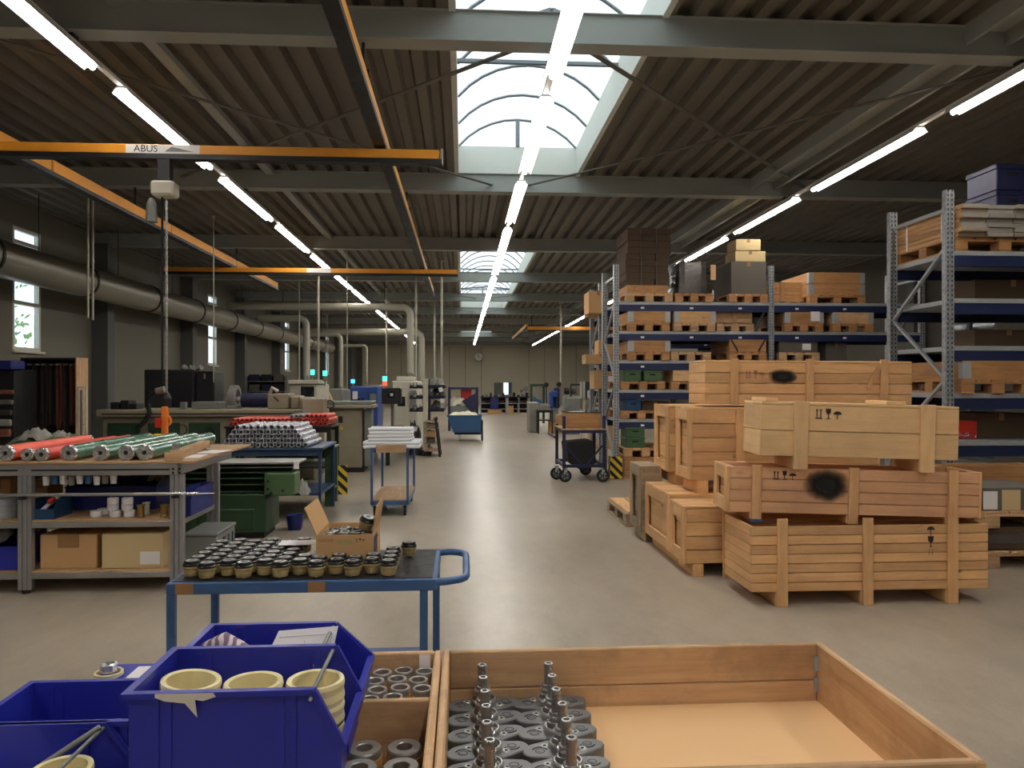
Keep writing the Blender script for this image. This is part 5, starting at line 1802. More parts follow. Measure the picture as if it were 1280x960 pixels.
soft('rag', 'grey rag lying on the green cloth heap', 'cloth', (gx(50, 8.3), 8.25, 1.02), (0.32, 0.25, 0.1), 'rag_grey', 6.0, 8, 0.5)
soft('rag', 'smaller grey rag beside the other on the green heap', 'cloth', (gx(80, 8.3), 8.25, 1.02), (0.22, 0.2, 0.08), 'rag_grey', 8.0, 8, 0.5)
t = thing('heap_table', 'dark table carrying the green cloth heap behind the workbench', 'table', (gx(70, 8.3) - 0.7, 7.9, 0))
B(t, 'table_top', 'dark_green', (0, 1.4), (0, 0.8), (0.82, 0.86))
for x in (0.02, 1.32):
    for y in (0.02, 0.72):
        B(t, 'leg', 'dark_green', (x, x + 0.06), (y, y + 0.06), (0, 0.82))

# shelf contents
S2, S1 = 0.5605, 0.1705
ys = WY + 0.12
for k, (px, lb) in enumerate(((62, 'teal bin with small packets on the middle bench shelf'),)):
    pass


def tray(label, x0, x1, y0, y1, z, h, m, front=0.6):
    t = thing('storage_bin', label, 'bin', (x0, y0, z))
    w, d = x1 - x0, y1 - y0
    e = 0.005
    s = MB()
    side = [(0.0, 0.0), (d, 0.0), (d, h), (d * 0.25, h), (0.0, h * front)]
    s.prism(side, 0, 0, e).prism(side, 0, w - e, w).box(e, w - e, 0, e, 0, h * front).box(e, w - e, d - e, d, 0, h).box(e, w - e, e, d - e, 0, e)
    put('shell', s, m, t)
    B(t, 'rim', m, (-0.008, w + 0.008), (-0.008, 0.0), (h * front - 0.01, h * front), 0)
    B(t, 'rim', m, (-0.008, w + 0.008), (d, d + 0.008), (h - 0.01, h), 0)
    return t


tray('teal bin with small packets on the middle bench shelf', gx(40, ys), gx(76, ys), WY + 0.02, WY + 0.3, S2, 0.14, 'teal_bin', 0.55)
tag(put('packet', MB().bar((gx(52, ys), WY + 0.14, S2 + 0.05), (gx(70, ys), WY + 0.16, S2 + 0.16), 0.08, 0.03), 'paper_white', bev=0.005), 'white and red packet leaning in the teal bin', 'packet')
tag(put('packet', MB().bar((gx(63, ys), WY + 0.1, S2 + 0.12), (gx(70, ys), WY + 0.1, S2 + 0.15), 0.05, 0.03), 'red_paint', bev=0.005), 'small red packet on top of the white one', 'packet')
tray('long blue bin behind the white rolls on the middle bench shelf', gx(88, 6.6), gx(200, 6.6), WY + 0.45, WY + 0.8, S2, 0.24, 'dark_bin_blue', 0.8)
tray('blue bin at the workbench end behind the near leg', gx(232, 6.35), gx(266, 6.7), WY + 0.1, WY + 0.62, S2, 0.2, 'dark_bin_blue', 0.75)
carton('small brown carton above the teal bin on the middle bench shelf', gx(50, 6.7), gx(70, 6.7), WY + 0.5, WY + 0.75, S2, S2 + 0.25, 'cardboard')
carton('brown carton at the picture edge on the middle bench shelf', gx(-22, 6.5), gx(12, 6.5), WY + 0.45, WY + 0.8, S2, S2 + 0.26, 'cardboard')
soft('rag', 'grey cloth hanging over the long blue bin', 'cloth', (gx(192, 6.6), WY + 0.6, S2 + 0.22), (0.14, 0.14, 0.06), 'rag_grey', 3.0, 8, 0.4)


def roll_(label, x, y, z, m='paper_white', r=0.042, h=0.05, grp='white rolls on the bench shelf'):
    t = thing('white_roll', label, 'roll', (x, y, z), group=grp)
    put('roll_body', MB().lathe([(r * 0.35, 0), (r * 0.9, 0), (r, h * 0.1), (r, h * 0.9), (r * 0.9, h), (r * 0.35, h), (r * 0.35, 0)], 18), m, t)
    put('roll_core', MB().lathe([(r * 0.35, 0.002), (r * 0.35, h * 0.99), (r * 0.3, h * 0.99), (r * 0.3, 0.002), (r * 0.35, 0.002)], 12), 'cardboard', t)
    return t


yr = WY + 0.1
for px, q, lb in ((118, 0, 'flat white roll alone at the teal bin side'), (126, 1, 'white roll standing above the lone flat one'), (142, 0, 'bottom white roll of the middle stack'), (142, 1, 'white roll in the middle of the tallest stack'),
                  (141, 2, 'top white roll of the tallest stack'), (160, 0, 'bottom white roll beside the brass bushings'), (160, 1, 'middle white roll of the stack beside the brass'), (159, 2, 'top white roll of the stack beside the brass')):
    if q == 1 and px == 126:
        roll_(lb + ' on the shelf', gx(128, yr + 0.1), yr + 0.11, S2)
    else:
        roll_(lb + ' on the shelf', gx(px, yr) + (0.012, -0.01, 0.006)[q], yr + (0.0, 0.012, -0.008)[q], S2 + q * 0.0505)
for k, (px, y) in enumerate(((176, WY + 0.06), (205, WY + 0.06), (183, WY + 0.18))):
    o = put('brass_bushing', MB().lathe([(0.014, 0), (0.03, 0), (0.028, 0.015), (0.024, 0.02), (0.024, 0.085), (0.03, 0.09), (0.03, 0.1), (0.014, 0.1), (0.014, 0)], 16), 'brass' if k < 2 else 'pipe_white', None, (gx(px, y), y, S2))
    tag(o, ('tall brass bushing beside the white rolls', 'tall brass bushing beside the near bench leg', 'pale bushing standing behind the brass one')[k], 'bushing')
for k in range(3):
    o = put('wire_coil', MB().lathe([(0.06, 0), (0.13, 0), (0.13, 0.05), (0.06, 0.05), (0.06, 0)], 20), 'galvanised', None, (gx(0, 6.2), WY + 0.16, S2 + 0.051 * k))
    tag(o, ('lowest', 'middle', 'highest')[k] + ' grey coil in the stack at the picture edge', 'coil')
# lower shelf
t = carton('brown carton with packing tape on the lower bench shelf', gx(50, WY + 0.06), gx(121, WY + 0.06), WY + 0.06, WY + 0.5, S1, S1 + 0.265, 'cardboard', False)
B(t, 'tape', 'brown_tape', (-0.08, 0.08), (-0.2215, -0.2202), (0.16, 0.2655), 0)
B(t, 'tape', 'brown_tape', (-0.08, 0.08), (-0.22, 0.22), (0.265, 0.2662), 0)
t = carton('pale carton with a white label on the lower bench shelf', gx(127, WY + 0.03), gx(203, WY + 0.03), WY + 0.03, WY + 0.5, S1, S1 + 0.27, 'cardboard_pale', False)
B(t, 'label', 'paper_white', (0.06, 0.21), (-0.2362, -0.2352), (0.03, 0.13), 0)
tray('blue bin with dark parts at the picture edge on the lower shelf', gx(-30, WY), gx(23, WY), WY + 0.03, WY + 0.4, S1, 0.26, 'bin_blue', 0.7)
soft('rag', 'crumpled grey wrapping above the blue bin on the lower shelf', 'cloth', (gx(0, 6.4), WY + 0.22, S1 + 0.2), (0.3, 0.3, 0.12), 'rag_grey', 12.0, 8, 0.5)
soft('rag', 'crumpled wrapping on the taped carton of the lower shelf', 'cloth', (gx(53, 6.4), WY + 0.22, S1 + 0.268), (0.1, 0.2, 0.07), 'rag_grey', 14.0, 8, 0.5)
t = thing('tool_case', 'grey ribbed case on the lower shelf at the workbench end', 'case', (gx(234, 6.4), WY + 0.25, S1))
B(t, 'case_body', 'machine_grey', (0, 0.26), (0, 0.5), (0, 0.2), 0.01)
for k in range(4):
    B(t, 'case_rib', 'black_plastic', (0.26, 0.268), (0.05 + k * 0.12, 0.08 + k * 0.12), (0.02, 0.16), 0)
B(t, 'case_lid', 'machine_grey', (-0.008, 0.27), (-0.008, 0.508), (0.2, 0.225), 0.006)
# little paper cups clipped under the bench top
for k in range(9):
    px = 60 + k * 10.5
    x = gx(px, WY + 0.08)
    o = put('hanging_cup', MB().lathe([(0.016, 0.0), (0.022, 0.0), (0.028, 0.07), (0.022, 0.072), (0.016, 0.0)], 10), ('paper_white', 'cart_blue', 'paper_white', 'slab_grey')[k % 4], None, (x, WY + 0.055, 0.855 - 0.02 * ((k * 7) % 3) * 0.5))
    o.location.z = 0.9 - 0.037 - (0.01 if k % 3 == 0 else 0)
    tag(o, '%s paper cup from the picture edge hanging under the bench top' % ORD[k], 'cup', 'cups under the bench top')

# ------------------------------------------------------------------ tables with tubes
def table(name, label, x0, x1, y0, y1, z, m, leg=0.05, shelf=None, mt=None, rail=0.07):
    t = thing(name, label, 'table', (x0, y0, 0))
    w, d = x1 - x0, y1 - y0
    B(t, 'table_top', mt or m, (0, w), (0, d), (z - 0.03, z), 0.004)
    for x in (0.02, w - 0.02 - leg):
        for y in (0.02, d - 0.02 - leg):
            B(t, 'leg', m, (x, x + leg), (y, y + leg), (0, z - 0.03), 0.004)
    for y in (0.03, d - 0.03 - leg * 0.5):
        B(t, 'apron', m, (0.02 + leg, w - 0.02 - leg), (y, y + leg * 0.5), (z - 0.03 - rail, z - 0.03), 0.003)
    if shelf:
        B(t, 'lower_shelf', m, (0.02, w - 0.02), (0.02, d - 0.02), (shelf, shelf + 0.03), 0.003)
    return t


SY = 9.15
sx0, sx1 = gx(268, SY), gx(398, SY)
sz = gz(330, 560, SY)
table('tube_table', 'blue table stacked with silver tubes behind the green machine', sx0 - 0.05, sx1 + 0.05, SY, SY + 1.0, sz, 'table_blue', 0.035, 0.28)
R_ = 0.0325


def tube_proto(r, ln, m, seg=12):
    me = MB().lathe([(r * 0.62, 0.0), (r * 0.9, 0.0), (r, 0.004), (r, ln), (r * 0.62, ln), (r * 0.62, 0.0)], seg, axis=1).mesh('tube')
    me.materials.append(MATS[m])
    return me


tm_ = tube_proto(R_, 0.9, 'silver_tube')
for j in range(5):
    n = 13 - j
    for i in range(n):
        x = sx0 + 0.07 + R_ + (i + j * 0.5) * 0.0785
        o = link('silver_tube', tm_, None, None, (x, SY + 0.01 + rnd.uniform(0, 0.015), sz + R_ + j * 0.052))
        tag(o, '%s silver tube from the window side in the %s layer from below, blue table' % (ORD[i], ORD[j]), 'tube', 'silver tubes in the %s layer' % ORD[j])
RY = 11.9
rx0, rx1 = gx(284, RY), gx(412, RY)
rzt = gz(340, 533, RY)
table('tube_table', 'dark table stacked with red tubes in front of the grinding machine', rx0 - 0.05, rx1 + 0.03, RY, RY + 0.85, rzt, 'black_steel', 0.06, 0.3)
r2 = 0.033
tr_ = tube_proto(r2, 0.8, 'red_tube', 10)
k = 0
for j in range(3):
    lo, hi = ((0, 23), (0, 22), (17, 22))[j]
    for i in range(lo, hi):
        x = rx0 + 0.02 + r2 + (i + (j % 2) * 0.5 + (1 if j == 2 else 0) * 0.0) * r2 * 2.04
        if x > rx1 - r2:
            continue
        o = link('red_tube', tr_, None, None, (x, RY + 0.01 + rnd.uniform(0, 0.02), rzt + r2 + j * r2 * 1.8))
        tag(o, '%s red tube from the window side in the %s layer from below' % (ORD[i - lo], ORD[j]), 'tube', 'red tubes in the %s layer' % ORD[j])
ts_ = tube_proto(r2 * 0.95, 0.8, 'silver_tube', 10)
for i in range(3):
    o = link('silver_tube', ts_, None, None, (rx0 + 0.02 + r2 + (13.5 + i) * r2 * 2.05, RY + 0.01, rzt + r2 + 2 * r2 * 1.8 + 0.001))
    tag(o, '%s silver tube lying on the red tube stack, counted from the windows' % ORD[i], 'tube', 'silver tubes on the red stack')

# green table and machine
GY_ = 9.9
table('welded_table', 'green welded steel table beside the silver tubes', gx(372, GY_) - 0.6, gx(413, GY_), GY_ + 0.2, GY_ + 0.75, gz(390, 561, GY_), 'green_paint', 0.09, 0.2, rail=0.12)
MY = 8.05
mx0, mxc, mx1 = -3.45, gx(333, MY), gx(372, MY)
t = thing('green_lathe', 'green lathe with ribbed bed, drawer cabinet and light green carriage', 'machine', (mx0, MY, 0))
w = mx1 - mx0
B(t, 'cabinet', 'green_paint', (0, mxc - mx0), (0.0, 0.55), (0.06, 0.46), 0.01)
B(t, 'plinth', 'black_steel', (0.03, mxc - mx0 - 0.03), (0.03, 0.5), (0, 0.06), 0)
for x0_, x1_ in ((0.1, 0.72), (0.74, mxc - mx0 - 0.12)):
    dr = B(t, 'drawer', 'green_paint', (x0_, x1_), (-0.015, 0.0), (0.1, 0.31), 0.005)
    B(dr, 'drawer_lip', 'light_green', (-(x1_ - x0_) / 2, (x1_ - x0_) / 2), (-0.02, -0.0075), (0.09, 0.1), 0)
B(t, 'bed_back', 'dark_green', (0.0, w - 0.1), (0.2, 0.4), (0.46, 0.78), 0.005)
for k, z in enumerate((0.47, 0.545, 0.61, 0.67, 0.725)):
    B(t, 'bed_rail', 'green_paint' if k < 4 else 'machined_steel', (0.0, w - 0.06), (0.05, 0.2), (z, z + 0.014), 0.003)
B(t, 'bed_top', 'machined_steel', (0.0, w), (0.02, 0.45), (0.765, 0.79), 0.004)
B(t, 'carriage', 'light_green', (w - 0.33, w - 0.02), (-0.05, 0.22), (0.455, 0.68), 0.01)
for x, z in ((w - 0.29, 0.52), (w - 0.29, 0.6), (w - 0.14, 0.5)):
    put('carriage_bore', MB().cyl((x, -0.0515, z), (x, -0.046, z), 0.013, 10), 'dark_hole', t)
put('hand_crank', MB().cyl((mxc - mx0 + 0.02, -0.07, 0.44), (mxc - mx0 + 0.02, 0.05, 0.44), 0.02, 10).pipe([(mxc - mx0 + 0.02, -0.06, 0.44), (mxc - mx0 + 0.08, -0.07, 0.49), (mxc - mx0 + 0.08, -0.12, 0.49)], 0.009, 8), 'black_steel', t)
B(t, 'name_plate', 'paper_white', (w - 0.04, w + 0.01), (0.0, 0.02), (0.72, 0.8), 0)
t = thing('bucket', 'dark blue square bucket under the blue table', 'bucket', (gx(369, 8.55), 8.55, 0))
put('bucket_wall', MB().lathe([(0.0, 0.004), (0.09, 0.0), (0.115, 0.16), (0.105, 0.16), (0.082, 0.01), (0.0, 0.01)], 4), 'dark_bin_blue', t, rot=(0, 0, PI / 4))
soft('rag', 'grey plastic sack hanging above the dark blue bucket', 'sack', (gx(376, 9.2), 9.1, 0.31), (0.26, 0.22, 0.14), 'rag_grey', 17.0, 8, 0.4)

# trolley with white bars
TWY = 9.3
t0x, t1x = gx(463, TWY), gx(511, TWY)
t = thing('bar_trolley', 'slim blue trolley with wooden shelves carrying white bars', 'trolley', (t0x, TWY, 0))
w, d = t1x - t0x, 1.25
tz = gz(487, 561, TWY)
for x in (0.0, w - 0.03):
    for y in (0.0, d - 0.03):
        B(t, 'post', 'trolley_blue', (x, x + 0.03), (y, y + 0.03), (0.14, tz - 0.03), 0.003)
B(t, 'top_frame', 'trolley_blue', (0, w), (0, d), (tz - 0.03, tz), 0.003)
W(t, 'front_board', 'old', (0.07, w - 0.03), (-0.03, -0.002), (tz - 0.045, tz + 0.05))
B(t, 'lower_frame', 'trolley_blue', (0, w), (0, d), (0.14, 0.19), 0.003)
W(t, 'shelf_board', 'bench', (0.01, w - 0.01), (0.01, d - 0.01), (0.19, 0.205))
for x in (0.05, w - 0.05):
    for y in (0.06, d - 0.06):
        caster(t, x, y, 0.06, hz=0.145, tw=0.025)
wb_long = MB().lathe([(0.0, -0.34), (0.019, -0.34), (0.0205, -0.335), (0.0205, 0.335), (0.019, 0.34), (0.0, 0.34)], 12, (0, 0, 0.0205), axis=0).mesh('white_bar')
wb_short = MB().lathe([(0.0, -0.26), (0.019, -0.26), (0.0205, -0.255), (0.0205, 0.255), (0.019, 0.26), (0.0, 0.26)], 12, (0, 0, 0.0205), axis=0).mesh('white_bar')
for j in range(6):
    n = 10 if j < 2 else 8 - j // 2
    for i in range(n):
        o = link('white_bar', wb_long if j < 2 else wb_short, 'white_tube', None, (t0x + w / 2 + (0.02 if j < 2 else -0.0) + rnd.uniform(-0.012, 0.012), TWY + 0.05 + i * 0.06 + (j * 0.012), tz + 0.0005 + j * 0.0412))
        tag(o, '%s white bar from the front in the %s layer from below' % (ORD[i], ORD[j]), 'bar', 'white bars in the %s layer' % ORD[j])

# yellow and black striped guard behind the green table
tag(put('floor_guard', MB().box(0, 0.14, 0, 0.03, 0, 0.42), 'hazard_stripes', None, (gx(422, 11.2), 11.2, 0), (0, 0, 0.2)), 'yellow and black striped guard plate behind the green table', 'guard')

# ------------------------------------------------------------------ machines along the window wall
def bolts(p, m, pts, r=0.02, y=-0.004):
    for x, z in pts:
        put('knob', MB().cyl((x, y - 0.03, z), (x, y, z), r, 10), m, p)


# long cylindrical grinder
LY = 12.85
lx0, lx1 = gx(124, LY), gx(392, LY)
lz = gz(260, 512, LY)
t = thing('grinding_machine', 'long beige cylindrical grinding machine with a blue roll mounted on it', 'machine', (lx0, LY, 0))
w = lx1 - lx0
B(t, 'bed', 'machine_beige', (0, w), (0.1, 1.0), (0.0, lz - 0.12), 0.02)
B(t, 'table_way', 'machine_beige', (-0.05, w + 0.05), (-0.02, 1.05), (lz - 0.12, lz), 0.015)
B(t, 'way_groove', 'black_steel', (0.05, w - 0.05), (-0.024, -0.02), (lz - 0.08, lz - 0.06), 0)
for x0_ in (0.1, 0.75, 1.4):
    B(t, 'apron_recess', 'dark_green', (x0_, x0_ + 0.5), (0.05, 0.099), (lz - 0.55, lz - 0.22), 0.01)
for k, x in enumerate((0.2, 0.55, 0.9, 1.3, 1.75)):
    put('hand_wheel', MB().lathe([(0.075, -0.01), (0.09, -0.01), (0.09, 0.01), (0.075, 0.01), (0.075, -0.01)], 14, (x, 0.03, lz - 0.36 + 0.03 * (k % 2)), axis=1), 'dark_green', t)
hx_ = gx(283, LY) - lx0
put('steady_ring', MB().lathe([(0.13, -0.06), (0.2, -0.06), (0.2, 0.06), (0.13, 0.06), (0.13, -0.06)], 16, (hx_, 0.45, lz + 0.2), axis=0), 'machined_steel', t)
B(t, 'steady_base', 'machine_grey', (hx_ - 0.09, hx_ + 0.09), (0.25, 0.65), (lz, lz + 0.06), 0.01)
rx_ = gx(293, LY) - lx0
ry_ = gx(331, LY) - lx0
put('blue_roll', MB().cyl((rx_, 0.45, lz + 0.15), (ry_, 0.45, lz + 0.15), 0.12, 24), 'navy_paint', t)
put('roll_journal', MB().cyl((rx_ - 0.25, 0.45, lz + 0.15), (rx_, 0.45, lz + 0.15), 0.05, 14), 'machined_steel', t)
tx_ = gx(331, LY) - lx0
B(t, 'tail_stock', 'machine_beige', (tx_, tx_ + 0.34), (0.15, 0.75), (lz, lz + 0.26), 0.02)
B(t, 'tail_stock', 'machine_beige', (tx_ + 0.37, tx_ + 0.52), (0.2, 0.7), (lz, lz + 0.22), 0.02)
B(t, 'electric_box', 'machine_beige', (tx_ + 0.56, tx_ + 0.78), (0.0, 0.5), (lz, lz + 0.2), 0.02)
B(t, 'electric_box', 'machine_beige', (tx_ + 0.66, tx_ + 1.0), (-0.25, 0.1), (lz - 0.12, lz + 0.18), 0.01)
put('lever', MB().pipe([(tx_ + 0.12, 0.14, lz + 0.2), (tx_ + 0.2, 0.08, lz + 0.14)], 0.012, 8), 'black_steel', t)
put('coolant_hose', MB().pipe([(tx_ + 0.04, 0.2, lz + 0.26), (tx_ + 0.08, 0.15, lz + 0.36), (tx_ + 0.16, 0.2, lz + 0.3)], 0.03, 8), 'machine_white', t)
B(t, 'wheel_guard', 'machine_grey', (gx(231, LY) - lx0, gx(266, LY) - lx0), (0.3, 0.7), (lz, lz + 0.12), 0.01)
B(t, 'dial_box', 'machine_grey', (gx(222, LY) - lx0, gx(229, LY) - lx0), (0.1, 0.2), (lz, lz + 0.12), 0.005)
for px in (137, 150, 160):
    x = gx(px, LY) - lx0
    B(t, 'fixture', 'black_steel', (x - 0.08, x + 0.05), (0.2, 0.5), (lz, lz + 0.09 + 0.03 * (px % 4)), 0.01)
lx = gx(185, LY) - lx0
put('lamp_arm', MB().pipe([(lx - 0.1, 0.2, lz), (lx - 0.05, 0.15, lz + 0.2), (lx + 0.1, 0.1, lz + 0.33)], 0.014, 8), 'black_steel', t)
put('lamp_head', MB().cyl((lx + 0.1, 0.1, lz + 0.3), (lx + 0.24, 0.08, lz + 0.33), 0.055, 12, 0.06), 'machine_beige', t)
put('coolant_hose', MB().pipe([(lx + 0.02, -0.05, lz + 0.1), (lx + 0.05, -0.06, lz - 0.05), (lx - 0.02, -0.06, lz - 0.18), (lx - 0.12, -0.06, lz - 0.28)], 0.035, 10), 'black_rubber', t)

CBY = 15.2
t = thing('control_cabinet', 'black control cabinet behind the long grinding machine', 'cabinet', (gx(180, CBY), CBY, 0))
cw = gx(243, CBY) - gx(180, CBY)
B(t, 'cabinet_body', 'black_plastic', (0, cw), (0, 0.6), (0.0, gz(210, 462, CBY)), 0.02)
B(t, 'cabinet_door', 'black_plastic', (0.1, cw - 0.03), (-0.025, -0.001), (0.6, gz(210, 464, CBY)), 0.01)
B(t, 'side_unit', 'black_plastic', (cw + 0.02, cw + 0.38), (0, 0.6), (0.0, gz(210, 464, CBY)), 0.02)
B(t, 'door_handle', 'machine_grey', (cw + 0.18, cw + 0.21), (-0.025, -0.0), (1.7, 1.8), 0.004)
for px in (226, 236, 246):
    soft('rag', '%s small grey bundle on top of the black control cabinet' % {226: 'first', 236: 'second', 246: 'third'}[px], 'bundle', (gx(px, CBY), CBY + 0.2, gz(210, 462, CBY)), (0.14, 0.14, 0.09), 'rag_grey', px * 0.3, 6, 0.4)

# belt rack by the nearest window
KY = 11.3
t = thing('belt_rack', 'tall dark board with sanding belts hanging from pegs by the window', 'rack', (gx(27, KY), KY, 0))
bw_ = gx(95, KY) - gx(27, KY)
ztop = gz(60, 447, KY)
B(t, 'back_board', 'black_steel', (0, bw_), (0.28, 0.31), (0.2, ztop), 0.004)
B(t, 'side_board', 'old_wood_z', (bw_, bw_ + 0.02), (-0.02, 0.31), (0.2, ztop), 0.003)
B(t, 'side_board', 'black_steel', (-0.02, 0.0), (0.0, 0.31), (0.0, ztop), 0.003)
B(t, 'top_board', 'black_steel', (0.0, bw_), (0.0, 0.28), (ztop - 0.03, ztop), 0.003)
for k in range(7):
    x = 0.06 + k * (bw_ - 0.1) / 6.6
    zt_b = ztop - 0.07
    m = MB()
    wv_ = 0.05 + 0.02 * (k % 2)
    path = [(x + 0.0, zt_b - 0.9 - 0.05 * (k % 3)), (x - 0.005, zt_b - 0.5), (x, zt_b - 0.02), (x + wv_ * 0.5, zt_b), (x + wv_, zt_b - 0.03), (x + wv_ + 0.01, zt_b - 0.5), (x + wv_ - 0.01 + (0.08 if k == 6 else 0), zt_b - 0.9)]
    pv = []
    for (a, b) in path:
        pv += [(a, 0.05, b), (a, 0.24, b)]
    m.add(pv, [(2 * i, 2 * i + 1, 2 * i + 3, 2 * i + 2) for i in range(len(path) - 1)], True)
    o = tag(put('sanding_belt', m, 'belt_brown' if k in (4, 6) else 'belt_dark', None, (gx(27, KY), KY, 0)), '%s hanging sanding belt from the window on the dark board' % ORD[k], 'belt', 'sanding belts on the dark board')
    put('peg', MB().cyl((x + wv_ / 2, 0.0, zt_b - 0.03), (x + wv_ / 2, 0.3, zt_b - 0.03), 0.012, 8), 'machine_grey', t)
t = thing('metal_stand', 'narrow white metal frame standing next to the belt board', 'frame', (gx(97, KY), KY, 0))
fh = gz(100, 483, KY)
for x in (0.0, 0.1):
    B(t, 'upright', 'machine_white', (x, x + 0.025), (0, 0.03), (0, fh), 0.002)
B(t, 'cross_bar', 'machine_white', (0.025, 0.1), (0, 0.03), (fh - 0.03, fh), 0.002)
B(t, 'cross_bar', 'machine_white', (0.025, 0.1), (0, 0.03), (0.6, 0.63), 0.002)
B(t, 'panel', 'machine_grey', (0.03, 0.06), (0.005, 0.025), (0.8, fh - 0.05), 0.002)
t = thing('shelf_cabinet', 'dark cabinet with boxes and red tin at the picture edge below the window', 'cabinet', (gx(-30, 10.6), 10.6, 0))
B(t, 'cabinet_body', 'black_steel', (0, gx(18, 10.6) - gx(-30, 10.6)), (0, 0.5), (0, gz(5, 462, 10.6)), 0.01)
B(t, 'blue_box', 'dark_bin_blue', (0.25, 0.52), (-0.12, 0.2), (gz(5, 462, 10.6), gz(5, 462, 10.6) + 0.12), 0.01)
for k in range(5):
    B(t, 'stored_item', ('belt_brown', 'rag_grey', 'belt_dark', 'carton_grey', 'belt_brown')[k], (0.2 + 0.03 * k, 0.46 + 0.01 * k), (-0.05, 0.0), (0.9 + 0.14 * k, 1.0 + 0.13 * k), 0.02)
tag(put('red_tin', MB().lathe([(0, 0), (0.07, 0), (0.07, 0.12), (0, 0.12)], 14), 'red_paint', None, (gx(18, 10.85), 10.85, gz(5, 462, 10.6) + 0.0005)), 'red tin standing on the dark cabinet below the window', 'tin')

# beige surface grinder with cabinet
HY = 13.98
h0, h1 = gx(411, HY), gx(452, HY)
hz_ = gz(430, 512, HY)
t = thing('surface_grinder', 'beige machine with ventilated cabinet, warning triangle and long table', 'machine', (h0, HY, 0))
w = h1 - h0
B(t, 'cabinet', 'machine_beige', (0, w), (0, 0.7), (0.08, hz_), 0.015)
B(t, 'plinth', 'black_steel', (0.02, w + 0.03), (0.02, 0.66), (0, 0.08), 0)
B(t, 'panel_joint', 'machine_grey', (0.0, w), (-0.002, 0.0), (0.45, 0.456), 0)
B(t, 'vent', 'black_steel', (0.17, 0.25), (-0.004, 0.0), (hz_ - 0.24, hz_ - 0.12), 0)
put('warning_triangle', MB().prism([(0.16, hz_ - 0.36), (0.26, hz_ - 0.36), (0.21, hz_ - 0.27)], 1, -0.003, -0.001), 'yellow_paint', t)
B(t, 'machine_table', 'machine_beige', (gx(395, HY) - h0, gx(468, HY) - h0), (-0.15, 0.6), (hz_ + 0.03, hz_ + 0.09), 0.01)
B(t, 'table_top', 'machine_grey', (gx(398, HY) - h0, gx(466, HY) - h0), (-0.1, 0.55), (hz_ + 0.09, hz_ + 0.15), 0.01)
B(t, 'saddle', 'machine_grey', (0.05, w - 0.02), (0.0, 0.5), (hz_, hz_ + 0.03), 0)
put('drive_column', MB().box(w + 0.04, w + 0.16, 0.1, 0.5, 0.1, hz_), 'machine_grey', t)
for x in (-0.16, 0.05):
    put('hand_wheel', MB().lathe([(0.06, -0.012), (0.08, -0.012), (0.08, 0.012), (0.06, 0.012), (0.06, -0.012)], 14, (x, -0.17, hz_ + 0.1), axis=1), 'black_steel', t)
put('hose', MB().pipe([(-0.02, -0.1, hz_ + 0.08), (-0.06, -0.14, hz_ - 0.05), (-0.08, -0.12, hz_ - 0.3)], 0.02, 8), 'black_rubber', t)

# machining centres further back
def machine_box(label, px0, px1, ytop, Y, depth, m, door=True, name='machining_centre', mt=None):
    x0, x1, z = gx(px0, Y), gx(px1, Y), gz((px0 + px1) / 2, ytop, Y)
    t = thing(name, label, 'machine', (x0, Y, 0))
    w = x1 - x0
    B(t, 'housing', m, (0, w), (0, depth), (0.08, z), 0.03)
    B(t, 'plinth', 'black_steel', (0.04, w - 0.04), (0.04, depth - 0.04), (0, 0.08), 0)
    if door:
        dr = B(t, 'door', mt or m, (w * 0.12, w * 0.62), (-0.03, -0.001), (0.5, z * 0.9), 0.01)
        B(dr, 'door_window', 'screen_dark', (-w * 0.15, w * 0.15), (-0.018, -0.015), (0.0, z * 0.15), 0)
        B(t, 'control_panel', 'machine_grey', (w * 0.72, w * 0.95), (-0.08, -0.001), (z * 0.6, z * 0.85), 0.01)
    return t, w, z


def signal(p, x, y, z, cols, r=0.05):
    put('signal_pole', MB().cyl((x, y, z), (x, y, z + 0.12), 0.015, 8), 'machine_grey', p)
    for k, c in enumerate(cols):
        put('signal_lamp', MB().cyl((x, y, z + 0.12 + k * 0.13), (x, y, z + 0.24 + k * 0.13), r, 10), c, p)


t, w, z = machine_box('pale machine with a white top panel and dark opening under the branch duct', 361, 397, 480, 18.5, 1.6, 'machine_white', False)
B(t, 'top_panel', 'machine_white', (0.0, w + 0.05), (-0.1, 1.0), (z, z + 0.1), 0.01)
B(t, 'work_opening', 'screen_dark', (w * 0.42, w * 0.88), (-0.006, 0.0), (z - 0.45, z - 0.06), 0)
B(t, 'screen', 'black_plastic', (-0.15, w * 0.28), (-0.3, -0.22), (z - 0.45, z - 0.22), 0.01)
B(t, 'red_cover', 'belt_brown', (w * 0.45, w * 0.75), (-0.2, -0.001), (z - 0.5, z - 0.44), 0)
signal(t, w - 0.12, 0.0, z + 0.1, ['signal_green'], 0.045)
signal(t, w + 0.12, 0.3, z - 0.05, ['machine_grey', 'signal_green'], 0.05)
t, w, z = machine_box('grey machine with sloping chute beside the green signal lamp', 401, 428, 486, 20.6, 1.2, 'machine_grey', False)
put('chute', MB().prism([(0.05, z - 0.35), (0.35, z - 0.35), (0.2, z - 0.02), (0.08, z - 0.02)], 1, -0.25, -0.001), 'cardboard_pale', t)
B(t, 'base_tray', 'navy_paint', (0.0, 0.4), (-0.3, -0.001), (z - 0.45, z - 0.36), 0)
t, w, z = machine_box('small beige machine standing before the blue one', 415, 432, 487, 22.5, 1.0, 'machine_beige', True)
t, w, z = machine_box('blue machine with a blue signal lamp in the middle of the row', 437, 472, 483, 24.0, 1.6, 'machine_blue', True)
signal(t, 0.1, 0.0, z - 0.02, ['signal_blue'], 0.06)
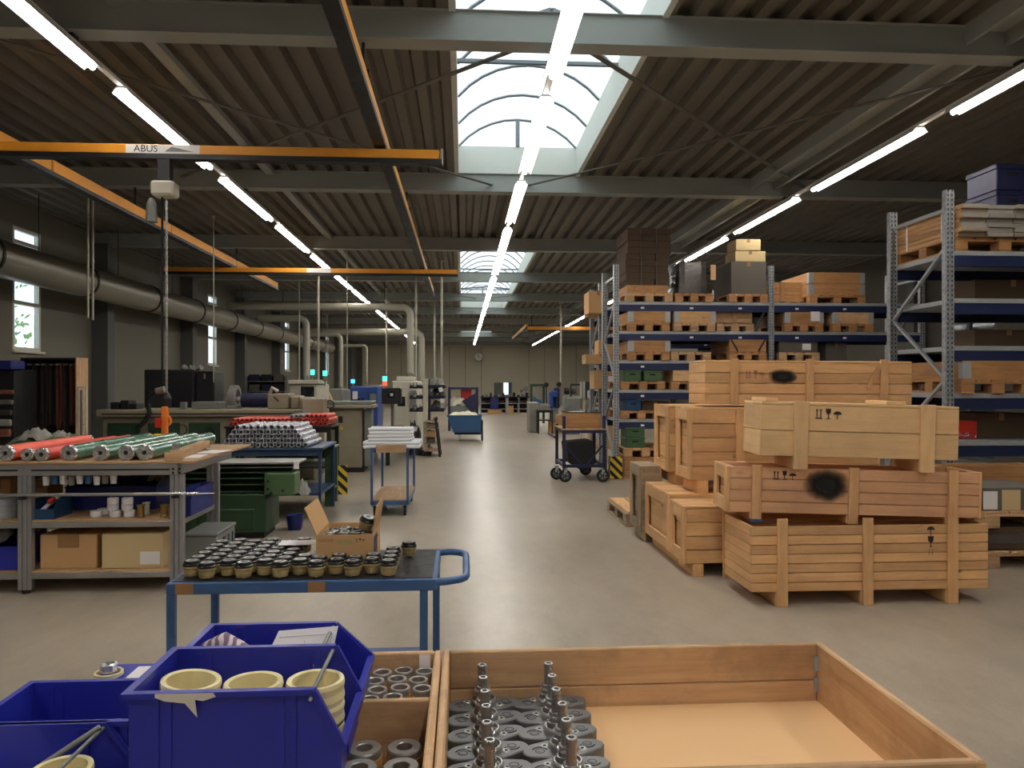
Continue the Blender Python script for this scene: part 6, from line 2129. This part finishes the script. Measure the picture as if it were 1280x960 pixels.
B(t, 'white_unit', 'paper_white', (0.1, 0.25), (-0.1, -0.001), (z - 0.4, z - 0.15), 0.01)
cbx0, cbx1, z = gx(477, 19.0), gx(501, 19.0), gz(488, 485, 19.0)
t = thing('control_box', 'dark control box on a post in front of the large white machine', 'control box', (cbx0, 19.0, 0))
w = cbx1 - cbx0
B(t, 'housing', 'black_plastic', (0, w), (0, 0.4), (gz(488, 505, 19.0), z), 0.02)
B(t, 'post', 'machine_grey', (w * 0.45, w * 0.6), (0.15, 0.25), (0.0, gz(488, 505, 19.0)), 0.005)
B(t, 'screen', 'screen_dark', (w * 0.3, w * 0.7), (-0.006, 0.0), (z - 0.25, z - 0.08), 0)
B(t, 'sticker', 'paper_white', (w * 0.45, w * 0.6), (-0.012, -0.007), (z - 0.2, z - 0.13), 0)
t, w, z = machine_box('large white machining centre with red and green signal lamp', 490, 522, 476, 20.5, 2.2, 'machine_white', True)
signal(t, -0.22, 0.3, z - 0.25, ['signal_red', 'signal_green'], 0.06)
B(t, 'roof_unit', 'machine_white', (0.1, w * 0.8), (0.2, 1.4), (z, z + 0.12), 0.02)
t, w, z = machine_box('cream machine far back behind the blue one', 455, 476, 481, 34.0, 1.5, 'machine_beige', False)
t, w, z = machine_box('low cream machine far back below the window wall', 420, 440, 488, 31.0, 1.5, 'machine_beige', False)
# pallet-size conveyor in front of the control box
t = thing('slide_conveyor', 'low dark conveyor with pale edge behind the white bars', 'conveyor', (gx(468, 16) - 0.3, 15.0, 0))
B(t, 'conveyor_bed', 'screen_dark', (0, 0.75), (0, 3.2), (0.5, 0.62), 0.01)
for y in (0.1, 3.0):
    for x in (0.05, 0.62):
        B(t, 'leg', 'black_steel', (x, x + 0.08), (y, y + 0.08), (0, 0.5))
put('clamp_post', MB().box(0.08, 0.2, 0.0, 0.12, 0.62, 1.15), 'cardboard_pale', t)
t = thing('parts_shelf', 'small dark shelf with boxes on the far window wall', 'shelf', (gx(309, 27.5), 27.5, 0))
B(t, 'back_panel', 'black_steel', (0, 1.3), (0.3, 0.33), (0.4, gz(320, 470, 27.5)), 0.004)
for k in range(4):
    B(t, 'shelf_board', 'machine_grey', (0, 1.3), (0, 0.3), (0.6 + k * 0.36, 0.63 + k * 0.36), 0)
    for q in range(3):
        B(t, 'stored_box', ('navy_paint', 'black_plastic', 'carton_grey')[(q + k) % 3], (0.05 + q * 0.43, 0.4 + q * 0.43), (0.02, 0.28), (0.63 + k * 0.36, 0.86 + k * 0.36), 0.005)
for x in (0.0, 1.28):
    B(t, 'side_panel', 'black_steel', (x, x + 0.02), (0, 0.3), (0, gz(320, 470, 27.5)), 0.003)


# ------------------------------------------------------------------ cantilever rack, carts, benches at the back
KY2 = 17.2
t = thing('cantilever_rack', 'grey cantilever rack with bar arms and dark trays beside the aisle', 'rack', (gx(532, KY2), KY2, 0))
zt = gz(532, 473, KY2)
B(t, 'column', 'machine_white', (-0.055, 0.055), (-0.06, 0.06), (0.12, zt), 0.005)
B(t, 'base', 'black_steel', (-0.1, 0.12), (-0.1, 0.9), (0.0, 0.12), 0.005)
B(t, 'column', 'machine_grey', (-0.055, 0.055), (1.3, 1.42), (0.0, zt), 0.005)
for k, py in enumerate((484, 497, 513)):
    z = gz(532, py, KY2)
    for y in (0.0, 1.36):
        B(t, 'arm', 'black_steel', (-0.36, -0.055), (y - 0.025, y + 0.025), (z - 0.03, z + 0.01), 0.003)
        for x in (-0.35, -0.28, -0.2):
            put('arm_pin', MB().cyl((x, y, z + 0.01), (x, y, z + 0.1), 0.006, 6), 'black_steel', t)
        B(t, 'arm', 'black_steel', (0.055, 0.42), (y - 0.025, y + 0.025), (z - 0.03, z + 0.01), 0.003)
    B(t, 'tray', 'navy_paint', (0.06, 0.42), (-0.05, 1.4), (z + 0.012, z + 0.05), 0.003)
put('brace', MB().bar((0.06, 0, 0.5), (0.2, 0, 0.85), 0.03, 0.03, (0, 1, 0)), 'machine_grey', t)
# stored items on it
for k, (dx, z, m, s, lb) in enumerate(((0.25, gz(532, 484, KY2) + 0.051, 'rag_grey', (0.3, 0.5, 0.16), 'grey bundle on the upper tray of the cantilever rack'), (0.25, gz(532, 497, KY2) + 0.051, 'belt_dark', (0.32, 0.5, 0.15), 'dark bundle on the middle tray of the cantilever rack'),
                                       (0.25, gz(532, 513, KY2) + 0.051, 'rag_grey', (0.3, 0.6, 0.14), 'pale bundle on the lower tray of the cantilever rack'), (-0.28, 0.0, 'belt_dark', (0.36, 0.9, 0.7), 'big black sheeted heap at the foot of the cantilever rack'))):
    soft('bundle', lb, 'bundle', (gx(532, KY2) + dx, KY2 + 0.5, z), s, m, 20.0 + k, 6, 0.35)
for k, (px, py) in enumerate(((551, 487), (553, 501), (519, 536))):
    y = KY2 - 0.055 if k < 2 else KY2 + 0.13
    o = put('paper_tag', MB().box(-0.045, 0.045, 0, 0.003, -0.05, 0.05), 'paper_white', None, (gx(px, y), y, gz(px, py, y)), (0, 0.3 * (k - 1), 0))
    tag(o, ('upper white paper tag hanging on the cantilever rack', 'lower white paper tag hanging on the cantilever rack', 'white paper tag on the black sheeted heap')[k], 'tag')
for k in range(9):
    z = gz(532, (484, 497, 513)[k // 3], KY2) + 0.011
    o = put('steel_section', MB().box(-0.02, 0.02, -0.1, 1.6, 0, 0.04), ('black_steel', 'machined_steel', 'navy_paint')[k % 3], None, (gx(532, KY2) - 0.315 + 0.075 * (k % 3), KY2 - 0.0, z), bev=0.003)
    tag(o, '%s bar from the machines on the %s arms of the cantilever rack' % (ORD[k % 3], ('upper', 'middle', 'lower')[k // 3]), 'bar', 'bars on the cantilever rack')
# a frame pallet box leaning beside it
t = thing('tool_ramp', 'dark slanted frame with notched edge at the foot of the cantilever rack', 'frame', (gx(545, KY2), KY2 - 0.35, 0))
put('side_rail', MB().bar((0.1, 0, 0.0), (0.0, 0.0, 0.85), 0.05, 0.1, (0, 1, 0)), 'black_steel', t)
put('side_rail', MB().bar((0.1, 0.6, 0.0), (0.0, 0.6, 0.85), 0.05, 0.1, (0, 1, 0)), 'black_steel', t)
for k in range(5):
    W(t, 'shelf_board', 'old', (-0.25, 0.05), (0.0, 0.6), (0.12 + 0.16 * k, 0.14 + 0.16 * k))
for k in range(3):
    carton(('lowest', 'middle', 'highest')[k] + ' small carton in the dark slanted frame', gx(545, KY2) - 0.2, gx(545, KY2) - 0.02, KY2 - 0.28, KY2 + 0.1, 0.1405 + 0.16 * (k + 1), 0.24 + 0.16 * (k + 1), ('carton_grey', 'cardboard', 'slab_grey')[k], False)

# blue tilting container cart
QY = 21.4
q0, q1 = gx(559, QY), gx(602, QY)
t = thing('tipping_cart', 'blue steel tipping cart filled with cream sacks in the aisle', 'cart', (q0, QY, 0))
w = q1 - q0
zt = gz(580, 519, QY)
m = MB()
m.prism([(0.0, zt), (0.03, zt), (0.16, 0.26), (w - 0.02, 0.26), (w, zt), (w - 0.03, zt), (w - 0.05, 0.29), (0.19, 0.29)][:4] + [(w, zt)], 1, 0.0, 0.02) if False else None
m.prism([(0.0, zt), (0.17, 0.24), (w - 0.02, 0.24), (w, zt)], 1, 0.0, 0.02).prism([(0.0, zt), (0.17, 0.24), (w - 0.02, 0.24), (w, zt)], 1, 0.78, 0.8)
m.add([(0, 0, zt), (0.17, 0, 0.24), (0.17, 0.8, 0.24), (0, 0.8, zt)], [(0, 1, 2, 3)]).add([(w, 0, zt), (w - 0.02, 0, 0.24), (w - 0.02, 0.8, 0.24), (w, 0.8, zt)], [(3, 2, 1, 0)])
m.add([(0.17, 0, 0.24), (w - 0.02, 0, 0.24), (w - 0.02, 0.8, 0.24), (0.17, 0.8, 0.24)], [(0, 1, 2, 3)])
put('container', m, 'cart_blue', t)
B(t, 'rim', 'cart_blue', (-0.01, w + 0.01), (-0.02, 0.0), (zt - 0.04, zt), 0.004)
B(t, 'chassis', 'black_steel', (0.2, w - 0.02), (0.05, 0.75), (0.18, 0.24), 0.004)
B(t, 'end_frame', 'black_steel', (w, w + 0.04), (0.05, 0.75), (0.12, zt * 0.8), 0.004)
caster(t, 0.35, 0.12, 0.09, 'machine_white', hz=0.185)
caster(t, w + 0.02, 0.12, 0.12, hz=0.25)
caster(t, 0.35, 0.68, 0.09, 'machine_white', hz=0.185)
caster(t, w + 0.02, 0.68, 0.12, hz=0.25)
soft('sack', 'cream sack heaped at the front of the blue tipping cart', 'sack', (q0 + w * 0.45, QY + 0.35, zt - 0.1), (0.85, 0.5, 0.16), 'sack_cream', 31.0, 6, 0.3)
soft('sack', 'second cream sack behind in the blue tipping cart', 'sack', (q0 + w * 0.55, QY + 0.62, zt - 0.1), (0.7, 0.3, 0.18), 'sack_cream', 33.0, 6, 0.3)

# dark open frame machine with red box behind the cart
FY = 26.0
f0, f1 = gx(560, FY), gx(598, FY)
t = thing('frame_machine', 'dark blue open frame machine with red box behind the blue cart', 'machine', (f0, FY, 0))
w = f1 - f0
zt = gz(580, 486, FY)
for x in (0.0, w - 0.08):
    for y in (0.0, 0.9):
        B(t, 'post', 'navy_paint', (x, x + 0.08), (y, y + 0.08), (0, zt - 0.02), 0.004)
B(t, 'top_beam', 'navy_paint', (0, w), (0, 0.98), (zt - 0.02, zt + 0.06), 0.01)
put('side_plate', MB().prism([(w * 0.45, zt - 0.42), (w - 0.02, zt - 0.1), (w, zt - 0.1), (w, zt - 0.75), (w * 0.75, zt - 0.75)], 1, -0.03, -0.001), 'navy_paint', t)
B(t, 'red_box', 'red_paint', (w * 0.42, w * 0.78), (0.2, 0.5), (zt - 0.36, zt - 0.02), 0.01)
B(t, 'machine_bed', 'machine_grey', (0.05, w - 0.05), (0.05, 0.9), (0.5, 0.85), 0.02)
soft('sack', 'cream heap lying inside the dark open frame machine', 'sack', (f0 + w * 0.35, FY + 0.3, 0.851), (0.7, 0.5, 0.3), 'sack_cream', 41.0, 6, 0.3)
carton('brown carton on the bed of the dark frame machine', f0 + w * 0.62, f0 + w * 0.95, FY + 0.1, FY + 0.5, 0.852, 1.15, 'cardboard')

# work benches in the far distance
def far_bench(label, px0, px1, Y):
    x0, x1 = gx(px0, Y), gx(px1, Y)
    t = thing('far_workbench', label, 'workbench', (x0, Y, 0))
    w = x1 - x0
    z = 0.92
    B(t, 'bench_top', 'black_steel', (0, w), (0, 0.8), (z - 0.05, z), 0.005)
    for x in (0.0, w * 0.5, w - 0.06):
        for y in (0.0, 0.74):
            B(t, 'leg', 'aluminium', (x, x + 0.06), (y, y + 0.06), (0, z - 0.05), 0.003)
    for zz in (0.25, 0.55):
        B(t, 'shelf_board', 'aluminium', (0.06, w - 0.06), (0.05, 0.7), (zz, zz + 0.03), 0)
    B(t, 'back_panel', 'black_steel', (0.0, w), (0.8, 0.82), (0.05, z - 0.05), 0)  # black sheet added to darken the see-through space below the bench
    for q in range(5):
        B(t, 'stored_box', ('carton_grey', 'cardboard_dark', 'black_plastic')[q % 3], (0.1 + q * (w - 0.3) / 4.6, 0.3 + q * (w - 0.3) / 4.6), (0.3, 0.6), (0.58, 0.7 + 0.04 * (q % 3)), 0.005)
    return t, x0, w, z


FBY = 40.5
t, x0, w, z = far_bench('far workbench under the inner window carrying a blue bin', 600, 634, FBY)
carton('blue bin standing on the shelf of the far workbench', x0 + w * 0.38, x0 + w * 0.68, FBY - 0.1, FBY + 0.4, 0.282, 0.85, 'dark_bin_blue', False, 'storage_bin', 'bin')
carton('brown carton on the lowest shelf of the far workbench', x0 + w * 0.28, x0 + w * 0.8, FBY - 0.1, FBY + 0.04, 0.0, 0.24, 'cardboard')
for k in range(6):
    carton('%s small dark tool from the aisle cart on the far workbench' % ORD[k], x0 + 0.08 + k * 0.22, x0 + 0.2 + k * 0.22, FBY + 0.2, FBY + 0.4, z, z + 0.08 + 0.06 * (k % 3), ('black_steel', 'machine_grey', 'belt_dark')[k % 3], False, 'bench_tool', 'tool')
t, x0, w, z = far_bench('second far workbench reaching to the grey partition', 634, 662, FBY)
carton('brown carton standing below the second far workbench', x0 + w * 0.06, x0 + w * 0.28, FBY - 0.08, FBY + 0.04, 0.0, 0.45, 'cardboard')
carton('pale flat carton on the floor below the second far workbench', x0 + w * 0.34, x0 + w * 0.6, FBY - 0.08, FBY + 0.04, 0.0, 0.07, 'cardboard_pale', False)
for k in range(5):
    carton('%s small machine from the inner window on the second far workbench' % ORD[k], x0 + 0.08 + k * 0.23, x0 + 0.22 + k * 0.23, FBY + 0.2, FBY + 0.4, z, z + 0.1 + 0.06 * ((k + 1) % 3), ('machine_grey', 'black_steel', 'belt_dark')[k % 3], False, 'bench_tool', 'tool')
for k, (px, py) in enumerate(((657, 488), (660, 490))):
    t = thing('desk_fan', ('grey round fan beside the far press frame', 'small grey fan beside the larger one')[k], 'fan', (gx(px, FBY + 0.5) - k * 0.35, FBY + 0.5, 0.92))
    r = 0.13 - 0.04 * k
    put('fan_guard', MB().lathe([(0, -0.03), (r, -0.02), (r, 0.02), (0, 0.03)], 16, (0, 0, 0.42 - 0.12 * k), axis=1), 'machine_grey', t)
    put('fan_stand', MB().cyl((0, 0.03, 0), (0, 0.03, 0.35 - 0.1 * k), 0.02, 8), 'machine_grey', t)
    B(t, 'fan_base', 'machine_grey', (-0.1, 0.1), (-0.06, 0.12), (0, 0.02), 0)

# grey partition and small table on the aisle
PY = 25.0
t = thing('partition_panel', 'plain pale grey partition panel standing at the aisle', 'panel', (gx(662, PY), PY, 0))
pw = gx(673, PY) - gx(662, PY)
B(t, 'panel', 'slab_grey', (0, pw), (0, 1.1), (0.02, gz(667, 504, PY)), 0.005)
B(t, 'cap_strip', 'machine_white', (-0.01, pw + 0.01), (-0.01, 1.11), (gz(667, 504, PY), gz(667, 504, PY) + 0.02), 0)
t0, t1 = gx(672, 24.3), gx(692, 24.3)
table('side_table', 'small dark steel table beside the grey partition panel', t0, t1, 24.3, 24.9, gz(682, 513, 24.3), 'black_steel', 0.04, 0.42, rail=0.04)
for k in range(2):
    o = tag(put('parts_tray', MB().box(0, 0.32, 0, 0.3, 0, 0.1), 'slab_grey', None, (t0 + 0.08, 24.4, gz(682, 513, 24.3) + 0.001 + 0.102 * k), bev=0.01), ('lower', 'upper')[k] + ' grey tray on the small dark steel table', 'tray')
for k, (dx, z0, z1) in enumerate(((0.05, 0.0, 0.42), (0.32, 0.0, 0.3), (0.3, 0.302, 0.6))):
    carton(('brown carton under the small dark table', 'low brown carton beside it under the dark table', 'brown carton stacked on the low one by the dark table')[k], t1 - 0.1 + dx - 0.05, t1 + 0.12 + dx, 24.5, 25.0, z0, z1, 'cardboard')
# far press frame and blue unit
UY = 31.0
u0, u1 = gx(663, UY), gx(681, UY)
t = thing('press_frame', 'dark open press frame with blue tilted hopper far down the aisle', 'machine', (u0, UY, 0))
w = u1 - u0
zt = gz(672, 483, UY)
for x in (0.0, w - 0.09):
    B(t, 'post', 'dark_green', (x, x + 0.09), (0, 0.12), (0, zt), 0.004)
B(t, 'top_beam', 'dark_green', (0, w), (-0.01, 0.13), (zt, zt + 0.1), 0.004)
put('press_ram', MB().cyl((w / 2, 0.06, zt - 0.45), (w / 2, 0.06, zt), 0.06, 10), 'machined_steel', t)
B(t, 'press_bed', 'machine_grey', (0.09, w - 0.09), (-0.1, 0.3), (0.6, zt - 0.5), 0.01)
put('hopper', MB().prism([(0.1, zt - 0.75), (0.55, zt - 0.75), (0.45, zt - 0.62), (0.1, zt - 0.4)], 1, -0.35, -0.12), 'cart_blue', t)
VY = 28.0
t = thing('drill_unit', 'blue machine unit with two dark heads beyond the side table', 'machine', (gx(687, VY), VY, 0))
w = gx(700, VY) - gx(687, VY)
B(t, 'column', 'machine_blue', (0.0, w * 0.45), (0, 0.3), (0.7, gz(693, 489, VY)), 0.05)
B(t, 'column', 'navy_paint', (w * 0.5, w), (0.05, 0.4), (0.7, gz(693, 484, VY)), 0.05)
B(t, 'motor', 'machine_blue', (w * 0.2, w * 0.8), (-0.1, 0.2), (1.1, 1.35), 0.04)
B(t, 'stand', 'machine_grey', (0.05, w - 0.05), (0.05, 0.4), (0, 0.7), 0.01)
for x, dz in ((-0.1, 0.12), (w - 0.02, 0.14)):
    put('head', MB().lathe([(0, -0.06), (0.09, -0.05), (0.09, 0.05), (0, 0.06)], 12, (x, 0.2, gz(693, 485, VY) + dz), axis=1), 'black_steel', t)
    put('head_post', MB().cyl((x, 0.2, 0.7), (x, 0.2, gz(693, 485, VY) + dz), 0.02, 8), 'black_steel', t)
t = thing('small_lathe', 'dark bench machine on a grey table beyond the navy cart', 'machine', (gx(706, 24), 24.0, 0))
w = gx(728, 24) - gx(706, 24)
B(t, 'stand', 'machine_grey', (0, w), (0, 0.6), (0, 1.2), 0.01)
B(t, 'frame', 'black_steel', (w * 0.35, w * 0.95), (0.1, 0.2), (1.55, 1.6), 0)
for x in (w * 0.35, w * 0.9):
    B(t, 'frame', 'black_steel', (x, x + 0.04), (0.1, 0.2), (1.2, 1.55), 0)
put('spindle', MB().lathe([(0, -0.08), (0.11, -0.08), (0.11, 0.08), (0, 0.08)], 12, (w * 0.15, 0.2, 1.38), axis=0), 'black_steel', t)
put('spindle', MB().lathe([(0, -0.06), (0.08, -0.06), (0.08, 0.06), (0, 0.06)], 12, (w * 0.55, 0.2, 1.36), axis=0), 'belt_dark', t)

# office shelf with printers behind the navy cart
OY = 19.0
o0, o1 = gx(729, OY), gx(768, OY)
t = thing('office_shelf', 'grey shelf unit with two printers behind the navy cart', 'shelf', (o0, OY, 0))
w = o1 - o0
for x in (0.0, w - 0.05):
    for y in (0.0, 0.5):
        B(t, 'post', 'machine_white', (x, x + 0.05), (y, y + 0.05), (0, gz(740, 477, OY)), 0.003)
zs = [0.4, gz(745, 513, OY) - 0.03, gz(745, 498, OY) - 0.03]
for z in zs:
    B(t, 'shelf_board', 'machine_grey', (-0.35 if z == zs[2] else 0, w), (0, 0.55), (z, z + 0.03), 0.003)
B(t, 'glass_back', 'glass_dark', (0.06, w - 0.06), (0.53, 0.54), (zs[2] + 0.03, gz(740, 477, OY)), 0)
for k, (z, lb) in enumerate(((zs[2] + 0.031, 'pale printer on the upper board of the grey shelf'), (zs[1] + 0.031, 'pale printer with open tray on the lower shelf board'))):
    p = thing('printer', lb, 'printer', (gx(737, OY), OY + 0.05, z))
    pw = gx(757, OY) - gx(737, OY)
    B(p, 'printer_body', 'machine_white', (0, pw), (0, 0.35), (0, 0.2), 0.025)
    B(p, 'paper_slot', 'screen_dark', (pw * 0.25, pw * 0.75), (-0.004, 0.0), (0.1, 0.13), 0)
    B(p, 'output_tray', 'machine_white', (-0.05, pw * 0.9), (-0.1, -0.005), (0.02, 0.035), 0)
for k in range(3):
    carton(('lowest', 'middle', 'upper')[k] + ' brown carton on the floor behind the navy cart', o0 + 0.08 + 0.02 * k, o1 - 0.1, OY - 0.35, OY - 0.03, 0.25 * k + 0.001, 0.25 * k + 0.249, 'cardboard')
